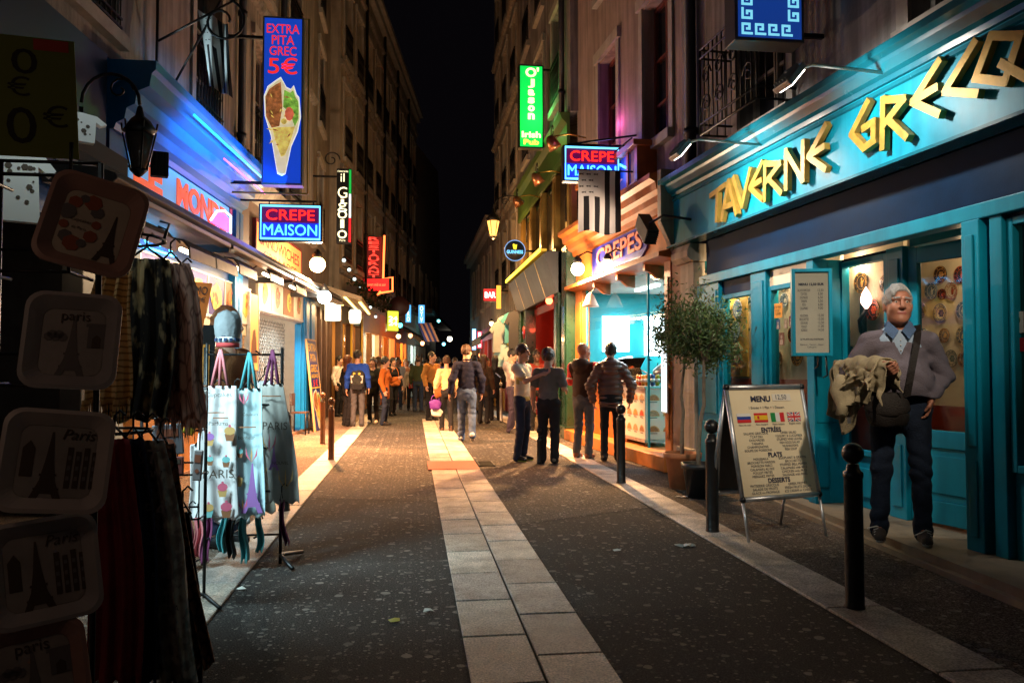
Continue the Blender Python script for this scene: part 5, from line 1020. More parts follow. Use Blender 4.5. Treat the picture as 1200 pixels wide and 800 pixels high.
# food picture panels
FOODM = [mat('food_%d' % i, c, .5, var=.55, vs=26, emit=0) for i, c in enumerate([(.65, .38, .05), (.6, .3, .04), (.45, .2, .05), (.65, .45, .1), (.35, .12, .03)])]
VIOL = mat('violet_print', (.05, .03, .2), .5); CREAMP = mat('cream_print', (.7, .6, .42), .5, var=.1)
fx = [9.0, 9.75, 10.5, 11.25, 12.0, 12.75, 13.4]
def food(t, w_, h_, k):
    m = MB(); rnd = random.Random(k)
    pts = [(w_ * .36 * (1 + rnd.uniform(-.15, .1)) * math.cos(a), h_ * .38 * (1 + rnd.uniform(-.15, .1)) * math.sin(a)) for a in [j * .5236 for j in range(12)]]
    m.prism(pts, -.032, -.028); m.build('food_print', FOODM[k % 5], t); m = MB()
    for j in range(9): a = rnd.uniform(0, 6.3); r_ = rnd.uniform(0, .3); m.disc((w_ * r_ * math.cos(a), -.034 - j * .0003, h_ * r_ * math.sin(a)), min(w_, h_) * rnd.uniform(.05, .1), 6, j % 3)
    m.build('topping_print', [FOODM[(k + 1) % 5], mat('tomato_print', (.5, .06, .02), .5), mat('salad_print', (.15, .3, .03), .5)], t)['kind'] = 'stuff'
for i in range(6):
    w_ = fx[i + 1] - fx[i] - .04; z = 2.36; t = thing('food_picture', '%s of six lit food pictures over the first kebab shop, counted from the price card' % ['first', 'second', 'third', 'fourth', 'fifth', 'sixth'][i], 'picture', FL, ((fx[i] + fx[i + 1]) / 2, -.02, z))
    MB().box(-w_ / 2, w_ / 2, -.025, .02, -.26, .26).build('board', [VIOL, VIOL, VIOL, VIOL, mat('brown_print', (.25, .1, .04), .5), CREAMP][i], t); food(t, w_, .5, i)
    f = MB(); f.box(-w_ / 2 - .018, -w_ / 2 - .001, -.035, .02, -.28, .28); f.box(-w_ / 2, w_ / 2, -.035, .02, .262, .28); f.box(-w_ / 2, w_ / 2, -.035, .02, -.3, -.262); f.build('frame', mat('white_frame', (.65, .62, .56), .4), t)
b = MB(); b.box(9, 13.4, -.03, .08, 1.88, 2.06); bb(b, 'counter_header', CREAMP, lm)
t = thing('poster', 'tall orange lit poster between the two kebab shops', 'poster', FL, (13.48, -.06, 1.95)); MB().box(-.26, .26, -.02, .02, -.62, .62).build('sheet', glow('orange_poster', (1, .45, .12), .55), t)
m = MB(); m.prism([(-.2, -.5), (.2, -.5), (.12, -.1), (.05, .05), (-.06, .02), (-.15, -.2)], -.024, -.021); m.build('figure_print', mat('brown_print', (.25, .1, .04)), t); MB().box(-.3, -.262, -.03, .02, -.64, .64).build('frame', ALU, t); MB().box(.262, .3, -.03, .02, -.64, .64).build('frame', ALU, t)
for i in range(4):
    a, c = 13.85 + i * .92, 13.85 + i * .92 + .88; t = thing('food_picture', '%s of four pale food pictures over the open kebab counter' % ['first', 'second', 'third', 'last'][i], 'picture', FL, ((a + c) / 2, -.02, 2.66))
    MB().box(-.44, .44, -.025, .02, -.27, .27).build('board', [CREAMP, CREAMP, mat('brown_print', (.25, .1, .04)), CREAMP][i], t); food(t, .5, .5, i + 11)
    f = MB(); f.box(-.45, .45, -.035, .02, -.32, -.272); f.build('frame', ALU, t)
# orange lit second fascia sign
t = thing('shop_sign', 'orange lit fascia sign with red lettering over the second kebab shop', 'sign', FL, (15.3, -.03, 3.46)); MB().box(-1.75, 1.75, -.05, 0, -.3, .33).build('face', glow('orange_face', (1, .32, .08), .8), t)
text('SANDWICHES', mat('red_letter', (.5, .02, .03), .5), 'lettering', t, .3, (0, -.056, .1), w=3.1, h=.22, off=.002); text('GRILLADES', mat('red_letter', (.5, .02, .03)), 'lettering', t, .3, (0, -.056, -.16), w=2.6, h=.16, off=.002); f = MB(); f.box(-1.8, -1.751, -.06, .0, -.35, .38); f.box(1.751, 1.8, -.06, 0, -.35, .38); f.box(-1.75, 1.75, -.06, 0, .331, .38); f.build('frame', DKRED, t)
# fronts below the pictures
def lattice(x0, x1, z0, z1, y, name, m, root, st=.085):
    b = MB(); w_, h_ = x1 - x0, z1 - z0; n = int((w_ + h_) / st)
    for i in range(n):
        for s_ in (1, -1):
            o_ = i * st; p0 = (max(0, o_ - h_), min(h_, o_)); p1 = (min(w_, o_), max(0, o_ - w_))
            if p1[0] - p0[0] < .01: continue
            X0, Z0, X1, Z1 = p0[0], p0[1], p1[0], p1[1]
            if s_ < 0: X0, X1 = w_ - X0, w_ - X1
            b.tube([(x0 + X0, y + .004 * s_, z0 + Z0), (x0 + X1, y + .004 * s_, z0 + Z1)], .009, 4, caps=False)
    o = bb(b, name, m, root); o['kind'] = 'stuff'; return o
lattice(9.1, 13.3, .9, 1.86, .04, 'grille', STEEL, lm)
b = MB(); b.box(9, 13.4, -.02, .1, .06, .88); bb(b, 'stall_riser', mat('orange_front', (.5, .2, .05), .5, var=.2), lm)
lattice(15.1, 17.3, .1, 2.3, .3, 'folding_grille', mat('white_grille', (.16, .16, .16), .4), lm, .13)
b = MB(); b.box(13.85, 17.5, -.02, .1, 2.32, 2.386); bb(b, 'door_head', ALU, lm)
for x in (13.78, 17.35): b = MB(); b.box(x, x + .1, -.03, .1, .06, 2.3); bb(b, 'door_post', SKYBLUE if x > 14 else ALU, lm, .006)
for a, c in ((17.5, 18.0), (18.05, 18.6)): b = MB(); b.box(a, c, -.08, .1, .06, 3.0); b.box(a + .08, c - .08, -.1, -.081, .3, 2.8); bb(b, 'pilaster', SKYBLUE, lm, .01)
b = MB(); b.box(14.0, 15.0, .25, .7, .06, 1.05); bb(b, 'counter', mat('counter_cream', (.6, .5, .35), .4), lm, .01); b = MB(); b.box(14.0, 15.0, .2, .72, 1.052, 1.45); bb(b, 'glass_case', GLASS, lm)
b = MB()
for i in range(9): b.box(14.05 + .1 * i, 14.13 + .1 * i, .3, .6, 1.055, 1.18 + .03 * (i % 3), i % 3)
o = bb(b, 'stocked_goods', [mat('goods_%d' % i, (.5, .3, .1)) for i in (0, 1, 2)], lm); o['kind'] = 'stuff'
t = thing('kebab_spit', 'roasting meat cone turning on a spit in the open kebab shop', 'kebab spit', FL, (14.5, 1.0, 1.05)); MB().lathe([(.02, .05), (.12, .08), (.17, .3), (.21, .62), (.2, .75), (.02, .78)], 16).build('meat', mat('roast_meat', (.4, .14, .04), .5, var=.5, vs=14, bump=.6, bs=18), t); MB().tube([(0, 0, 0), (0, 0, 1.0)], .015, 6).build('rod', STEEL, t); MB().cb((0, .25, .4), (.4, .04, .8)).build('grill_back', glow('grill_heat', (1, .3, .08), .9), t)
light('AREA', (15.5 - 9, 1.2, 3.2), 190, (1, .8, .55), lm, sx=3, sy=1.2, aim=(15.2 - 9, -1.5, 0)); light('AREA', (11.2 - 9, 1.2, 3.2), 200, (1, .82, .55), lm, sx=3.5, sy=1, aim=(11.2 - 9, -1.2, 0))
for x in (11.2, 15.5): b = MB(); b.box(x - 1.2, x + 1.2, 1.1, 1.25, 3.2, 3.29); bb(b, 'ceiling_lamp', glow('ceiling_tube', (1, .95, .85), 5), lm)
t = thing('chair', 'dark folding chair standing in the open kebab doorway', 'chair', FL, (16.9, -.12, .0)); b = MB(); b.box(-.18, .18, -.16, .16, .44, .47); b.build('seat', DKWOOD, t); b = MB(); b.box(-.18, .18, .14, .17, .6, .85); b.build('backrest', DKWOOD, t)
for a in (-.17, .17):
    for c_ in (-.15, .15): MB().tube([(a, c_, .0), (a, c_, .45 if c_ < 0 else .85)], .014, 6).build('leg', IRON, t)
# standing poster by the blue pilaster
t = thing('poster_board', 'blue standing poster board with yellow lettering leaning by the blue pilaster', 'poster board', FL, (18.05, -.32, .0), 0, tilt=Matrix.Rotation(R(-6), 4, 'X')); bw, bh = .98, 1.98
MB().box(-bw / 2, bw / 2, 0, .03, .02, bh).build('board', mat('poster_blue', (.01, .025, .16), .4, var=.1), t); f = MB(); f.box(-bw / 2 - .03, -bw / 2, -.01, .035, 0, bh + .03); f.box(bw / 2, bw / 2 + .03, -.01, .035, 0, bh + .03); f.box(-bw / 2, bw / 2, -.01, .035, bh, bh + .03); f.build('frame', mat('pine_edge', (.45, .28, .12), .5), t)
YEL = mat('poster_yellow', (.85, .5, .03), .5)
for s, z, w_, h_ in (('EXTRA', 1.83, .85, .17), ('PITA', 1.6, .6, .17), ('GREC', 1.37, .75, .17), ('SANDWICH', 1.2, .8, .09)): text(s, YEL, 'lettering', t, .15, (0, -.005, z), w=w_, h=h_, off=.002)
text('5 €', mat('poster_red', (.75, .04, .02), .5), 'lettering', t, .15, (0, -.005, 1.05), w=.5, h=.15, off=.006); MB().box(-.46, .46, -.006, -.001, .93, .955).build('rule_line', YEL, t)
def wrap(t, w_, h_, zc, y, glowing=0):
    """printed picture of a filled flatbread cone with salad, meat, tomato"""
    def em(n, c, v=.45, sc=30):
        return mat(n + ('_lit' if glowing else ''), c, .5, var=v, vs=sc, emit=0)
    ol = [(-.0, -.5), (-.12, -.48), (-.3, -.1), (-.47, .1), (-.5, .3), (-.4, .4), (-.2, .46), (-.05, .5), (.1, .4), (.22, .38), (.3, .42), (.38, .33), (.45, .3), (.5, .1), (.42, -.05), (.25, -.2), (.1, -.48)]
    S_ = lambda P: [(x * w_, zc + z * h_) for x, z in P]
    mats = [glow('print_white_edge', (1, 1, .92), .8) if glowing else PRINTW, mat('bread_print', (.75, .62, .38), .5, var=.2, vs=12), mat('meat_print', (.28, .09, .03), .5, var=.6, vs=28), mat('lettuce_print', (.22, .42, .05), .5, var=.5, vs=22), mat('tomato_print2', (.6, .12, .05), .5, var=.3), mat('chips_print', (.75, .5, .1), .5, var=.35, vs=24)]
    if glowing:
        mats = [mats[0]] + [mat(n_ + '_backlit', c_, .5, var=v_, vs=s_, emit=.8) for n_, c_, v_, s_ in (('bread', (.7, .6, .36), .25, 9), ('meat', (.3, .1, .03), .8, 16), ('lettuce', (.2, .42, .05), .7, 13), ('tomato', (.65, .13, .06), .4, 14), ('chips', (.72, .5, .1), .5, 15))]
    m = MB(); m.prism(S_([(x * 1.06, z * 1.03) for x, z in ol]), y - .001, y); m.prism(S_(ol), y - .003, y - .002, 1)
    m.prism(S_([(-.46, .1), (-.48, .3), (-.38, .38), (-.2, .43), (-.05, .46), (0, .2), (-.08, .0), (-.3, -.02)]), y - .0055, y - .004, 2)
    m.prism(S_([(.05, .38), (.22, .35), (.3, .38), (.38, .3), (.46, .26), (.46, .08), (.36, .0), (.2, .15), (.02, .2)]), y - .0075, y - .006, 3)
    m.prism(S_([(-.28, -.02), (.36, .0), (.2, -.2), (.08, -.3), (-.02, -.32), (-.18, -.16)]), y - .0095, y - .008, 5)
    m.disc((.2 * w_, y - .0115, zc + .13 * h_), .13 * w_, 9, 4, 1, 1.6); m.disc((.05 * w_, y - .012, zc + .05 * h_), .09 * w_, 8, 5); rnd = random.Random(4)
    for i in range(26):
        a, c = rnd.uniform(-.36, .34), rnd.uniform(-.2, .36); q = rnd.uniform(0, 3.1); l = rnd.uniform(.05, .11); k_ = 2 if a < -.05 and c > -.02 else (3 if a > .1 and c > .1 else 5); k_ = rnd.choice((k_, 5, 2, k_))
        dx, dz = l * math.cos(q) * w_, l * math.sin(q) * w_; nx_, nz_ = -dz * .25, dx * .25; X_, Z_ = a * w_, zc + c * h_
        m.add([(X_ - dx, y - .013 - i * .0002, Z_ - dz), (X_ + nx_, y - .013 - i * .0002, Z_ + nz_), (X_ + dx, y - .013 - i * .0002, Z_ + dz), (X_ - nx_, y - .013 - i * .0002, Z_ - nz_)], [(3, 2, 1, 0)], k_)
    m.build('wrap_print', mats, t)
wrap(t, .8, .85, .48, -.002)
# tall lit kebab sign
Y = 11.5; a, c = dep(306, 216, Y), dep(356, 21, Y); w_, h_ = c[0] - a[0], c[1] - a[1]; t = thing('tall_sign', 'tall blue lit sign with a filled pita wrap and red price', 'sign', FW, (a[0] + w_ / 2, Y, a[1]))
MB().box(-w_ / 2, w_ / 2, 0, .2, 0, h_).build('cabinet', mat('steel_cabinet', (.2, .22, .24), .35, .6), t, .008)
fm = glow('blue_sign_light', (.008, .055, .5), .85); MB().box(-w_ / 2 + .025, w_ / 2 - .025, -.006, -.001, .03, h_ - .03).build('face', fm, t)
RL = glow('sign_red', (1, .03, .025), .9)
for s, zf, ww, hh in (('EXTRA', .925, .8, .055), ('PITA', .858, .55, .055), ('GREC', .793, .66, .055), ('5€', .705, .72, .1)): text(s, RL, 'lettering', t, .2, (0, -.009, h_ * zf), w=w_ * ww, h=h_ * hh, off=.002)
wrap(t, w_ * .86, h_ * .57, h_ * .345, -.008, 1)
b = MB(); b.tube([(w_ / 2 + .06, .1, -.1), (w_ / 2 + .06, .1, h_ + .02), (0, .1, h_ + .02)], .014, 6); b.build('guard_tube', mat('olive_tube', (.25, .22, .03), .4), t); MB().tube([(w_ / 2 + .06, .1, -.1), (-.7, .1, -.1)], .014, 6).build('lower_tube', mat('olive_tube', (.25, .22, .03)), t)
for z in (.02, h_ - .3): MB().box(-w_ / 2 - .65, -w_ / 2, .08, .12, z, z + .04).build('bracket', IRON, t)
# scrolled iron bracket and the flag above the first shop
t = thing('scroll_bracket', 'black scrolled iron bracket high on the dim wall above the flag', 'bracket', FW, (-2.2, 9.2, 5.55)); b = MB(); b.tube([(-.7, 0, 0), (.3, 0, 0)], .018, 6); b.tube([(-.65, 0, -.9), (-.65, 0, .05)], .018, 6); b.tube([(-.65, 0, -.55), (.2, 0, -.02)], .014, 6)
b.tube([(.05 + .28 * (1 - q / 26) * math.cos(1.57 - q * .42), 0, -.28 + .28 * (1 - q / 26) * math.sin(1.57 - q * .42)) for q in range(20)], .016, 6); b.build('scrollwork', IRON, t)
c = dep(250, 12, 9.3); e_ = dep(266, 100, 9.3)
def drape(u, v, w_, h_):
    x = (u - .5) * w_ * (1 - .25 * v) + .24 * v * h_ * .45; return (x, .05 * math.sin(u * 10 + v * 3), -v * h_ - .16 * u * (1 - v) - .12 * (u) * v)
t = striped_flag('black and white striped flag drooping from a slanted pole over the kebab shop', (c[0], 9.3, c[1]), .34, .88, drape)
MB().tube([(-.5, .1, -.95), (.08, 0, .12)], .014, 6).build('pole', IRON, t); MB().lathe([(.02, -.12), (.06, 0), (.07, .1), (.03, .1)], 8, 0, (-.5, .1, -.95)).build('pole_socket', glow('pale_lamp_cone', (.6, .85, .9), .5), t); light('SPOT', (-.45, -.35, -.85), 16, (.6, .9, 1), t, .05, cone=80, aim=(.1, 0, -.3))
# unlit wall lantern and the black floodlight behind it
c = dep(163, 178, 7.5); lantern('unlit black wall lantern with a scrolled arm by the blue cornice', (c[0], 7.5, c[1]), FW, .78, False, 0, -.5)
c = dep(187, 193, 8.0); t = thing('floodlight', 'square black floodlight seen from behind next to the unlit lantern', 'floodlight', FW, (c[0], 8, c[1]), R(20)); MB().cb((0, 0, 0), (.16, .1, .24)).build('housing', HOOD, t, .01); b = MB()
for i in range(5): b.cb((-.06 + .03 * i, -.065, 0), (.008, .03, .2))
b.build('cooling_fins', HOOD, t); MB().tube([(0, .05, 0), (-.4, .5, .05)], .014, 6).build('arm', IRON, t)
# dazzling lamps at the awning end
c = dep(372, 310, 15.0); bulb('street_bulb', 'dazzling orange bulb above the end of the kebab awning', (c[0], 15.0, c[1]), FW, (1, .62, .25), 24, 4600, .145, None, (1, .34, .07), lr=.1)
c = dep(380, 348, 16.0); bulb('street_bulb', 'dazzling cold white bulb at the corner after the blue pilaster', (c[0], 16.0, c[1]), FW, (.8, 1, .95), 24, 420, .135, None, (.85, 1, .92), lr=.1)

# ================================================================ brown house front
b = MB(); b.box(18.75, 23.2, -.05, .1, 2.9, 3.48); bb(b, 'fascia', DKWOOD, mid)
for x, w__ in ((18.75, .75), (20.3, .35), (21.5, .35), (22.75, .4)):
    b = MB(); b.box(x, x + w__, -.1, .1, .0, 2.898); b.box(x + .06, x + w__ - .06, -.12, -.101, .3, 2.6); bb(b, 'wood_post', DKWOOD, mid, .01)
b = MB(); b.box(18.75, 23.2, 2.2, 2.3, 0, 3.4); b.box(18.75, 23.2, .1, 2.2, 2.7, 2.76); bb(b, 'bar_wall', mat('amber_wall', (.4, .2, .06), .6), mid)
t = thing('bar_canopy', 'slanting bar canopy with yellow strip lights above the dark wood front', 'canopy', FG, (21, -.05, 3.1)); b = MB(); b.ext([(0, .3), (-1.15, -.05), (-1.15, -.15), (0, .18)], -2.0, 2.3); b.build('sheet', mat('tan_canopy', (.35, .25, .14), .6, var=.2), t)
for y, z in ((-.35, .08), (-.75, -.05), (-1.1, -.17)): MB().box(-1.9, 2.2, y - .03, y + .03, z - .02, z + .0).build('light_strip', glow('amber_strip', (1, .75, .25), 3.5), t)
light('AREA', (0, -.7, -.25), 200, (1, .6, .25), t, sx=3.8, sy=.8)
for i, (px, py, Y, lb) in enumerate([(390, 362, 20.5, 'square white lantern hanging under the bar canopy'), (416, 370, 23.5, 'round white lantern hanging by the yellow bar frame')]):
    c = dep(px, py, Y); t = thing('hanging_lantern', lb, 'lantern', FW, (c[0], Y, c[1])); MB().lathe([(.14, -.22), (.18, -.1), (.18, .12), (.13, .18)] if i else [(.18, -.3), (.2, -.28), (.2, .22), (.16, .26)], 12 if i else 4).build('shade', glow('lantern_cream', (1, .88, .6), 2.2), t); b = MB(); b.lathe([(.2, .2), (.12, .32), (.02, .36)], 8); b.tube([(0, 0, .35), (0, 0, .6)], .01, 5); b.build('cap', IRON, t)
# vertical trattoria sign
Y = 19; a, c = dep(394, 285, Y), dep(412, 198, Y); w_, h_ = c[0] - a[0], c[1] - a[1]; t = thing('trattoria_sign', 'black vertical sign with glowing letters and an Italian flag stripe', 'sign', FW, (a[0] + w_ / 2, Y, a[1])); MB().box(-w_ / 2, w_ / 2, 0, .16, 0, h_).build('cabinet', CASE, t, .006)
GLW = glow('ivory_neon', (.95, .9, .55), 1.7)
for i, cc in enumerate(((.8, .01, .02), (.7, .8, .85), (.005, .35, .05))): MB().box(w_ / 2 - .055, w_ / 2 - .005, -.02, -.001, .03 + i * h_ * .325, .03 + (i + 1) * h_ * .325 - .01).build('flag_stripe', glow('stripe_%d' % i, cc, 1.1), t)
text('ristorante', GLW, 'lettering', t, .1, (-.03, -.008, h_ * .965), w=w_ * .72, h=.05)
for s, zf, hh in (('il', .88, .2), ('G', .68, .26), ('i', .57, .16), ('g', .48, .22), ('o', .385, .2), ('l', .26, .2), ('o', .12, .2)): text(s, GLW, 'lettering', t, .2, (-.035, -.008, h_ * zf), h=hh, w=.09 if s in 'il' else .22, off=.0)
text('Paris', GLW, 'lettering', t, .1, (-.03, -.008, .07), w=w_ * .4, h=.05); MB().box(-w_ / 2 - .7, -w_ / 2, .05, .09, h_ - .2, h_ - .16).build('bracket', IRON, t)
MB().tube([(-.3 + .2 * (1 - q / 24) * math.cos(q * .42), .05, h_ + .22 + .2 * (1 - q / 24) * math.sin(q * .42)) for q in range(20)], .016, 6).build('scroll', IRON, t)
# red restaurant neon
Y = 27; a, c = dep(428, 326, Y), dep(448, 277, Y); w_, h_ = c[0] - a[0], c[1] - a[1]; t = thing('restaurant_sign', 'red neon restaurant sign with an arrow bending under its lower panel', 'sign', FW, (a[0] + w_ / 2, Y, a[1])); MB().box(-w_ / 2, w_ / 2, 0, .16, 0, h_).build('cabinet', CASE, t)
MB().box(-w_ / 2 + .02, w_ / 2 - .02, -.006, -.001, .02, h_ - .02).build('face', glow('ember_face', (.12, .004, .004), 1), t)
for i, ch in enumerate('RESTAURANT'): text(ch, glow('ember_letters', (1, .05, .03), 2.2), 'lettering', t, .2, (0, -.009, h_ * (.94 - i * .098)), w=w_ * .62, h=h_ * .075, off=.004)
NOR = glow('arrow_orange', (1, .14, .03), 5); a2, c2 = dep(425, 342, Y), dep(457, 325, Y); ox, oz = t.location.x, t.location.z
MB().box(a2[0] - ox, c2[0] - ox, -.03, .14, a2[1] - oz, c2[1] - oz - .02).build('lower_cabinet', CASE, t); MB().box(a2[0] - ox + .04, c2[0] - ox - .04, -.038, -.031, a2[1] - oz + .04, c2[1] - oz - .06).build('lower_face', glow('red_panel', (.9, .02, .02), 1.3), t)
text('ouvert midi et soir', glow('ember_letters', (1, .05, .03), 2.2) if False else glow('orange_script', (1, .3, .1), 1.6), 'lettering', t, .1, ((a2[0] + c2[0]) / 2 - ox, -.044, (a2[1] + c2[1]) / 2 - oz), w=(c2[0] - a2[0]) * .7, h=.1)
def pt(px, py): q = dep(px, py, Y - .1); return (q[0] - ox, -.1, q[1] - oz)
MB().tube([pt(*p) for p in ((450.5, 276), (449, 326), (460, 325), (460, 341), (446, 343), (442, 346), (446, 341))], .035, 6).build('arrow_tube', NOR, t); MB().box(-w_ / 2 - .9, -w_ / 2, .05, .1, h_ - .1, h_ - .05).build('bracket', IRON, t)
# shops under the bending house
fx2 = (2.4, 5.6, 9.3, 13.2, 16.9, 20.5)
shopfront(bend, fx2[0], fx2[1] - .05, DKWOOD, mat('amber_wall', (.4, .2, .06)), 3.4, 60, WARM, 2, glow('warm_tube', (1, .75, .4), 5), head=2.7)
shopfront(bend, fx2[1], fx2[2] - .05, mat('orange_front', (.5, .2, .05)), mat('pale_shop_wall', (.65, .6, .5), .6), 3.4, 240, (1, .85, .6), 2, glow('white_tube2', (1, .95, .8), 7), head=2.6)
shopfront(bend, fx2[2], fx2[3] - .05, mat('vivid_orange_front', (.65, .2, .03), .5), mat('warm_shop_wall', (.6, .4, .2)), 3.4, 220, (1, .6, .25), 2, glow('warm_tube', (1, .75, .4), 5), head=2.6)
shopfront(bend, fx2[3], fx2[4] - .05, mat('vivid_orange_front', (.65, .2, .03)), mat('warm_shop_wall', (.6, .4, .2)), 3.4, 220, (1, .55, .2), 3, glow('warm_tube', (1, .75, .4), 5), [mat('black_awning', (.02, .02, .02)), mat('brown_awning', (.1, .05, .03), .7)], head=2.5)
shopfront(bend, fx2[4], fx2[5], mat('pale_front', (.5, .5, .45), .5), mat('cold_shop_wall', (.35, .5, .52)), 3.4, 140, (.8, 1, .95), 3, glow('cold_tube', (.8, .97, 1), 5), head=2.5)
shopfront(end, 0, 6, mat('pale_front', (.5, .5, .45)), mat('cold_shop_wall', (.35, .5, .52)), 4.1, 160, (.85, 1, .95), 4, glow('cold_tube', (.8, .97, 1), 5), head=2.6, dpt=.25)
t = thing('yellow_frame', 'yellow painted door frame standing out from the dark bar front', 'door frame', FC, (4.6, -.06, 0)); b = MB(); b.box(-.9, -.78, -.06, .0, 0, 3.1); b.box(.78, .9, -.06, 0, 0, 3.1); b.box(-.78, .78, -.06, 0, 2.98, 3.1); b.build('frame', mat('yellow_frame_paint', (.8, .5, .03), .4), t)
Y = 27.5; t = box_sign('square yellow green lit sign above the orange shop', 453, 468, 364, 388, 27.5, glow('lime_face', (.75, .9, .05), 1.6), '24\n24', glow('lime_letters', (1, 1, .85), 2.5), case=mat('lime_case', (.4, .4, .05), .5)); t.rotation_euler.z += R(25)
box_sign('tall pale blue lit sign, nearer of the two blue signs', 475, 482, 357, 378, 31, glow('azure_face', (.08, .42, .9), 1.4), 'P\nR\nO', glow('pale_ice', (.8, .95, 1), 2), True, -1.0)
box_sign('tall pale blue lit sign with round letters, farther of the two blue signs', 490, 498, 357, 379, 34, glow('azure_face', (.08, .42, .9), 1.4), 'O\nY\nV', glow('pale_ice', (.8, .95, 1), 2), True, -.8)
c = dep(497, 378, 34); t = thing('striped_banner', 'blue and pale striped banner hanging below the farther blue sign', 'banner', FW, (c[0], 34, c[1])); b = MB()
for i in range(6): b.add([(-.3 + .1 * i, .02 * i, 0), (-.2 + .1 * i, .02 * i + .01, 0), (.15 + .1 * i, .02 * i, -.8), (.05 + .1 * i, .02 * i, -.8)], [(3, 2, 1, 0)], i % 2)
o = b.build('cloth', [mat('banner_blue', (.03, .08, .5), .7), mat('banner_pale', (.6, .45, .4), .7)], t); md = o.modifiers.new('s', 'SOLIDIFY'); md.thickness = .01
c = dep(468, 359, 30); t = thing('round_awning', 'dark round shop sign disc hanging over the lime sign', 'sign', FW, (c[0], 30, c[1])); MB().lathe([(.001, -.08), (.38, -.08), (.38, .08), (.001, .08)], 18, 0, (0, 0, 0), Matrix.Rotation(R(90), 3, 'X')).build('disc', mat('maroon_disc', (.06, .02, .02), .5), t); MB().box(-1.3, -.36, -.02, .02, -.03, .03).build('bracket', IRON, t)
for i, (px, py, Y, cc, nm) in enumerate([(469, 381, 28.6, (.1, .8, .8), 'teal lamp beside the lime sign'), (514, 376, 42, (.2, .9, .9), 'teal lamp under the canopy of the end house'), (520, 403, 40, (.2, .75, 1), 'blue white lamp low at the end of the street'), (481, 393, 31, (1, .35, .15), 'orange lamp over the orange shop counter'), (495, 402, 33, (1, .45, .2), 'orange lamp near the end of the bending house'), (467, 394, 29, (1, .6, .3), 'warm lamp under the lime sign'), (576, 379, 28, (1, .7, .35), 'warm lamp under the black awning past the pub'), (527, 397, 60, (1, .9, .7), 'white globe lamp glowing at the very end of the street'), (563, 416, 36, (1, .25, .08), 'small red lamp low on the pub side far away')]):
    c = dep(px, py, Y); bulb('far_lamp', nm, (c[0], Y, c[1]), FW, cc, 5, 25 if i in (3, 4, 6) else 8, .085 if i != 7 else .2, None, cc, .1)
# string of small bulbs and awning valance under the restaurant sign
for i in range(7):
    c = dep(403 + 6.2 * i, 305 + 11.0 * i, 21 + 1.2 * i); bulb('garland_bulb', 'small pale bulb in the garland, %s from the trattoria sign' % ['first', 'second', 'third', 'fourth', 'fifth', 'sixth', 'seventh'][i], (c[0], 21 + 1.2 * i, c[1]), FW, (.75, .95, .9), 2, 0, .05, None, group='garland bulbs over the bar canopy')
for i in range(4):
    x0_ = 2.6 + 1.7 * i; t = thing('planter_box', ['first', 'second', 'third', 'fourth'][i] + ' railing box with trailing plants over the bar front', 'planter', FC, (x0_ + .7, -.3, 3.55)); MB().box(-.65, .65, -.15, .15, 0, .22).build('box', DKWOOD, t, .01); b = MB(); rnd = random.Random(i)
    for q in range(130):
        p = Vector((rnd.uniform(-.65, .65), rnd.uniform(-.25, .2), rnd.uniform(-.1, .45))); d = Vector((rnd.uniform(-1, 1), rnd.uniform(-1, 1), rnd.uniform(-.5, 1))).normalized() * .07; s_ = d.orthogonal() * .5; b.add([p - d, p + s_, p + d, p - s_], [(0, 1, 2, 3)])
    b.build('foliage', mat('planter_leaf', (.03, .05, .02), .6, var=.4, vs=5), t)['kind'] = 'stuff'
# ================================================================ souvenir shop at the near end of the kebab house
b = MB(); b.box(8.2, 8.25, 0, 2.5, 0, 4.4); b.box(.2, 8.15, 2.6, 2.7, 0, 4.4); b.box(.15, .2, .0, 2.6, 0, 4.4); b.box(.2, 8.2, .0, 2.6, 3.05, 3.15); bb(b, 'souvenir_wall', mat('souvenir_wall', (.05, .045, .045), .8, var=.3), lm)
b = MB(); b.box(.2, 8.2, -.03, .1, 3.16, 4.44); bb(b, 'souvenir_fascia', mat('ink_blue_fascia', (.015, .03, .07), .4, var=.2), lm)
for x in (.2, 4.1, 7.75): b = MB(); b.box(x, x + .4, -.05, .15, 0, 3.158); bb(b, 'souvenir_post', mat('souvenir_wall', (.05, .045, .045)), lm, .01)
for x in (2.4, 5.6): b = MB(); b.box(x - 1, x + 1, .4, .5, 2.98, 3.04); bb(b, 'souvenir_tube', glow('souvenir_tube', (.8, .98, 1), .6), lm)
light('AREA', (4.5 - 9, -1.05, 2.5), 40, (.62, .93, 1), lm, sx=.7, sy=.4, spread=85, aim=(5.9 - 9, -2.1, .7))
c = dep(85, 150, 3.3); b = MB(); t = thing('shop_awning', 'black souvenir shop awning over the racks', 'awning', FL, (3.2, -.05, 2.6)); b.ext([(0, .45), (-1.5, .0), (-1.5, -.1), (0, .38)], -3.0, 1.9); b.build('sheet', mat('black_canvas', (.012, .012, .014), .8), t)
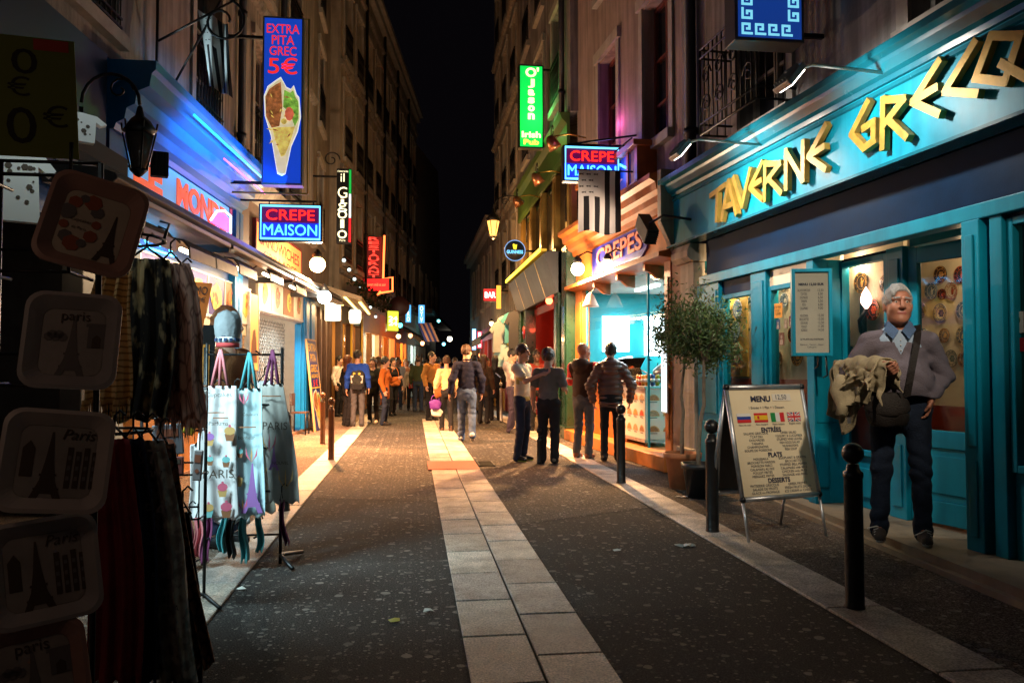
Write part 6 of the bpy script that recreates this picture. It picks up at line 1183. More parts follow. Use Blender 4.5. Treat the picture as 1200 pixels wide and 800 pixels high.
# ---- wire rack with trays
def wire(b, pts, r=.006): b.tube(pts, r, 5)
t = thing('tray_rack', 'black wire rack carrying the souvenir trays', 'rack', FW, (-1.18, 2.75, 0)); b = MB()
for x in (-.2, .12): wire(b, [(x, .1, 0), (x, .1, 2.05)], .011)
for z in (.35, .7, 1.05, 1.4, 1.75, 2.05):
    wire(b, [(-.2, .1, z), (.12, .1, z)]); wire(b, [(-.16, .1, z - .1), (-.16, -.14, z - .1), (-.16, -.16, z + .02)]); wire(b, [(.1, .1, z - .1), (.12, -.14, z - .1), (.13, -.16, z + .0)]); wire(b, [(-.16, -.14, z - .1), (.12, -.14, z - .1)])
wire(b, [(-.35, -.2, .01), (-.2, .1, .05), (.12, .1, .05), (.3, -.2, .01)], .012); b.build('wire_frame', IRON, t)
def rrect(w_, h_, r, n=5):
    P = []
    for cx, cy, a0 in ((w_ - r, h_ - r, 0), (-w_ + r, h_ - r, 1), (-w_ + r, -h_ + r, 2), (w_ - r, -h_ + r, 3)):
        P += [(cx + r * math.cos((a0 + i / n) * math.pi / 2), cy + r * math.sin((a0 + i / n) * math.pi / 2)) for i in range(n + 1)]
    return P
def eiffel(m, x, z, s, y, mi=0):
    m.prism([(x - .22 * s, z), (x - .12 * s, z), (x - .07 * s, z + .12 * s), (x + .07 * s, z + .12 * s), (x + .12 * s, z), (x + .22 * s, z), (x + .1 * s, z + .3 * s), (x + .05 * s, z + .62 * s), (x + .012 * s, z + 1 * s), (x - .012 * s, z + 1 * s), (x - .05 * s, z + .62 * s), (x - .1 * s, z + .3 * s)], y - .001, y, mi)
    m.box(x - .16 * s, x + .16 * s, y - .0012, y, z + .17 * s, z + .2 * s, mi); m.box(x - .11 * s, x + .11 * s, y - .0012, y, z + .37 * s, z + .4 * s, mi)
INKB = mat('sepia_ink', (.07, .045, .03), .6); INKR = mat('rust_ink', (.35, .1, .05), .6); INKG = mat('grey_ink', (.15, .14, .15), .6)
def tray(label, px, py, Y, w_, h_, rim, face, kind, rz, roll, tiltx=-12):
    c = dep(px, py, Y); t = thing('tray', label, 'tray', FW, (c[0], Y, c[1]), R(rz), group='souvenir trays on the wire rack', tilt=Matrix.Rotation(R(tiltx), 4, 'X') @ Matrix.Rotation(R(roll), 4, 'Y'))
    W, H = w_ / 2, h_ / 2; rings = [rrect(W, H, .05), rrect(W - .012, H - .012, .045), rrect(W - .045, H - .045, .03)]; ys = [-.03, -.033, .0]; n = len(rings[0]); b = MB()
    v = [(x, y, z) for r_, y in zip(rings, ys) for x, z in r_] + [(x * .98, .012, z * .98) for x, z in rrect(W - .04, H - .04, .03)] + [(x, -.022, z) for x, z in rings[0]]
    f = []
    for a, c_ in ((0, 1), (1, 2)): f += [(a * n + i, a * n + (i + 1) % n, c_ * n + (i + 1) % n, c_ * n + i) for i in range(n)]
    f += [(4 * n + i, 3 * n + i, 3 * n + (i + 1) % n, 4 * n + (i + 1) % n) for i in range(n)] + [(i, 4 * n + i, 4 * n + (i + 1) % n, (i + 1) % n) for i in range(n)] + [tuple(range(3 * n, 4 * n))]
    b.add(v, f, 0, False); b.build('tray_rim', rim, t)
    MB().add([(x, .001, z) for x, z in rrect(W - .046, H - .046, .03)], [tuple(range(n))]).build('print_base', face, t)
    m = MB(); y = .0; mats = [INKB, INKR, INKG]; rnd = random.Random(kind)
    if kind == 0:
        eiffel(m, W * .42, -H * .68, h_ * .52, y)
        for q in range(11): a = q * .571; m.disc((-W * .25 + W * .32 * math.cos(a), -.001 - q * .0001, H * .05 + H * .5 * math.sin(a)), .014 + .006 * (q % 3), 7, (q % 2) + 1)
        m.build('print', mats, t); text('Cupcakes', INKB, 'lettering', t, .03, (-W * .25, -.002, H * .06), w=W * .42); text('de Paris', INKB, 'lettering', t, .02, (-W * .25, -.002, -H * .1), w=W * .3)
    elif kind == 1:
        eiffel(m, W * .0, -H * .75, h_ * .66, y, 2); m.box(W * .3, W * .68, -.0012, 0, -H * .1, H * .35, 2); m.box(W * .25, W * .73, -.0014, 0, H * .35, H * .42, 2); m.prism([(W * .4, -H * .1), (W * .58, -H * .1), (W * .58, H * .1), (W * .49, H * .18), (W * .4, H * .1)], -.0018, -.0015, 0)
        for q in range(5): m.disc((-W * .5 + q * W * .07, -.001, H * (.1 + .05 * (q % 2))), .014, 7, 2)
        m.build('print', mats, t); text('paris', INKB, 'lettering', t, .04, (W * .02, -.003, H * .52), w=W * .6)
    else:
        eiffel(m, -W * .12, -H * .78, h_ * .68, y, 0)
        for q in range(4):
            x = W * (.18 + q * .15); m.box(x, x + W * .1, -.0012, 0, -H * .5, H * (.3 - .08 * (q % 2)), 0)
            for z in (-.35, -.15, .05): m.box(x + W * .02, x + W * .08, -.0016, -.0013, H * z, H * z + .012, 2)
        m.prism([(-W * .62, -H * .3), (-W * .4, -H * .3), (-W * .4, H * .25), (-W * .5, H * .4), (-W * .62, H * .25)], -.0011, 0, 0); m.build('print', mats, t); text('Paris', INKB, 'lettering', t, .05, (W * .35, -.003, H * .55), w=W * .6, shear=.3)
    return t
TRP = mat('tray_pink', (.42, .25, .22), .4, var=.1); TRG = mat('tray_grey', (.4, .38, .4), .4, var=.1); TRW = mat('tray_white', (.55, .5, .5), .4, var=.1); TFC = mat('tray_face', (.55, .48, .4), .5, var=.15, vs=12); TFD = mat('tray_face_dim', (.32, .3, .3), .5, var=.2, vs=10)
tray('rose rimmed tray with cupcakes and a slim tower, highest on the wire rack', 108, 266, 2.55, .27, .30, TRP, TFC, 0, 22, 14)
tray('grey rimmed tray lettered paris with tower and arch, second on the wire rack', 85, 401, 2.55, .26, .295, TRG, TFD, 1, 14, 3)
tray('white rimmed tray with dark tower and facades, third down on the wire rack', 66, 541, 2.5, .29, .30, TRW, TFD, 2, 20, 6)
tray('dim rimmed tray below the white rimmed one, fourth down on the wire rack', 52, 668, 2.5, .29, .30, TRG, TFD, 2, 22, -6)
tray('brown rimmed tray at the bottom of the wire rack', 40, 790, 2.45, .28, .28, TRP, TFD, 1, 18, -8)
# ---- hanging scarves
def cloth(name, label, cat, px, py0, py1, Y, w_, m, seed, folds=4, top=.45, lean_=0, group=None, rz=0, amp=.03, fringe=False):
    a, c = dep(px, py1, Y), dep(px, py0, Y); h_ = c[1] - a[1]; t = thing(name, label, cat, FW, (c[0], Y, c[1]), R(rz), group=group); rnd = random.Random(seed); ph = rnd.uniform(0, 6); n, k = 30, 34; b = MB()
    for j in range(k + 1):
        v = j / k; ww = w_ * (top + (1 - top) * min(1, v * 2.2) ** .7)
        for i in range(n + 1):
            u = i / n - .5; f = math.sin(u * folds * 6.283 + ph + .6 * math.sin(v * 3 + ph)); g = math.sin(u * folds * 2.6 * 6.283 + ph * 2)
            z = -v * h_ - (.012 * math.sin(u * 17 + seed) * v) - (.05 * (abs(u) * 2) ** 2 * v * 0)
            b.v.append((u * ww + lean_ * v + .012 * math.sin(v * 5 + seed), amp * (f + .35 * g) * (.5 + v * .5) - .02 * v, z))
    for j in range(k):
        for i in range(n): q = j * (n + 1) + i; b.f.append((q, q + n + 1, q + n + 2, q + 1)); b.m.append(0); b.s.append(True)
    if fringe:
        for i in range(0, n * 2):
            u = i / (n * 2) - .5; p = Vector((u * w_ + lean_, -.02 + amp * math.sin(u * folds * 6.283), -h_)); l = rnd.uniform(.05, .11)
            b.add([p + Vector((-.003, 0, .005)), p + Vector((.003, 0, .005)), p + Vector((rnd.uniform(-.01, .01), 0, -l))], [(0, 1, 2)])
    o = b.build('fabric', m, t); md = o.modifiers.new('s', 'SOLIDIFY'); md.thickness = .004
    hk = MB(); hk.tube([(-w_ * top * .4, 0, -.01), (0, 0, .05), (w_ * top * .4, 0, -.01)], .006, 5); hk.tube([(0, 0, .05), (.0, 0, .09), (.02, 0, .11), (.04, 0, .09)], .005, 5); hk.build('hanger', IRON, t); return t
def pattern(name, c1, c2, sc, kind='vor', thr=.5, stretch=(1, 1, 1), dist=3):
    m = mat(name, c1, .85); nt = m.node_tree; N = nt.nodes; L = nt.links; b = N['Principled BSDF']; tc = N.new('ShaderNodeTexCoord'); mp = N.new('ShaderNodeMapping'); mp.inputs['Scale'].default_value = stretch; L.new(tc.outputs['Object'], mp.inputs[0])
    if kind == 'vor': x = N.new('ShaderNodeTexVoronoi'); x.inputs['Scale'].default_value = sc; x.feature = 'DISTANCE_TO_EDGE'; o = x.outputs[0]
    elif kind == 'wave': x = N.new('ShaderNodeTexWave'); x.inputs['Scale'].default_value = sc; x.inputs['Distortion'].default_value = dist; x.bands_direction = 'Z'; o = x.outputs[1]
    else: x = N.new('ShaderNodeTexNoise'); x.inputs['Scale'].default_value = sc; x.inputs['Detail'].default_value = 3; o = x.outputs[0]
    L.new(mp.outputs[0], x.inputs[0]); r = N.new('ShaderNodeValToRGB'); r.color_ramp.elements[0].position = max(0, thr - .06); r.color_ramp.elements[1].position = thr + .06; r.color_ramp.elements[0].color = (*c1, 1); r.color_ramp.elements[1].color = (*c2, 1); L.new(o, r.inputs[0]); L.new(r.outputs[0], b.inputs['Base Color']); return m
SCB = pattern('black_gold_weave', (.03, .027, .025), (.7, .55, .3), 16, 'noise', .58, (1, 1, .55)); SCP = pattern('dusky_rose_crackle', (.3, .16, .14), (.8, .55, .45), 26, 'vor', .06, (1, 1, .35)); SCM = pattern('mustard_weave', (.35, .19, .06), (.75, .48, .2), 9, 'wave', .2, (1, 1, 1.4)); SCG = pattern('grey_lettered', (.2, .19, .18), (.4, .38, .34), 22, 'noise', .5); SCR = mat('deep_red_cloth', (.2, .01, .012), .9, var=.3, vs=8); SCN = mat('navy_cloth', (.015, .025, .08), .9, var=.3, vs=8); SCW = pattern('rust_paisley', (.06, .025, .015), (.3, .13, .06), 20, 'vor', .12)
GS = 'scarves hanging by the souvenir racks'
cloth('scarf', 'mustard fringed scarf hanging beside the paris tray', 'scarf', 136, 318, 470, 3.3, .17, SCM, 3, 3, .7, -.02, GS, fringe=True)
cloth('scarf', 'black and gold patterned scarf in the upper row', 'scarf', 172, 303, 492, 3.6, .25, SCB, 5, 4, .8, -.03, GS, rz=8)
cloth('scarf', 'dusky rose crackled scarf in the upper row by the price card', 'scarf', 200, 308, 492, 3.7, .22, SCP, 7, 4, .6, .06, GS, fringe=True)
cloth('scarf', 'second dusky rose scarf, narrower, at the outer end of the upper row', 'scarf', 214, 330, 500, 3.85, .11, SCP, 9, 2, .5, .05, GS)
cloth('scarf', 'deep red scarf in the lower row', 'scarf', 134, 514, 800, 3.25, .2, SCR, 11, 3, .7, .03, GS)
cloth('scarf', 'navy scarf between the red and the lettered one', 'scarf', 156, 514, 800, 3.35, .14, SCN, 12, 3, .7, .06, GS)
t = cloth('scarf', 'pale grey lettered scarf in the lower row', 'scarf', 172, 516, 800, 3.4, .16, SCG, 13, 2, .7, .14, GS)
for i, (s, z) in enumerate((('ST', -.06), ('LON', -.13), ('PA', -.27), ('NEW Y', -.4), ('BERLI', -.53), ('ROMA', -.66))): text(s, INKG, 'lettering', t, .05, (.015 + .14 * -z * .95, -.055, z), w=.09, shear=.2)
cloth('scarf', 'rust paisley scarf at the outer end of the lower row', 'scarf', 188, 520, 780, 3.5, .12, SCW, 15, 3, .7, .16, GS)
cloth('scarf', 'black scarf hanging lowest at the outer end by the pavement', 'scarf', 214, 600, 800, 3.55, .12, mat('black_cloth', (.012, .012, .013), .9), 17, 3, .7, .04, GS)
t = thing('scarf_rail', 'black ring rail with hooks carrying the scarves', 'rack', FW, (-1.33, 3.6, 0)); b = MB(); b.tube([(.02, .06, 0), (.02, .06, 2.1)], .014, 6); b.tube([(.02 + .22 * math.cos(q * .4488), .06 + .22 * math.sin(q * .4488), 1.92) for q in range(14)], .007, 5, closed=True); b.tube([(.0 + .2 * math.cos(q * .4488), .06 + .2 * math.sin(q * .4488), 1.08) for q in range(14)], .007, 5, closed=True)
for q in range(9): a = q * .7; b.tube([(.02 + .22 * math.cos(a), .06 + .22 * math.sin(a), 1.92), (.02 + .24 * math.cos(a), .06 + .24 * math.sin(a), 1.99), (.02 + .2 * math.cos(a), .06 + .2 * math.sin(a), 2.0)], .006, 4)
b.tube([(.02 - .25, .06, .02), (.02 + .25, .06, .02)], .014, 6); b.tube([(.02, .06 - .25, .03), (.02, .06 + .25, .03)], .014, 6); b.build('rail_frame', IRON, t)
# ---- aprons on their stand
Y = 5.6; t = thing('apron_stand', 'black wire stand holding the printed aprons and bags', 'rack', FW, (-1.15, 5.75, 0)); b = MB()
for x in (-.28, .24): b.tube([(x, 0, 0), (x, 0, 1.5)], .012, 6)
for z in (.2, .5, .8, 1.1, 1.45): b.tube([(-.28, 0, z), (.24, 0, z)], .008, 5); b.tube([(-.2, 0, z), (-.2, -.2, z + .02)], .007, 5); b.tube([(.1, 0, z), (.1, -.2, z + .02)], .007, 5)
b.tube([(-.4, -.25, .02), (-.28, 0, .06), (-.4, .25, .02)], .014, 6); b.tube([(.36, -.25, .02), (.24, 0, .06), (.36, .25, .02)], .014, 6); b.build('stand_frame', IRON, t)
APW = mat('apron_white', (.7, .68, .68), .85, var=.05); APB = mat('apron_ice', (.5, .68, .72), .85, var=.06); APG = mat('apron_slate', (.36, .34, .31), .85, var=.2, vs=4)
CUPS = [mat('cup_%d' % i, c, .7) for i, c in enumerate([(.65, .12, .2), (.2, .5, .5), (.6, .35, .12), (.35, .15, .45), (.3, .12, .05)])]
def apron(label, px, py0, py1, Y, w_, m, seed, prints, rz=0, lean_=0, strap=None):
    t = cloth('apron', label, 'apron', px, py0, py1, Y, w_, m, seed, 1.3, .75, lean_, 'printed souvenir aprons on the stand', rz, .014)
    a, c = dep(px, py1, Y), dep(px, py0, Y); h_ = c[1] - a[1]; rnd = random.Random(seed); b = MB(); fy = -.045
    def S(u, v): return (u * w_ + lean_ * v, -v * h_)
    for (k, u, v, s) in prints:
        x, z = S(u, v)
        if k == 'cup': b.prism([(x - .02 * s, z), (x + .02 * s, z), (x + .013 * s, z - .03 * s), (x - .013 * s, z - .03 * s)], fy - .001, fy, rnd.randint(1, 4)); b.disc((x, fy - .002, z + .012 * s), .022 * s, 9, rnd.randint(0, 3), 1, .8); b.disc((x, fy - .003, z + .032 * s), .006 * s, 6, 0)
        elif k == 'tower': eiffel(b, x, z - .12 * s, .25 * s, fy, 3)
        elif k == 'leaf':
            for q in (-1, 0, 1): b.prism([(x, z - .03 * s), (x + .02 * s * q - .006, z + .0), (x + .025 * s * q, z + .035 * s), (x + .02 * s * q + .006, z)], fy - .001 - .0003 * q, fy, rnd.choice((0, 2)))
        elif k == 'bar': b.box(x - .06 * s, x + .06 * s, fy - .001, fy, z - .004, z + .004, 4)
        else: text(k, INKB, 'lettering', t, .05, (x, fy - .002, z), w=.1 * s)
    b.build('apron_print', CUPS, t)['kind'] = 'stuff'
    if strap:
        q = MB()
        for dx in (-.05, 0, .05): q.tube([(dx, -.01, 0), (dx * .4, 0, .16), (0, 0, .24)], .011, 5)
        q.build('strap', strap, t)
    return t
PK = mat('strap_pink', (.65, .2, .22), .8); TL = mat('strap_teal', (.08, .35, .38), .8); PU = mat('strap_plum', (.2, .04, .12), .8)
apron('white and ice apron with cupcakes lettered Paris', 258, 452, 607, 5.45, .25, APW, 21, [('Cupcakes', 0, .07, 1.6), ('bar', -.1, .2, 1), ('Parfums', 0, .28, 1.2), ('bar', .05, .24, .8), ('cup', -.22, .4, 1.4), ('cup', .28, .36, 1.6), ('cup', -.2, .56, 1), ('cup', .2, .57, 1.2), ('PARIS', .02, .66, 1.9), ('cup', .12, .78, 1.5), ('cup', -.22, .93, 1.5), ('cup', .22, .93, 1.7)], 4, 0, PK)
apron('ice blue apron with rose tower and small scripts', 292, 455, 605, 5.5, .215, APB, 22, [('leaf', -.1, .08, 1.2), ('Couleurs', .1, .2, 1), ('bar', 0, .3, 1), ('bonheur', .0, .38, 1.1), ('cup', -.2, .5, 1), ('leaf', .15, .52, 1.5), ('tower', .18, .78, 1.3), ('cup', -.22, .72, 1.1), ('leaf', -.1, .9, 1.2)], -4, .0, TL)
apron('slate and white apron lettered Paris leaning outward', 319, 450, 588, 5.75, .23, APG, 23, [('bar', 0, .1, 1.3), ('PARIS', .05, .35, 1.8), ('leaf', -.2, .5, 2), ('tower', -.1, .62, .7), ('NOUVEL', .1, .66, 1.2), ('leaf', .2, .8, 2.2)], -16, .1, PU)
apron('white apron with tower print hanging behind the ice blue one', 275, 462, 612, 5.75, .24, APW, 26, [('tower', .1, .5, 1.2), ('cup', -.2, .8, 1.3), ('PARIS', 0, .2, 1.4)], 2)
apron('cream tote with script behind the slate apron', 306, 470, 600, 5.9, .22, mat('apron_cream', (.6, .55, .45), .85, var=.08), 27, [('Paris', 0, .3, 1.8), ('leaf', .1, .6, 2), ('cup', -.1, .8, 1.3)], -8)
apron('pale apron with red dots hanging behind the wire cards', 238, 520, 608, 5.7, .18, APW, 24, [('cup', .1, .3, 1.2), ('cup', 0, .7, 1.4)], 20, .0)
apron('white tote printed with black leaves above the slate apron', 310, 446, 480, 5.95, .17, APW, 25, [('leaf', -.2, .4, 2), ('leaf', .2, .6, 2.2)], -20)
APP = MB(); 
for i, (px, col, nm) in enumerate([(222, PU, 'plum'), (232, PK, 'pink'), (243, PU, 'dark plum'), (262, TL, 'teal'), (272, mat('black_cloth', (.012, .012, .013)), 'black'), (287, TL, 'pale teal'), (305, TL, 'bright teal')]):
    cloth('ribbon', '%s ribbon ends hanging below the aprons' % nm if i != 6 else 'bright teal ribbon at the outer end below the aprons', 'ribbon', px, 606, 645 + (i % 3) * 6, 5.6, .05, col, 30 + i, 1, .8, 0, 'ribbon ends below the aprons')
t = cloth('ribbon', 'long dark red ribbon dangling from the slate apron', 'ribbon', 330, 585, 636, 5.7, .03, PU, 40, 1, .9, .04)
# wire pocket rack with small goods
Y = 4.75; t = thing('pocket_rack', 'wire pocket rack with souvenirs between the scarves and aprons', 'rack', FW, (-1.4, 4.85, 0)); b = MB()
for x in (-.16, .2): b.tube([(x, .02, 0), (x, .02, 1.5)], .01, 5)
for z in (.5, .75, 1.0, 1.25): b.tube([(-.16, .02, z), (-.16, -.12, z), (.2, -.12, z), (.2, .02, z)], .006, 5); b.tube([(-.16, -.12, z + .07), (.2, -.12, z + .07)], .006, 5)
for x in (-.16, -.04, .08, .2): b.tube([(x, -.12, .45), (x, -.12, 1.35)], .005, 4)
b.tube([(-.3, -.2, .02), (-.16, .02, .04), (.2, .02, .04), (.34, -.2, .02)], .012, 5); b.build('pocket_frame', IRON, t)
for i, (px, py, w_, h_, cc, nm, rl_) in enumerate([(229, 487, .06, .22, (.55, .4, .03), 'yellow guide leaning out of the wire pockets', -22), (197, 515, .16, .17, (.25, .24, .27), 'grey souvenir plaque in the wire pockets', 4), (234, 470, .09, .12, (.6, .55, .5), 'cream card in the upper wire pocket', 2), (225, 440, .09, .12, (.3, .13, .06), 'brown wallet hung above the wire pockets', 0), (214, 410, .06, .2, (.05, .03, .02), 'dark fabric pouch beside the price card', 3), (232, 545, .05, .17, (.35, .3, .3), 'pale box in the lowest wire pocket', -4), (205, 545, .1, .1, (.2, .05, .04), 'dark red magnet card in the wire pocket', 0), (192, 458, .15, .06, (.6, .55, .5), 'white dish with red print on the rack shelf', 3)]):
    c = dep(px, py, Y - .1); t = thing('souvenir', nm, 'souvenir', FW, (c[0], Y - .1, c[1]), R(8 - i * 3), tilt=Matrix.Rotation(R(-rl_), 4, 'Y')); MB().cb((0, 0, 0), (w_, .018, h_)).build('card', mat('souvenir_%d' % i, cc, .5, var=.15), t, .006); m = MB(); m.box(-w_ * .35, w_ * .35, -.011, -.0095, h_ * .1, h_ * .35); m.disc((0, -.0112, -h_ * .18), min(w_, h_) * .25, 8); m.build('card_print', INKR if i % 2 else INKB, t)['kind'] = 'stuff'
c = dep(236, 420, 5.9); t = thing('calendar', 'dark framed wall calendar with coloured strip next to the price card', 'calendar', FW, (c[0], 5.9, c[1]), R(30)); MB().box(-.09, .09, -.01, .02, -.24, .24).build('frame', IRON, t); MB().box(-.02, .05, -.016, -.011, -.2, .1).build('print', mat('calendar_print', (.5, .2, .03), .5, var=.5, vs=14), t)
# price cards
c = dep(224, 355, 4.6); t = thing('price_card', 'orange promo price card with handwritten black prices', 'price card', FW, (c[0], 4.6, c[1]), R(4), tilt=Matrix.Rotation(R(5), 4, 'Y')); MB().prism([(-.1, -.115), (.075, -.135), (.09, .0), (.1, .12), (-.06, .12), (-.1, .1)], -.003, .003).build('card', mat('orange_card', (.9, .2, .02), .6), t)
for s, z, w_, h_ in (('PROMO', .075, .15, .045), ('2 = 80€', .025, .14, .03), ('5 €', -.03, .07, .035), ('10 €', -.085, .09, .038)): text(s, BLACKINK, 'lettering', t, .05, (.005, -.005, z), w=w_, h=h_, shear=.1)
c = dep(34, 112, 3.0); t = thing('price_card', 'large dim green card with two handwritten ten euro prices', 'price card', FW, (c[0], 3.0, c[1]), R(18), tilt=Matrix.Rotation(R(-3), 4, 'Y')); MB().box(-.16, .15, -.003, .003, -.22, .21).build('card', mat('green_card', (.16, .2, .03), .7), t); MB().box(.02, .13, -.005, -.0035, .165, .205).build('red_tab', mat('red_tab', (.45, .05, .03), .7), t)
for s, x, z, w_, h_ in (('10', -.04, .12, .14, .09), ('€', -.03, .03, .07, .07), ('10', -.06, -.11, .16, .13), ('€', .08, -.07, .08, .08)): text(s, BLACKINK, 'lettering', t, .1, (x, -.005, z), w=w_, h=h_)
# bright shirt in the shop mouth; second one added as the lit awning gap
for i, (px, py, Y, w_, h_, nm) in enumerate([(22, 218, 3.5, .22, .3, 'bright white printed shirt hung under the green price card'), (88, 150, 4.3, .25, .14, 'white shirt corner showing beside the green price card')]):
    c = dep(px, py, Y); t = thing('hung_shirt', nm, 'shirt', FW, (c[0], Y, c[1] + h_ / 2), R(30)); inst(shirt_mesh(w_ * 1.2, h_, mat('shirt_bright', (.8, .82, .82), .8), 50 + i), 'shirt_body', t); m = MB(); rnd = random.Random(i)
    for q in range(14): m.disc((rnd.uniform(-.08, .08), -.027 - q * .0002, rnd.uniform(-.22, -.06) * h_ * 3.3), rnd.uniform(.004, .014), 6)
    o = m.build('shirt_print', INKB, t); o['kind'] = 'stuff'
    light('POINT', (.1, -.5, .35), 6 if i == 0 else 3, (.85, 1, 1), t, .05)
# cap display and sailor caps
c = dep(267, 390, 5.75); t = thing('cap', 'grey puffed cap with navy, white and red band on top of the apron stand', 'cap', FW, (c[0], 5.75, c[1] - .1)); b = MB(); rr = .08; n = 28; prof = [(.95, .06), (1.06, .1), (1.12, .15), (1.05, .2), (.85, .235), (.5, .25), (.15, .24), (.01, .235)]
for i, (r_, z) in enumerate(prof):
    for j in range(n): a = 6.2832 * j / n; k_ = 1 + (.05 * math.sin(a * 9 + i) if 0 < i < 6 else 0); b.v.append((rr * r_ * k_ * math.cos(a), rr * r_ * k_ * math.sin(a), z + .008 * math.sin(a * 3)))
for i in range(len(prof) - 1):
    for j in range(n): b.f.append((i * n + j, i * n + (j + 1) % n, (i + 1) * n + (j + 1) % n, (i + 1) * n + j)); b.m.append(0); b.s.append(True)
b.build('puffed_crown', mat('cap_grey', (.26, .28, .3), .9, var=.2, bump=.3, bs=40), t)
for z0, z1, nm, cc in ((-.0, .03, 'red_band', (.5, .05, .05)), (.031, .07, 'white_band', (.65, .65, .65)), (.071, .085, 'navy_band', (.03, .05, .12))): MB().lathe([(rr * .94, z0), (rr * .97, z0), (rr * .97, z1), (rr * .94, z1)], 24).build(nm, mat(nm, cc, .8), t)
b = MB()
for j in range(7): a = -2.9 + j * .45; b.cb((rr * .975 * math.cos(a), rr * .975 * math.sin(a), .051), (.02, .02, .022), 0, Matrix.Rotation(a, 3, 'Z'))
b.build('band_badges', mat('navy_band', (.03, .05, .12)), t)['kind'] = 'stuff'

bulb('shop_bulb', 'weak warm bulb under the souvenir shop awning edge above the wire rack', (-1.55, .75, 2.45), FW, (1, .7, .45), 2, 5.5, .06, None, (1, .62, .4), lr=.2)  # added front fill for trays and scarves, no known lamp there
# ================================================================ bollards, trees in pots
BOLL = mat('bollard_black', (.014, .013, .013), .38, .2, var=.3, vs=10, bump=.25, bs=26)
def bollard_mesh(h, r): return MB().lathe([(r * 1.08, 0), (r * 1.08, .02), (r, .03), (r * .97, h - .2), (r * 1.05, h - .19), (r * 1.05, h - .165), (r * .75, h - .155), (r * .6, h - .12)], 18)
BM = {}
def bollard(label, x, y, h=.95, r=.052, m=None, ball=1.15):
    t = thing('bollard', label, 'bollard', FW, (x, y, .005), group='bollards along the kerbs')
    k = (h, r, (m or BOLL).name)
    if k not in BM: BM[k] = (bollard_mesh(h, r).mesh(m or BOLL), MB().ball((0, 0, h - r * ball), (r * ball,) * 3, 10).mesh(m or BOLL))
    inst(BM[k][0], 'shaft', t); inst(BM[k][1], 'ball_head', t)
for px, py, lb in ((1002, 715, 'black ball headed bollard nearest the older man'), (835, 625, 'black ball headed bollard standing against the menu board'), (728, 567, 'black ball headed bollard in front of the woman in the puffer jacket'), (333, 600, 'black ball headed bollard beside the slate apron')):
    bollard(lb, *gnd(px, py), h=.93 if px > 400 else .95)
OX = mat('rust_brown_metal', (.12, .05, .02), .4, .3, var=.3, vs=9)
for px, py, lb in ((388, 540, 'brown ball headed bollard alone on the lit pavement'), (424, 500, 'thin bollard in front of the blue jacketed backpacker'), (632, 543, 'small dark post between the two boys'), (378, 520, 'second brown bollard just behind the lone brown one')):
    bollard(lb, *gnd(px, py), h=.92 if px < 600 else .5, r=.045 if px < 400 else .035, m=OX if px < 600 else BOLL)
for i, (px, py) in enumerate(((577, 492), (587, 494))): bollard(['slim chrome post beside the woman in black', 'slim chrome post beside the man with the phone'][i], *gnd(px, py), h=1.0, r=.04, m=STEEL)
LEAFM = [mat('olive_leaf_%d' % i, c, .5, var=.3, vs=3) for i, c in enumerate([(.06, .115, .025), (.095, .155, .04), (.04, .08, .02), (.13, .18, .065)])]
BARK = mat('olive_bark', (.22, .17, .12), .85, var=.35, vs=12, bump=.5, bs=30)
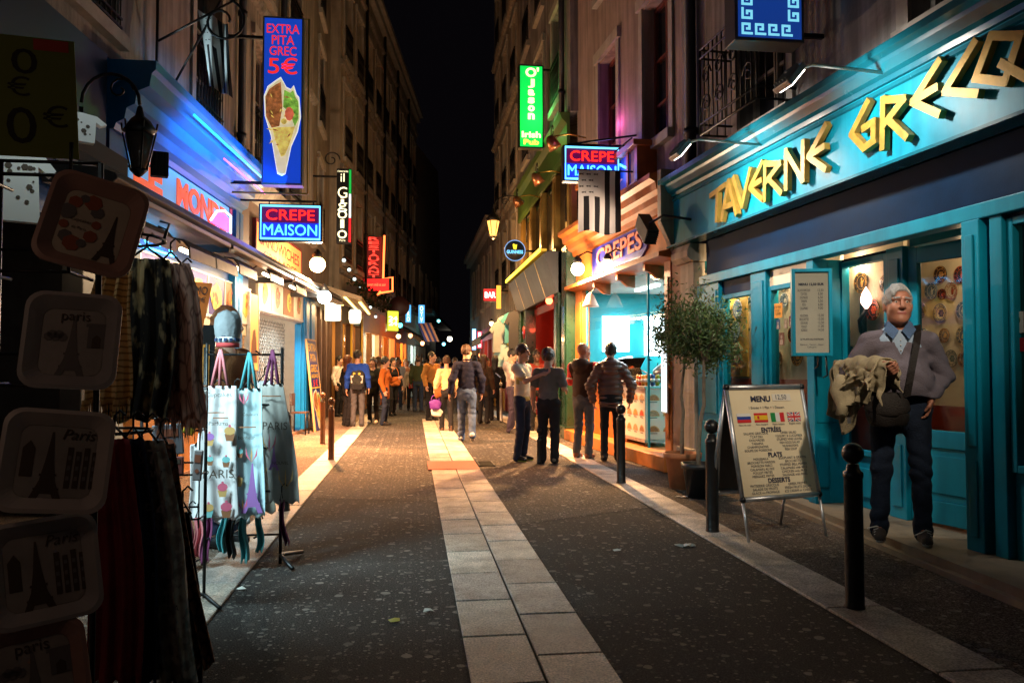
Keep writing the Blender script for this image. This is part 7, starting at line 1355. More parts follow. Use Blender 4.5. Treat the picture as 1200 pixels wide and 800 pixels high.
def olive(label, px, py, potm, pr, ph, cpx, cpy, crx, crz, seed, n=2600, trunk_r=.02):
    x, y = gnd(px, py); t = thing('potted_olive_tree', label, 'potted tree', FW, (x, y, .005), group='olive trees in pots'); rnd = random.Random(seed)
    MB().lathe([(pr * .72, 0), (pr * .95, ph - .06), (pr * 1.06, ph - .058), (pr * 1.08, ph), (pr * .98, ph), (pr * .93, ph - .04), (.001, ph - .05)], 22).build('pot', potm, t)
    MB().lathe([(pr * .92, ph - .045), (pr * .5, ph - .03), (.001, ph - .025)], 14).build('soil', mat('pot_soil', (.03, .02, .012), .95, bump=.6, bs=40), t)
    c = dep(cpx, cpy, y); cz = c[1]; cx = c[0] - x; P = [(0, 0, ph - .05)]; k = 7
    for i in range(1, k + 1): f = i / k; P.append((cx * f + rnd.uniform(-.015, .015), rnd.uniform(-.015, .015), ph - .05 + (cz - crz * .5 - ph) * f))
    MB().tube(P, [trunk_r * (1.25 - .5 * i / k) for i in range(k + 1)], 9).build('trunk', BARK, t); top = Vector(P[-1]); br = MB(); tips = []
    for i in range(16):
        a = rnd.uniform(0, 6.283); e = rnd.uniform(.05, 1.3); d = Vector((math.cos(a) * math.cos(e) * crx, math.sin(a) * math.cos(e) * crx, math.sin(e) * crz * 1.25 - .08)); q = top + Vector((0, 0, -.1 * rnd.random())); m_ = q + d * .55 + Vector((rnd.uniform(-.05, .05), rnd.uniform(-.05, .05), .05)); en = q + d * 1.05; br.tube([q, m_, en], [.009, .006, .003], 5); tips += [(q, m_), (m_, en)]
        for s in range(3): e2 = m_ + (en - m_) * rnd.random() + Vector((rnd.gauss(0, .1), rnd.gauss(0, .1), rnd.gauss(.03, .1))); br.tube([m_, e2], [.004, .002], 4); tips.append((m_, e2))
    br.build('branches', BARK, t); lf = MB()
    cl = [(a + (b - a) * rnd.uniform(.3, 1.1)) for a, b in tips for _ in range(2)]
    for i in range(n):
        if rnd.random() < .75: p = cl[rnd.randrange(len(cl))] + Vector((rnd.gauss(0, .07), rnd.gauss(0, .07), rnd.gauss(-.01, .085)))
        else:
            a, b = tips[rnd.randrange(len(tips))]; p = a + (b - a) * rnd.uniform(.2, 1.15) + Vector((rnd.gauss(0, .03), rnd.gauss(0, .03), rnd.gauss(0, .03)))
        d = Vector((rnd.gauss(0, 1), rnd.gauss(0, 1), rnd.gauss(.5, 1))).normalized(); l = rnd.uniform(.04, .07); s_ = d.cross(Vector((rnd.gauss(0, 1), rnd.gauss(0, 1), rnd.gauss(0, 1)))).normalized() * l * .17; nn = d.cross(s_).normalized() * l * .08
        lf.add([p, p + d * l * .45 + s_ + nn, p + d * l, p + d * l * .45 - s_ + nn], [(0, 1, 2), (0, 2, 3)], rnd.choice((0, 0, 1, 1, 2, 3)))
    o = lf.build('crown', LEAFM, t); return t
TERRA = mat('terracotta', (.42, .15, .06), .7, var=.25, vs=5, bump=.2); BPOT = mat('black_plastic_pot', (.014, .014, .016), .4, var=.2, vs=6)
olive('olive tree in a terracotta pot, nearer the crepe shop', 800, 572, TERRA, .2, .40, 800, 378, .48, .56, 3, 4200)
olive('olive tree in a black plastic pot, nearer the menu board', 819, 583, BPOT, .17, .36, 826, 386, .42, .52, 8, 3400)
# ================================================================ people
def surf(fn, lo, hi, h):
    """smooth closed surface fn(x,y,z) = 0 as vertices and quads"""
    ax = [np.arange(lo[i], hi[i] + h, h, dtype=np.float32) for i in range(3)]
    X_, Y_, Z_ = np.meshgrid(*ax, indexing='ij', sparse=False); F = fn(X_, Y_, Z_); nx, ny, nz = F.shape; c = (nx - 1, ny - 1, nz - 1)
    Sm = np.zeros(c + (3,), np.float32); N = np.zeros(c, np.float32)
    for axis in range(3):
        for j in (0, 1):
            for k in (0, 1):
                o = [0, 0, 0]; oth = [a for a in range(3) if a != axis]; o[oth[0]] = j; o[oth[1]] = k; e = list(o); e[axis] = 1
                fa = F[o[0]:o[0] + c[0], o[1]:o[1] + c[1], o[2]:o[2] + c[2]]; fb = F[e[0]:e[0] + c[0], e[1]:e[1] + c[1], e[2]:e[2] + c[2]]
                m = (fa < 0) != (fb < 0); t = fa[m] / (fa[m] - fb[m])
                p = np.empty((len(t), 3), np.float32); p[:, axis] = t; p[:, oth[0]] = j; p[:, oth[1]] = k; Sm[m] += p; N[m] += 1
    act = N > 0; ids = np.full(c, -1, np.int64); ids[act] = np.arange(act.sum()); ijk = np.argwhere(act)
    V = (Sm[act] / N[act][:, None] + ijk) * h + np.array(lo); Q = []
    I = F < 0
    for axis in range(3):
        a = [slice(1, n - 1) for n in (nx, ny, nz)]; b = list(a); a[axis] = slice(0, c[axis]); b[axis] = slice(1, c[axis] + 1)
        ia, ib = I[tuple(a)], I[tuple(b)]; m = ia != ib; g = np.argwhere(m); 
        if not len(g): continue
        off = np.ones(3, int); off[axis] = 0; g = g + off; u, v = [(1, 2), (2, 0), (0, 1)][axis]
        def cell(du, dv): q = g.copy(); q[:, u] += du; q[:, v] += dv; return ids[q[:, 0], q[:, 1], q[:, 2]]
        q = np.stack([cell(-1, -1), cell(0, -1), cell(0, 0), cell(-1, 0)], 1); fl = ~ia[m]; q[fl] = q[fl][:, ::-1]; Q.append(q)
    return V, np.concatenate(Q)
def cap(X_, Y_, Z_, a, b, ra, rb, fy=1):
    ay, by = a[1] / fy, b[1] / fy; px, py, pz = X_ - a[0], Y_ / fy - ay, Z_ - a[2]; dx, dy, dz = b[0] - a[0], by - ay, b[2] - a[2]; L = dx * dx + dy * dy + dz * dz + 1e-9
    t = np.clip((px * dx + py * dy + pz * dz) / L, 0, 1); return (np.sqrt((px - t * dx) ** 2 + (py - t * dy) ** 2 + (pz - t * dz) ** 2) - (ra + (rb - ra) * t)) * min(1, fy)
def ell(X_, Y_, Z_, c, r):
    k = np.sqrt(((X_ - c[0]) / r[0]) ** 2 + ((Y_ - c[1]) / r[1]) ** 2 + ((Z_ - c[2]) / r[2]) ** 2); return (k - 1) * min(r)
def smin(a, b, k):
    h = np.clip(.5 + .5 * (b - a) / k, 0, 1); return b + (a - b) * h - k * h * (1 - h)
def uni(L, k):
    d = L[0]
    for q in L[1:]: d = smin(d, q, k)
    return d
TPL = {}
def head_tpl(h, fem, jw=1.0):
    k = ('h', h, fem, jw)
    if k in TPL: return TPL[k]
    def f(x, y, z):
        ax = np.abs(x); j = .9 if fem else jw
        d = uni([ell(x, y, z, (0, .02, .035), (.077, .096, .098)), ell(x, y, z, (0, -.022, -.045), (.059 * j, .07, .078))], .03)
        d = smin(d, ell(x, y, z, (0, -.066, -.098), (.03 * j, .025, .024)), .025); d = smin(d, ell(ax, y, z, (.036, -.062, -.025), (.028, .028, .03)), .02)
        d = smin(d, cap(ax, y, z, (.012, -.086, .037), (.048, -.07, .034), .011, .009), .012); d = np.maximum(d, -(ell(ax, y, z, (.031, -.1, .014), (.019, .016, .012)))) * .5 + d * .5
        d = smin(d, cap(x, y, z, (0, -.086, .025), (0, -.112, -.022), .009, .0135), .009); d = smin(d, ell(ax, y, z, (.013, -.1, -.026), (.009, .01, .008)), .008)
        d = smin(d, cap(x, y, z, (-.02, -.084, -.056), (.02, -.084, -.056), .0075, .0075), .007); d = np.maximum(d, -cap(x, y, z, (-.02, -.098, -.0565), (.02, -.098, -.0565), .0035, .0035))
        d = smin(d, ell(ax, y, z, (.079, .018, -.004), (.009, .02, .031)), .008); return smin(d, cap(x, y, z, (0, .02, -.07), (0, .035, -.22), .052 if not fem else .043, .062 if not fem else .05), .03)
    V, Q = surf(f, (-.105, -.14, -.24), (.105, .14, .15), h); c = V[Q].mean(1); m = np.zeros(len(Q), int); ax = np.abs(c[:, 0])
    m[(c[:, 1] < -.07) & (np.abs(c[:, 2] + .0565) < .009) & (ax < .024)] = 1; m[(c[:, 1] < -.06) & (np.abs(c[:, 2] - .04) < .006) & (ax > .012) & (ax < .05)] = 2
    b = MB(); W = [tuple(p) for p in V]; fs = [tuple(q) for q in Q]; ms = list(m)
    for s in (1, -1):
        for r, mi, yy in ((.0095, 3, -.0748), (.006, 4, -.0795)):
            q = MB().ball((s * .031, yy, .013), r, 6); n0 = len(W); W += q.v; fs += [tuple(i + n0 for i in p) for p in q.f]; ms += [mi] * len(q.f)
    TPL[k] = (np.array(W), fs, ms); return TPL[k]
def hand_tpl(h, curl):
    k = ('hd', h, curl)
    if k in TPL: return TPL[k]
    def f(x, y, z):
        L = [ell(x, y, z, (0, 0, -.05), (.016, .041, .05)), cap(x, y, z, (0, 0, .03), (0, 0, -.03), .027, .024, 1.15)]
        for i, (yy, ln) in enumerate(((-.029, .07), (-.0095, .078), (.0105, .073), (.029, .058))):
            p = np.array((0., yy, -.088)); a = curl * (.5 + .06 * i); pts = [p]
            for s in (.45, .32, .23): p = p + np.array((-math.sin(a), yy * .25 * (1 if a < .8 else 0), -math.cos(a))) * ln * s; pts.append(p); a += curl * .62 + .08
            r0 = .0092
            for q in range(3): L.append(cap(x, y, z, pts[q], pts[q + 1], r0, r0 - .001)); r0 -= .001
        L.append(cap(x, y, z, (0, -.03, -.025), (-.012, -.056, -.058), .0125, .0105)); L.append(cap(x, y, z, (-.012, -.056, -.058), (-.016 - .02 * min(1, curl), -.058 + .012 * curl, -.09), .0105, .008)); return uni(L, .007)
    V, Q = surf(f, (-.1, -.085, -.2), (.05, .06, .06), h); TPL[k] = (V, [tuple(q) for q in Q]); return TPL[k]
SKIN = {n: mat('skin_' + n, c, .5, var=.12, vs=25, spec=.4) for n, c in (('fair', (.48, .27, .19)), ('tan', (.38, .2, .13)), ('dark', (.13, .065, .04)), ('ruddy', (.37, .155, .095)))}
LIP = mat('lips', (.35, .11, .09), .4); EYEW = mat('eye_white', (.6, .57, .53), .25); IRIS = mat('iris', (.03, .02, .015), .2)
HAIRM = {n: mat('hair_' + n, c, .5, var=.4, vs=60, bump=.4, bs=90) for n, c in (('black', (.012, .01, .009)), ('brown', (.045, .022, .011)), ('grey', (.24, .235, .23)), ('auburn', (.2, .06, .02)), ('blond', (.3, .17, .07)))}
FAB = {}
def fabric(name, c, rough=.9, var=.18, vs=9): return mat('cloth_' + name, c, rough, var=var, vs=vs, bump=.4, bs=110, spec=.18)
def mesh_of(V, Q, mats, mi=None, name='part'):
    me = bpy.data.meshes.new(name); me.from_pydata([tuple(v) for v in np.asarray(V).tolist()], [], Q if isinstance(Q, list) else Q.tolist())
    for m in mats: me.materials.append(m)
    if mi is not None: me.polygons.foreach_set('material_index', mi)
    me.polygons.foreach_set('use_smooth', [True] * len(me.polygons)); me.update(); return me
def rot_to(d, roll=0):
    """turn -z onto d, keeping -y as far forward as it goes"""
    z = -Vector(d).normalized(); f = Vector((0, -1, 0)); f = f - z * f.dot(z)
    if f.length < .2: f = Vector((0, 0, 1)) - z * z.z
    y = -f.normalized(); x = y.cross(z); M_ = Matrix((x, y, z)).transposed(); return M_ @ Matrix.Rotation(roll, 3, 'Z')
def person(label, px, py, H, hd, top, legs, shoes, hair, skin='fair', fem=False, J=None, hem=.88, slv=1.0, fat=1.0, puff=0, stride=0, hy=0, hp=0, hr=0, loc=None, g=.016, tr=1.0, skirt=None, curl=(.35, .35), coat=0, wr=.005, collar=None, group='people in the street', topm2=None, z0=.006, roll=(0, 0), vneck=0, hood=0, hs=1.0, hz=1.625, jw=1.0, hth=.012, hl=-.03):
    x, y = loc if loc else gnd(px, py, z0); t = thing('person', label, 'person', FW, (x, y, z0), R(hd), group=group); s = H / 1.75
    j = {}
    for sd in (1, -1):
        st = stride * sd
        j[sd] = dict(hip=(.088 * sd, 0, .92), knee=(.095 * sd, -.02 - .28 * max(0, st) + .1 * max(0, -st) - .0, .50 + .0), ankle=(.1 * sd, .03 - .42 * st, .085 + (.07 if st < -.3 else 0)), sh=(.175 * (.9 if fem else 1) * (1 + (fat - 1) * .5), .01, 1.385), el=(.235 * (1 + (fat - 1) * .6), .04 + .1 * st, 1.14), wr=(.245 * (1 + (fat - 1) * .6), -.05 + .2 * st, .90))
        for q in ('sh', 'el', 'wr'): v = j[sd][q]; j[sd][q] = (v[0] * sd, v[1], v[2])
    for k_, v in (J or {}).items(): j[1 if k_[0] == 'R' else -1][k_[1:]] = v
    # --- body (one skin surface under the clothes, with head and hands)
    fw = .9 if fem else 1.0
    def fbody(x, y, z):
        L = [cap(x, y, z, (0, .01, .98), (0, .0, 1.31), .115 * fat, .135 * fw * fat ** .6, .7), cap(x, y, z, (0, .01, 1.415), j[1]['sh'], .052, .045), cap(x, y, z, (0, .01, 1.415), j[-1]['sh'], .052, .045), cap(x, y, z, (0, .01, 1.4), (0, .015, 1.54), .054, .05)]
        for sd in (1, -1):
            q = j[sd]; L += [cap(x, y, z, q['hip'], q['knee'], .075, .048), cap(x, y, z, q['knee'], q['ankle'], .046, .034), cap(x, y, z, q['sh'], q['el'], .046, .037), cap(x, y, z, q['el'], q['wr'], .037, .026), cap(x, y, z, q['ankle'], (q['ankle'][0], q['ankle'][1] - .1, .05), .03, .025)]
        return uni(L, .035)
    ex = max(abs(j[1]['wr'][0]), abs(j[-1]['wr'][0]), abs(j[1]['el'][0]), abs(j[-1]['el'][0])) + .12; ys = [j[a][b][1] for a in j for b in j[a] if b != 'hd']; lo = (-ex, min(min(ys) - .16, -.28), -.02); hi = (ex, max(max(ys) + .14, .28), 1.6)
    V, Q = surf(fbody, lo, hi, max(g, .016)); W = [V]; fs = Q.tolist(); ms = [0] * len(fs); n = len(V)
    hv, hf, hm = head_tpl(.0065 if g > .012 else .0045, fem, jw); Mh = Matrix.Translation((0, -.015, hz)) @ Matrix.Diagonal((hs, hs, hs * .98, 1)) @ Matrix.Rotation(R(hy), 4, 'Z') @ Matrix.Rotation(R(hp), 4, 'X') @ Matrix.Rotation(R(hr), 4, 'Y')
    ar = np.array(Mh); W.append(hv @ ar[:3, :3].T + ar[:3, 3]); fs += [[i + n for i in q] for q in hf]; ms += hm; n += len(hv)
    for sd in (1, -1):
        q = j[sd]; cu = curl[0 if sd < 0 else 1]; v, f = hand_tpl(.0055 if g > .012 else .004, cu); d = Vector(q['hd']) if 'hd' in q else Vector(q['wr']) - Vector(q['el']); Mr = np.array(rot_to(d, roll[0 if sd < 0 else 1])); v = v * np.array((sd, 1, 1)); v = v @ Mr.T + np.array(q['wr']); f2 = [[i + n for i in (p if sd > 0 else p[::-1])] for p in f]; fs += f2; ms += [0] * len(f2); W.append(v); n += len(v)
    ob = inst(mesh_of(np.concatenate(W) * s, fs, [SKIN[skin], LIP, HAIRM[hair[1]] if hair else SKIN[skin], EYEW, IRIS], ms, 'body'), 'body', t)
    rnd = random.Random(int(px * 13 + py)); ph = [rnd.uniform(0, 6) for _ in range(6)]
    JT = [j[a][b] for a in j for b in ('el', 'knee', 'sh', 'hip')] + [(j[a]['ankle'][0], j[a]['ankle'][1], .14) for a in j] + [(0, -.1, hem + .08)]
    def wrk(x, y, z, a):   # cloth folds gathering at the joints: sharp ridges between soft valleys
        w_ = .25
        for c in JT: w_ = w_ + np.exp(-((x - c[0]) ** 2 + (y - c[1]) ** 2 + (z - c[2]) ** 2) / .016)
        f1 = 1 - 2 * np.abs(np.sin(24 * z + 13 * x * np.sign(x + .001) + 7 * y + ph[0] + 1.3 * np.sin(9 * z + 8 * x + ph[1]))); f2 = 1 - 2 * np.abs(np.sin(33 * z - 15 * x + 10 * y + ph[2] + 1.5 * np.sin(12 * y + ph[3])))
        return a * np.minimum(w_, 1.3) * (f1 + .7 * f2 * np.sin(15 * x + 11 * z + ph[4]))
    # --- trousers
    def fleg(x, y, z):
        L = [cap(x, y, z, (0, .015, .9), (0, .01, 1.0), .135 * fat * (1.04 if fem else 1), .13 * fat, .78)]
        for sd in (1, -1): q = j[sd]; L += [cap(x, y, z, q['hip'], q['knee'], .088 * tr * (1 + (fat - 1) * .5), .064 * tr), cap(x, y, z, q['knee'], (q['ankle'][0], q['ankle'][1] + .01, q['ankle'][2] - .03), .064 * tr, .058 * tr)]
        d = uni(L, .03) + wrk(x, y, z, wr * 1.1); return np.maximum(d, z - 1.02)
    V, Q = surf(fleg, (lo[0], lo[1], -.02), (hi[0], hi[1], 1.06), g); inst(mesh_of(V * s, Q, [legs], None, 'trousers'), 'trousers', t)
    # --- top
    nz = 1.46
    def ftop(x, y, z):
        bl = .06 * (fat - 1); L = [cap(x, y, z, (0, .005, hem + .06), (0, 0, 1.28), .15 * fat * (1 if not coat else 1.02), .155 * fw * (1 + (fat - 1) * .55), .72), cap(x, y, z, (0, .01, 1.405), j[1]['sh'], .07, .066), cap(x, y, z, (0, .01, 1.405), j[-1]['sh'], .07, .066)]
        if fat > 1.1: L.append(ell(x, y, z, (0, -.05, 1.08), (.17 * fat, .16, .2)))
        if fem: L.append(cap(x, y, z, (-.07, -.09, 1.26), (.07, -.09, 1.26), .055, .055))
        pf = 0
        for sd in (1, -1):
            q = j[sd]; e = Vector(q['el']); w_ = Vector(q['wr']); sh = Vector(q['sh']); r0, r1, r2 = .07, .058, .045
            if coat: r0, r1, r2 = .075, .066, .055
            if slv >= 1: L += [cap(x, y, z, sh, e, r0, r1), cap(x, y, z, e, e + (w_ - e) * .97, r1, r2)]
            else: L.append(cap(x, y, z, sh, sh + (e - sh) * slv, r0 * 1.02, r0 * .98))
        if hood: L += [cap(x, y, z, (-.07, .09, 1.44), (.07, .09, 1.44), .07, .07), ell(x, y, z, (0, .12, 1.4), (.12, .08, .12))]
        d = uni(L, .035)
        if puff: d = d - .016 * np.abs(np.sin((z + .25 * np.abs(x) * (np.abs(x) > .19)) * 3.1416 / .075)) + .008
        d = d + wrk(x, y, z, wr); d = np.maximum(d, hem - z + .01 * np.sin(x * 20) - 1e-3 + (-.1 if 0 else 0) * x)
        d2 = cap(x, y, z, (0, -.01, 1.43), (0, -.02, 1.6), .062, .075)   # neck opening
        d = np.maximum(d, -d2)
        if vneck: d = np.maximum(d, -np.maximum(np.maximum(np.abs(x) - (z - vneck) * .42, y - .0), vneck - z))
        return d
    V, Q = surf(ftop, (lo[0] - .03, lo[1], hem - .06), (hi[0] + .03, hi[1], 1.62), g); mi = None; mats = [top]
    if topm2:
        c = V[Q].mean(1); mats = [top] + (topm2[0] if isinstance(topm2[0], list) else [topm2[0]]); mi = topm2[1](c).astype(int)
    inst(mesh_of(V * s, Q, mats, mi, 'top'), 'coat' if coat else ('shirt' if slv < 1 else 'jacket'), t)
    # --- shoes
    for sd in (1, -1):
        q = j[sd]['ankle']; pt_ = .5 if q[2] > .12 else 0
        def fsh(x, y, z):
            zz = (z - q[2]) * math.cos(pt_) - (y - q[1]) * math.sin(pt_) ; yy = (y - q[1]) * math.cos(pt_) + (z - q[2]) * math.sin(pt_); xx = x - q[0] - sd * .02 * (-yy) * 2
            d = uni([cap(xx, yy, zz, (0, .035, -.035), (0, -.13, -.052), .042, .036), cap(xx, yy, zz, (0, .02, -.02), (0, .02, .02), .043, .04), ell(xx, yy, zz, (0, -.03, -.03), (.04, .08, .04))], .02); return np.maximum(d, -.083 - zz)
        V, Q = surf(fsh, (q[0] - .1, q[1] - .26, q[2] - .16), (q[0] + .1, q[1] + .16, q[2] + .1), .009 if g > .012 else .007); c = V[Q].mean(1)
        sole = np.where(((c[:, 2] - q[2]) * math.cos(pt_) - (c[:, 1] - q[1]) * math.sin(pt_)) < -.062, 1, 0)
        inst(mesh_of(V * s, Q, [shoes[0], shoes[1]], sole, 'shoe'), 'shoe', t)
    # --- hair
    if hair and hair[0] != 'bald':
        stl = hair[0]
        def fh(x, y, z):
            nb = .0035 * np.sin(90 * x + 40 * z) * np.sin(70 * y - 30 * z + 2) + .0016 * np.sin(190 * (x * .6 + .5 * z) + 3 * np.sin(30 * y)) + .004 * np.sin(38 * (x - .6 * y + .3 * z) + 4) ; th = {'short': hth, 'crop': .007, 'full': .02, 'long': .016, 'bun': .012, 'hat': .018}[stl]
            d = ell(x, y, z, (0, .022, .038), (.078 + th, .097 + th, .1 + th)) ; cut = ell(x, y, z, (.014 if hl > 0 else 0, -.1, hl if stl != 'full' else -.035), (.083, .075, .095)); d = np.maximum(d, -cut); d = np.maximum(d, -.055 - z - .25 * y if stl in ('short', 'crop', 'full', 'bun') else -.4 - z)
            if stl == 'long': d = smin(d, cap(x, y, z, (0, .055, .0), (0, .075, -.23), .085, .075, .75), .03); d = np.maximum(d, -ell(x, y, z, (0, -.12, -.09), (.068, .125, .13)))
            if stl == 'bun': d = smin(d, ell(x, y, z, (0, .1, .08), (.045, .045, .045)), .02)
            d = np.maximum(d, -ell(np.abs(x), y, z, (.09, .0, -.03), (.02, .03, .04))) if stl in ('short', 'crop') else d
            return d + nb
        V, Q = surf(fh, (-.13, -.13, -.33), (.13, .19, .19), .007); V = V @ ar[:3, :3].T + ar[:3, 3]; inst(mesh_of(V * s, Q, [HAIRM[hair[1]]], None, 'hair'), 'hair' if stl != 'hat' else 'knit_hat', t)
    if collar:
        b = MB(); b.tube([(.068 * math.cos(a), -.005 + .066 * math.sin(a), 1.475 + .012 * math.sin(a)) for a in [i * .5236 for i in range(12)]], .02, 6, closed=True); o = b.build('collar', collar, t, scale=(s, s, s))
    return t, s
def sole(c=(.6, .58, .55)): return mat('sole_%d' % int(c[0] * 100), c, .7)
SH_BLK = (fabric('shoe_black', (.015, .015, .016), .5), sole((.05, .05, .05))); SH_WHT = (fabric('shoe_white', (.6, .58, .55), .6), sole()); SH_BRN = (fabric('shoe_brown', (.09, .05, .03), .6), sole((.1, .08, .06))); SH_SNK = (fabric('shoe_dark_sneaker', (.03, .028, .03), .6), sole())
DENIM = fabric('denim', (.045, .075, .14), .85, .3); DKDENIM = fabric('dark_denim', (.02, .03, .06), .85, .3); BLKT = fabric('black_trouser', (.013, .013, .016)); GRYT = fabric('grey_trouser', (.075, .075, .085)); TANT = fabric('tan_trouser', (.3, .2, .12))
BLK = fabric('black_jacket', (.014, .014, .016)); NAVYC = fabric('navy_jacket', (.006, .008, .024)); KHAKI = fabric('khaki', (.36, .30, .19), .85, .3)
# ---- the older man in the tavern doorway
SW = fabric('lavender_wool', (.13, .112, .135), .95, .12, 5)
mloc = gnd(1057, 634, .1); HM = 1.86
man, ms = person('older grey haired man in a lavender V-neck sweater standing in the tavern doorway', 1057, 634, HM, -27, SW, fabric('washed_dark_jeans', (.014, .022, .042), .85, .6, 5), (fabric('suede_shoe', (.075, .06, .055), .9), sole((.45, .43, .4))), ('short', 'grey'), 'ruddy', loc=mloc, z0=.101, g=.0095, fat=1.24, hem=.985, hy=8, hp=-5, hr=3, wr=.0052, vneck=1.27, hs=1.1, hz=1.607, jw=1.16, hth=.009, hl=.008,
    J=dict(Lsh=(-.178, .01, 1.36), Rsh=(.178, .01, 1.36), Lel=(-.325, .0, 1.16), Lwr=(-.135, -.265, 1.165), Rel=(.285, .06, 1.125), Rwr=(.185, -.085, .985), Rhd=(-.2, .12, -1), Lhip=(-.1, 0, .92), Rhip=(.1, 0, .92), Lknee=(-.12, -.02, .50), Rknee=(.12, -.03, .5), Lankle=(-.14, .02, .085), Rankle=(.13, -.02, .085)), curl=(1.5, .5), tr=.99, roll=(.9, 0))
b = MB()   # shirt seen in the V with its collar
SHIRTM = fabric('pale_blue_shirt', (.32, .42, .55), .8, .08)
def fsht(x, y, z): return np.maximum(np.maximum(uni([cap(x, y, z, (0, .0, 1.2), (0, 0, 1.32), .175, .164, .72), cap(x, y, z, (-.1, .01, 1.375), (.1, .01, 1.375), .062, .062)], .03), 1.2 - z), -cap(x, y, z, (0, -.015, 1.42), (0, -.03, 1.6), .058, .066))
V, Q = surf(fsht, (-.22, -.2, 1.18), (.22, .2, 1.5), .01); inst(mesh_of(V * ms, Q, [SHIRTM], None, 'shirt'), 'shirt', man)
COL = fabric('denim_collar', (.07, .12, .22), .8)
for sd in (1, -1):
    q = MB(); P = [(sd * .066, -.03, 1.505), (sd * .008, -.105, 1.435), (sd * .05, -.135, 1.375), (sd * .1, -.075, 1.44)]; P2 = [(a, c - .008, d) for a, c, d in P]; q.add(P + P2, [(0, 1, 2, 3), (7, 6, 5, 4), (0, 4, 5, 1), (1, 5, 6, 2), (2, 6, 7, 3), (3, 7, 4, 0)]); q.build('collar', COL, man, scale=(ms,) * 3)
q = MB(); q.tube([(.075 * math.cos(a), .0 + .07 * math.sin(a), 1.475 + .03 * math.sin(a)) for a in [i * .314 for i in range(11)]], .018, 6); q.build('collar', COL, man, scale=(ms,) * 3)
for i in range(3): MB().ball((0, -.126 + .004 * i, 1.3 + .035 * i), .005, 5).build('button', sole(), man, scale=(ms,) * 3)
for sd, ax, ay in ((-1, -.14, .02), (1, .13, -.02)):   # white laces
    q = MB()
    for i in range(4): q.tube([(ax + sd * .012 - .028, ay - .05 - .022 * i, .088 - .012 * i), (ax + sd * .014, ay - .055 - .022 * i, .098 - .012 * i), (ax + sd * .012 + .03, ay - .05 - .022 * i, .088 - .012 * i)], .004, 5)
    q.tube([(ax + sd * .012, ay - .05, .1), (ax + sd * .03 - .05, ay - .08, .085), (ax - .06, ay - .06, .06)], .004, 5); q.build('shoelace', mat('lace_white', (.65, .63, .6), .8), man, scale=(ms,) * 3)
for zz, rr in ((1.0, .0),):   # ribbed hem
    pass
def man_local(v): return man.matrix_world @ Vector(v)
MI = man.matrix_world.copy()
bag = thing('shoulder_bag', 'dark brown shoulder bag hanging at the hip of the older man', 'bag', FW, man.location, man.rotation_euler.z)
BAGM = fabric('bag_leather', (.022, .018, .016), .5, .25)
def fbag(x, y, z): return np.maximum(ell(x, y, z, (-.1, -.195, .89), (.14, .075, .15)), np.abs(z - .9) - .11) + .004 * np.sin(40 * x + 20 * z)
V, Q = surf(fbag, (-.36, -.4, .7), (.16, -.14, 1.15), .011); inst(mesh_of(V * ms, Q, [BAGM], None, 'bag_body'), 'bag_body', bag)
V, Q = surf(lambda x, y, z: np.maximum(np.maximum(ell(x, y, z, (-.1, -.195, .9), (.147, .082, .155)), .86 + .25 * (x + .09) ** 2 * 8 - z), np.maximum(z - 1.02, y + .2)), (-.36, -.4, .7), (.16, -.1, 1.15), .011); inst(mesh_of(V * ms, Q, [BAGM], None, 'flap'), 'flap', bag)
st = [(.02, -.23, .99), (.035, -.236, 1.08), (.05, -.226, 1.16), (.07, -.192, 1.25), (.09, -.155, 1.33), (.108, -.09, 1.42), (.115, .02, 1.475), (.1, .1, 1.42), (.05, .17, 1.25), (-.05, .2, 1.1)]; q = MB(); v = []
for i, p in enumerate(st): v += [(p[0] - .022, p[1] - .006, p[2] - .006), (p[0] + .022, p[1] - .006, p[2] + .006)]
q.add(v, [(2 * i, 2 * i + 1, 2 * i + 3, 2 * i + 2) for i in range(len(st) - 1)]); o = q.build('strap', fabric('strap_brown', (.012, .009, .008), .6), bag, scale=(ms,) * 3); md = o.modifiers.new('s', 'SOLIDIFY'); md.thickness = .006
jk = thing('folded_jacket', 'crumpled khaki jacket draped over the forearm of the older man', 'jacket', FW, man.location, man.rotation_euler.z)
E0, E1 = Vector((-.335, .01, 1.185)), Vector((-.1, -.3, 1.175)); FN = Vector((-.813, -.583, 0))
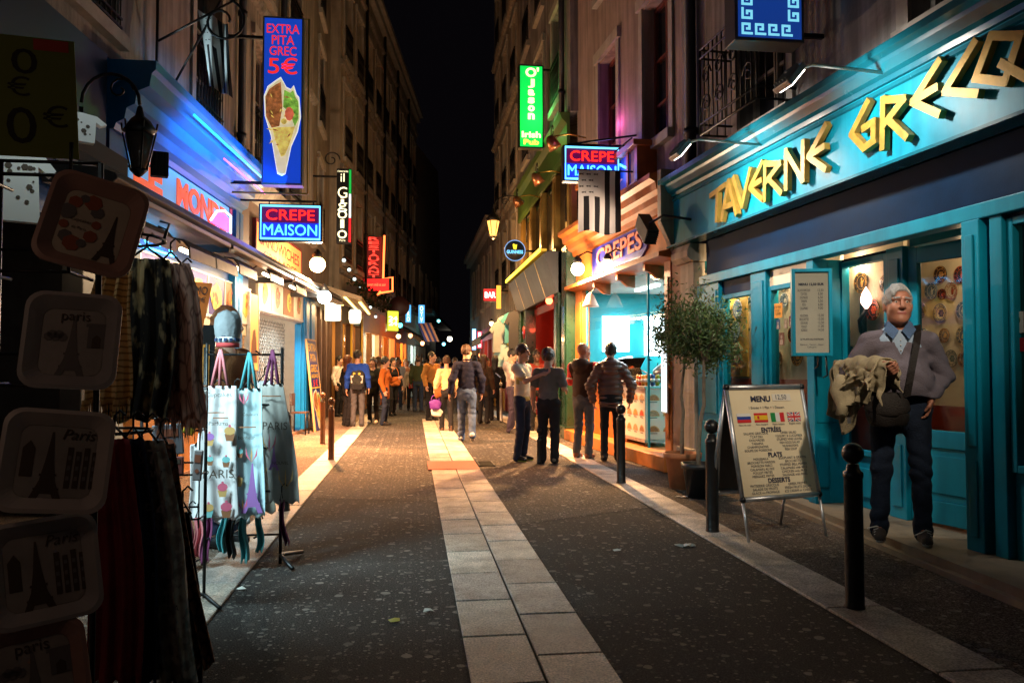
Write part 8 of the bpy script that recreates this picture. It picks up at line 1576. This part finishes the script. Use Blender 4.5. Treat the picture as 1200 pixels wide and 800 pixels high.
def drape_sheet(u0, u1, Lf, Lb, seed, lift, amp):
    rnd = random.Random(seed); ph = [rnd.uniform(0, 6.3) for _ in range(8)]; nu, nv = 44, 56; b = MB(); P = []
    for i in range(nu + 1):
        u = u0 + (u1 - u0) * i / nu; base = E0.lerp(E1, u); lf = Lf * (1 + .28 * math.sin(u * 4.2 + ph[0]) + .14 * math.sin(u * 9 + ph[1])); lb = Lb * (1 + .2 * math.sin(u * 5 + ph[2]))
        for k_ in range(nv + 1):
            v = -1 + 2 * k_ / nv; rr = .062 + lift; a_ = .3
            if abs(v) < a_: th = v / a_ * 1.57; p = base + FN * (-rr * math.sin(th)) + Vector((0, 0, rr * math.cos(th))); h = 0
            else:
                h = (abs(v) - a_) / (1 - a_); sg = -1 if v > 0 else 1; ln = lb if v > 0 else lf; fo = amp * (.25 + h) * (math.sin(u * 13 + ph[3] + 1.2 * h) + .6 * math.sin(u * 24 + ph[4] - 2 * h)); p = base + FN * (sg * (rr + .02 * h) + (fo if v < 0 else fo * .3)) + (E1 - E0).normalized() * (.03 * math.sin(h * 5 + u * 7 + ph[5]) * h) + Vector((0, 0, -ln * h))
            p += Vector((0, 0, .008 * math.sin(u * 17 + v * 11 + ph[6]))) + FN * (.007 * math.sin(u * 29 - v * 19 + ph[7])); P.append(p * ms)
    f = [(i * (nv + 1) + k_, (i + 1) * (nv + 1) + k_, (i + 1) * (nv + 1) + k_ + 1, i * (nv + 1) + k_ + 1) for i in range(nu) for k_ in range(nv)]; b.add(P, f, 0, True); return b
for nm, mt_, ar_ in (('jacket_cloth', KHAKI, (-.12, 1.1, .24, .12, 3, .0, .028)), ('jacket_back', fabric('khaki_lining', (.22, .18, .11), .85, .3), (-.25, .8, .33, .1, 8, -.016, .03)), ('collar', KHAKI, (.2, .95, .12, .06, 12, .02, .03))):
    o = drape_sheet(*ar_).build(nm, mt_, jk); md = o.modifiers.new('s', 'SOLIDIFY'); md.thickness = .01; md = o.modifiers.new('d', 'SUBSURF'); md.levels = md.render_levels = 1
q = MB(); q.tube([tuple(Vector(p) * ms) for p in ((-.36, -.06, 1.12), (-.4, -.09, 1.02), (-.37, -.13, .93), (-.38, -.15, .86))], [.05, .055, .045, .04], 10); q.build('sleeve', KHAKI, jk)
MB().cb((-.335, -.25, .83), (.022, .012, .04)).build('zip_pull', STEEL, jk, scale=(ms,) * 3)
# ---- people on the creperie side
TWO = lambda f: f
person('boy in a pale yellow banded T-shirt pointing, standing beside the grey shirted boy', 612, 540, 1.7, 55, fabric('pale_tee', (.62, .56, .4), .85, .06), DKDENIM, (fabric('shoe_black', (.015, .015, .016)), mat('sole_lime', (.4, .5, .05), .6)), ('short', 'brown'), hem=.9, slv=.62, hy=0, J=dict(Lel=(-.2, -.16, 1.2), Lwr=(-.12, -.38, 1.3)), g=.014, topm2=(fabric('olive_band', (.4, .36, .12), .85), lambda c: ((c[:, 2] < .97) | ((c[:, 2] > 1.16) & (c[:, 2] < 1.26) & (np.abs(c[:, 0]) > .15)))), wr=.004)
person('boy in a charcoal grey T-shirt seen from behind, between pointing boy and bald man', 643, 542, 1.63, 160, fabric('charcoal_tee', (.12, .115, .115), .85), fabric('black_jogger', (.018, .017, .02)), (fabric('trail_shoe', (.16, .13, .1)), sole((.35, .32, .28))), ('full', 'brown'), hem=.9, slv=.7, hy=-25, J=dict(Lel=(-.25, .02, 1.14), Lwr=(-.24, -.24, 1.1)), g=.014, tr=1.12)
person('bald man in a brown hooded jacket with red and white sleeve', 684, 537, 1.73, 140, fabric('brown_vest', (.045, .022, .015), .7), fabric('grey_jeans', (.09, .09, .1), .85, .3), (fabric('red_brown_shoe', (.25, .1, .06)), sole()), ('bald', 'brown'), 'ruddy', hem=.86, hy=-25, hood=1, fat=1.12, J=dict(Lel=(-.27, -.1, 1.17), Lwr=(-.2, -.32, 1.22), Rel=(.27, -.1, 1.17), Rwr=(.18, -.32, 1.2)), g=.014, coat=1, topm2=([mat('cloth_red_sleeve', (.6, .02, .02), .7), mat('cloth_white_stripe', (.7, .66, .62), .7)], lambda c: np.where((np.abs(c[:, 0]) > .2) | (c[:, 1] < -.14), np.where(np.abs(c[:, 2] - 1.235 + .25 * (c[:, 1] + .1)) < .018, 2, 1), 0)))
person('woman with hair in a bun and a quilted dark brown puffer jacket, seen from behind', 716, 540, 1.72, 168, mat('cloth_puffer', (.10, .042, .034), .42, var=.2, vs=6), BLKT, SH_BLK, ('bun', 'black'), fem=True, hem=.80, puff=1, coat=1, hood=1, g=.012, fat=1.12, tr=.92, hy=10, wr=.003, J=dict(Rel=(.31, .02, 1.12), Lel=(-.31, .0, 1.12), Lwr=(-.29, -.1, .9)), collar=fabric('tan_collar', (.3, .18, .1)))
person('man in a grey hooded top looking down at a phone behind the pointing boy', 600, 507, 1.75, 70, fabric('grey_hoodie', (.28, .27, .29)), fabric('violet_black_trouser', (.025, .02, .04)), SH_SNK, ('short', 'black'), hem=.9, hood=1, hp=14, J=dict(Lel=(-.24, -.08, 1.15), Lwr=(-.1, -.32, 1.14), Rel=(.24, -.08, 1.15), Rwr=(.08, -.3, 1.14)))
person('dark skinned man in a red top in the pub doorway behind the two boys', 629, 505, 1.75, 0, fabric('deep_red_top', (.2, .03, .02)), BLKT, SH_BLK, ('crop', 'black'), 'dark')
person('woman in long black clothes with long black hair beside the clothes stall', 580, 492, 1.68, 175, BLK, BLKT, SH_BLK, ('long', 'black'), fem=True, hem=.6, coat=1)
person('person in dark brown coat just right of the navy jacketed man', 567, 496, 1.68, 150, fabric('dark_brown_coat', (.05, .03, .018)), BLKT, SH_BLK, ('long', 'brown'), fem=True, hem=.7, coat=1)
# ---- people in the lane
person('man in a navy jacket and faded jeans walking away along the paving band', 547, 517, 1.78, 176, NAVYC, fabric('faded_jeans', (.06, .095, .18), .85, .5, 4), SH_WHT, ('short', 'brown'), hem=.86, coat=1, stride=.42, hy=-32, hr=0, g=.014, fat=1.05, J=dict(Rel=(.27, .05, 1.13), Rwr=(.31, -.02, .88), Lel=(-.27, .06, 1.13), Lwr=(-.27, .0, .88)), wr=.007, tr=1.08, collar=NAVYC)
person('woman in a cream jacket with black trousers walking away with bags', 523, 505, 1.62, 182, fabric('cream_jacket', (.6, .4, .22)), BLKT, SH_BRN, ('bun', 'brown'), fem=True, hem=.88, coat=1, stride=.25, J=dict(Lel=(-.27, -.02, 1.14), Lwr=(-.24, -.1, .9)))
person('man with dark glasses in a camel jacket turning to face the walkers', 506, 493, 1.78, 40, fabric('camel_jacket', (.32, .15, .04)), BLKT, SH_BLK, ('crop', 'black'), hem=.86, coat=1, hy=20)
person('woman in a red top and open white jacket walking up the lane', 482, 481, 1.5, 4, fabric('white_jacket', (.5, .42, .36)), BLKT, SH_BLK, ('short', 'black'), 'tan', fem=True, hem=.84, coat=1, stride=.3, fat=1.15, topm2=(fabric('crimson_top', (.45, .02, .03)), lambda c: (np.abs(c[:, 0]) < .1) & (c[:, 1] < -.04)))
person('man in a pale grey hooded sweater facing along the lane', 466, 480, 1.72, 10, fabric('pale_hoodie', (.25, .24, .24)), DKDENIM, SH_SNK, ('crop', 'black'), 'dark', hem=.88, hood=1)
person('woman in a rust orange coat and dark jeans with black bobbed hair', 451, 498, 1.62, 75, fabric('rust_coat', (.38, .11, .02)), DKDENIM, SH_BLK, ('full', 'black'), fem=True, hem=.68, coat=1, fat=1.06, J=dict(Rel=(.24, -.06, 1.14), Rwr=(.2, -.26, 1.2)))
person('man in a royal blue jacket with a backpack, seen from behind', 419, 500, 1.76, 172, fabric('royal_blue', (.012, .05, .32)), GRYT, SH_SNK, ('short', 'black'), hem=.88, coat=1, hy=-25, J=dict(Rwr=(.27, -.06, .86)))
person('woman in black with long reddish brown hair close beside the backpacker', 407, 499, 1.65, 120, BLK, BLKT, SH_BLK, ('long', 'auburn'), fem=True, hem=.8, coat=1)
person('smiling dark haired woman in black facing the rust coated woman', 437, 496, 1.62, -20, fabric('dark_green_black', (.02, .022, .018)), BLKT, SH_WHT, ('long', 'black'), fem=True, hem=.8, coat=1)
person('waiter in a white shirt standing by the dark bar front', 397, 488, 1.7, 60, fabric('white_shirt', (.6, .56, .52)), BLKT, SH_BLK, ('short', 'black'), hem=.9, J=dict(Rel=(.22, -.1, 1.14), Rwr=(.1, -.3, 1.12)))
person('auburn haired person standing just behind the grey cap on the apron stand', 0, 0, 1.8, 60, fabric('dull_orange_top', (.3, .12, .05)), DKDENIM, SH_BLK, ('full', 'auburn'), loc=(-1.42, 6.35), hy=10)
CROWD = [(460, 487, 1.66, 30, (.014, .014, .016), 'black', 'woman in black with an orange shoulder bag behind the rust coated woman', 'long'), (490, 482, 1.74, 170, (.035, .045, .02), 'brown', 'man in a dark olive jacket walking away beside the woman in red', 'short'), (475, 474, 1.7, 0, (.3, .12, .05), 'blond', 'fair haired person in an orange brown top deep in the lane', 'full'),
         (497, 476, 1.72, 180, (.02, .03, .09), 'black', 'person in a dark blue jacket walking away far down the lane', 'short'), (513, 482, 1.7, 175, (.02, .05, .25), 'black', 'person in a bright blue coat half hidden behind the cream jacketed woman', 'hat'), (533, 482, 1.68, 5, (.05, .04, .035), 'brown', 'person in a brown coat behind the walking couple', 'full'), (556, 484, 1.74, 178, (.016, .016, .018), 'black', 'tall person in black to one side of the navy jacketed man', 'short'),
         (508, 471, 1.66, 0, (.25, .2, .15), 'brown', 'person in a beige coat far down the lane near the bend', 'short'), (488, 470, 1.68, 170, (.05, .02, .02), 'black', 'person in dark maroon far down the lane near the bend', 'full'), (571, 478, 1.7, 20, (.3, .1, .05), 'black', 'person in an orange top by the far clothes stall', 'short'), (545, 474, 1.7, 170, (.03, .03, .04), 'brown', 'person in charcoal far down the lane between the two sides', 'short'), (468, 472, 1.7, 190, (.1, .1, .12), 'black', 'person in a grey jacket in front of the orange shops', 'short'), (523, 470, 1.74, 0, (.02, .02, .025), 'black', 'man in dark clothes at the far end of the lane', 'short'), (535, 468, 1.66, 180, (.2, .03, .03), 'black', 'person in red at the far end of the lane', 'long'),
         (515, 474, 1.72, 10, (.25, .22, .2), 'black', 'person in a pale grey top far down the lane between camel and cream jackets', 'short'), (500, 468, 1.7, 175, (.015, .015, .02), 'brown', 'person in black at the bend, tallest of the distant figures', 'full'), (551, 470, 1.68, 0, (.4, .3, .2), 'black', 'person in a cream coat far down by the pub side', 'long'), (477, 468, 1.7, 10, (.02, .04, .12), 'brown', 'person in blue in front of the orange counters', 'short'),
         (560, 474, 1.74, 180, (.05, .05, .02), 'brown', 'person in olive far down by the clothes stall', 'short'), (443, 482, 1.7, 100, (.3, .25, .22), 'brown', 'person in a pale jacket behind the smiling woman', 'full')]
for i, (px, py, H, hd, c, hc, lb, hs) in enumerate(CROWD): person(lb, px, py, H, hd, fabric('crowd_%d' % i, c), [BLKT, DKDENIM, TANT, GRYT][i % 4], [SH_BLK, SH_SNK, SH_BRN][i % 3], (hs, hc), ['fair', 'tan', 'fair', 'dark'][i % 4], fem=hs == 'long', hem=.82, coat=1, stride=.25 * (i % 3 - 1), g=.02)
# ---- things they carry
def bagthing(name, label, cat, px, py, Y, w_, h_, d_, m, rz=0, strap=None, flap=None):
    c = dep(px, py, Y); t = thing(name, label, cat, FW, (c[0], Y, c[1]), R(rz)); V, Q = surf(lambda x, y, z: (((np.abs(x) / (w_ / 2)) ** 3 + (np.abs(y) / (d_ / 2)) ** 3 + (np.abs(z) / (h_ / 2)) ** 3) ** (1 / 3) - 1) * d_ / 2 + .004 * np.sin(30 * x + 40 * z), (-w_ * .6, -d_ * .65, -h_ * .6), (w_ * .6, d_ * .65, h_ * .6), .014); inst(mesh_of(V, Q, [m], None, 'bag_body'), 'bag_body', t)
    if strap: MB().tube([(w_ * .35 * math.cos(a), 0, h_ * .4 + strap * math.sin(a)) for a in [i * .314 for i in range(11)]], .01, 5).build('strap', m, t)
    if flap:
        for f in flap: f(t)
    return t
def packdetail(t):
    MB().prism([(-.13, -.05), (.13, -.05), (.15, .12), (-.15, .12)], -.09, -.085).build('print_panel', fabric('pack_print', (.35, .33, .3), .8, .6, 18), t); MB().cb((0, -.085, -.14), (.26, .03, .12)).build('pocket', BLK, t, .01)
    for x in (-.06, .06): MB().disc((x, -.093, .16), .03, 10).build('eye_patch', mat('patch_yellow', (.45, .3, .03), .7), t)
mb_ = gnd(419, 500); c = w_ = None
bagthing('backpack', 'black backpack with a cat face print on the blue jacketed man', 'backpack', 419, 446, mb_[1] - .22, .34, .48, .2, fabric('pack_black', (.02, .022, .02), .7), -8, None, [packdetail])
yb = gnd(523, 505)[1]; bagthing('handbag', 'brown leather bag hanging from the shoulder of the cream jacketed woman', 'bag', 514, 458, yb - .1, .2, .3, .12, fabric('bag_brown', (.2, .07, .02), .5), 10, .4); bagthing('carrier_bag', 'white and purple carrier bag held by the cream jacketed woman', 'bag', 510, 474, yb - .12, .25, .22, .12, fabric('bag_violet', (.12, .03, .25), .5), 5, .12); bagthing('carrier_bag', 'white plastic bag below the purple carrier bag', 'bag', 512, 483, yb - .02, .26, .18, .12, fabric('bag_white', (.65, .6, .58), .4), 0, .1)
yb = gnd(460, 487)[1]; bagthing('handbag', 'orange shoulder bag behind the rust coated woman', 'bag', 463, 447, yb - .2, .3, .26, .14, fabric('bag_orange', (.45, .13, .03), .5), 0, .3)
c = gnd(600, 507); t = thing('phone', 'phone held by the man in the grey hooded top', 'phone', FW, (c[0] - .3, c[1] - .12, 1.22), R(70), tilt=Matrix.Rotation(R(-50), 4, 'X')); MB().cb((0, 0, 0), (.075, .01, .15)).build('case', CASE, t, .003); MB().cb((0, .0065, 0), (.066, .002, .135)).build('screen', glow('phone_screen', (.6, .75, 1), 1.2), t)
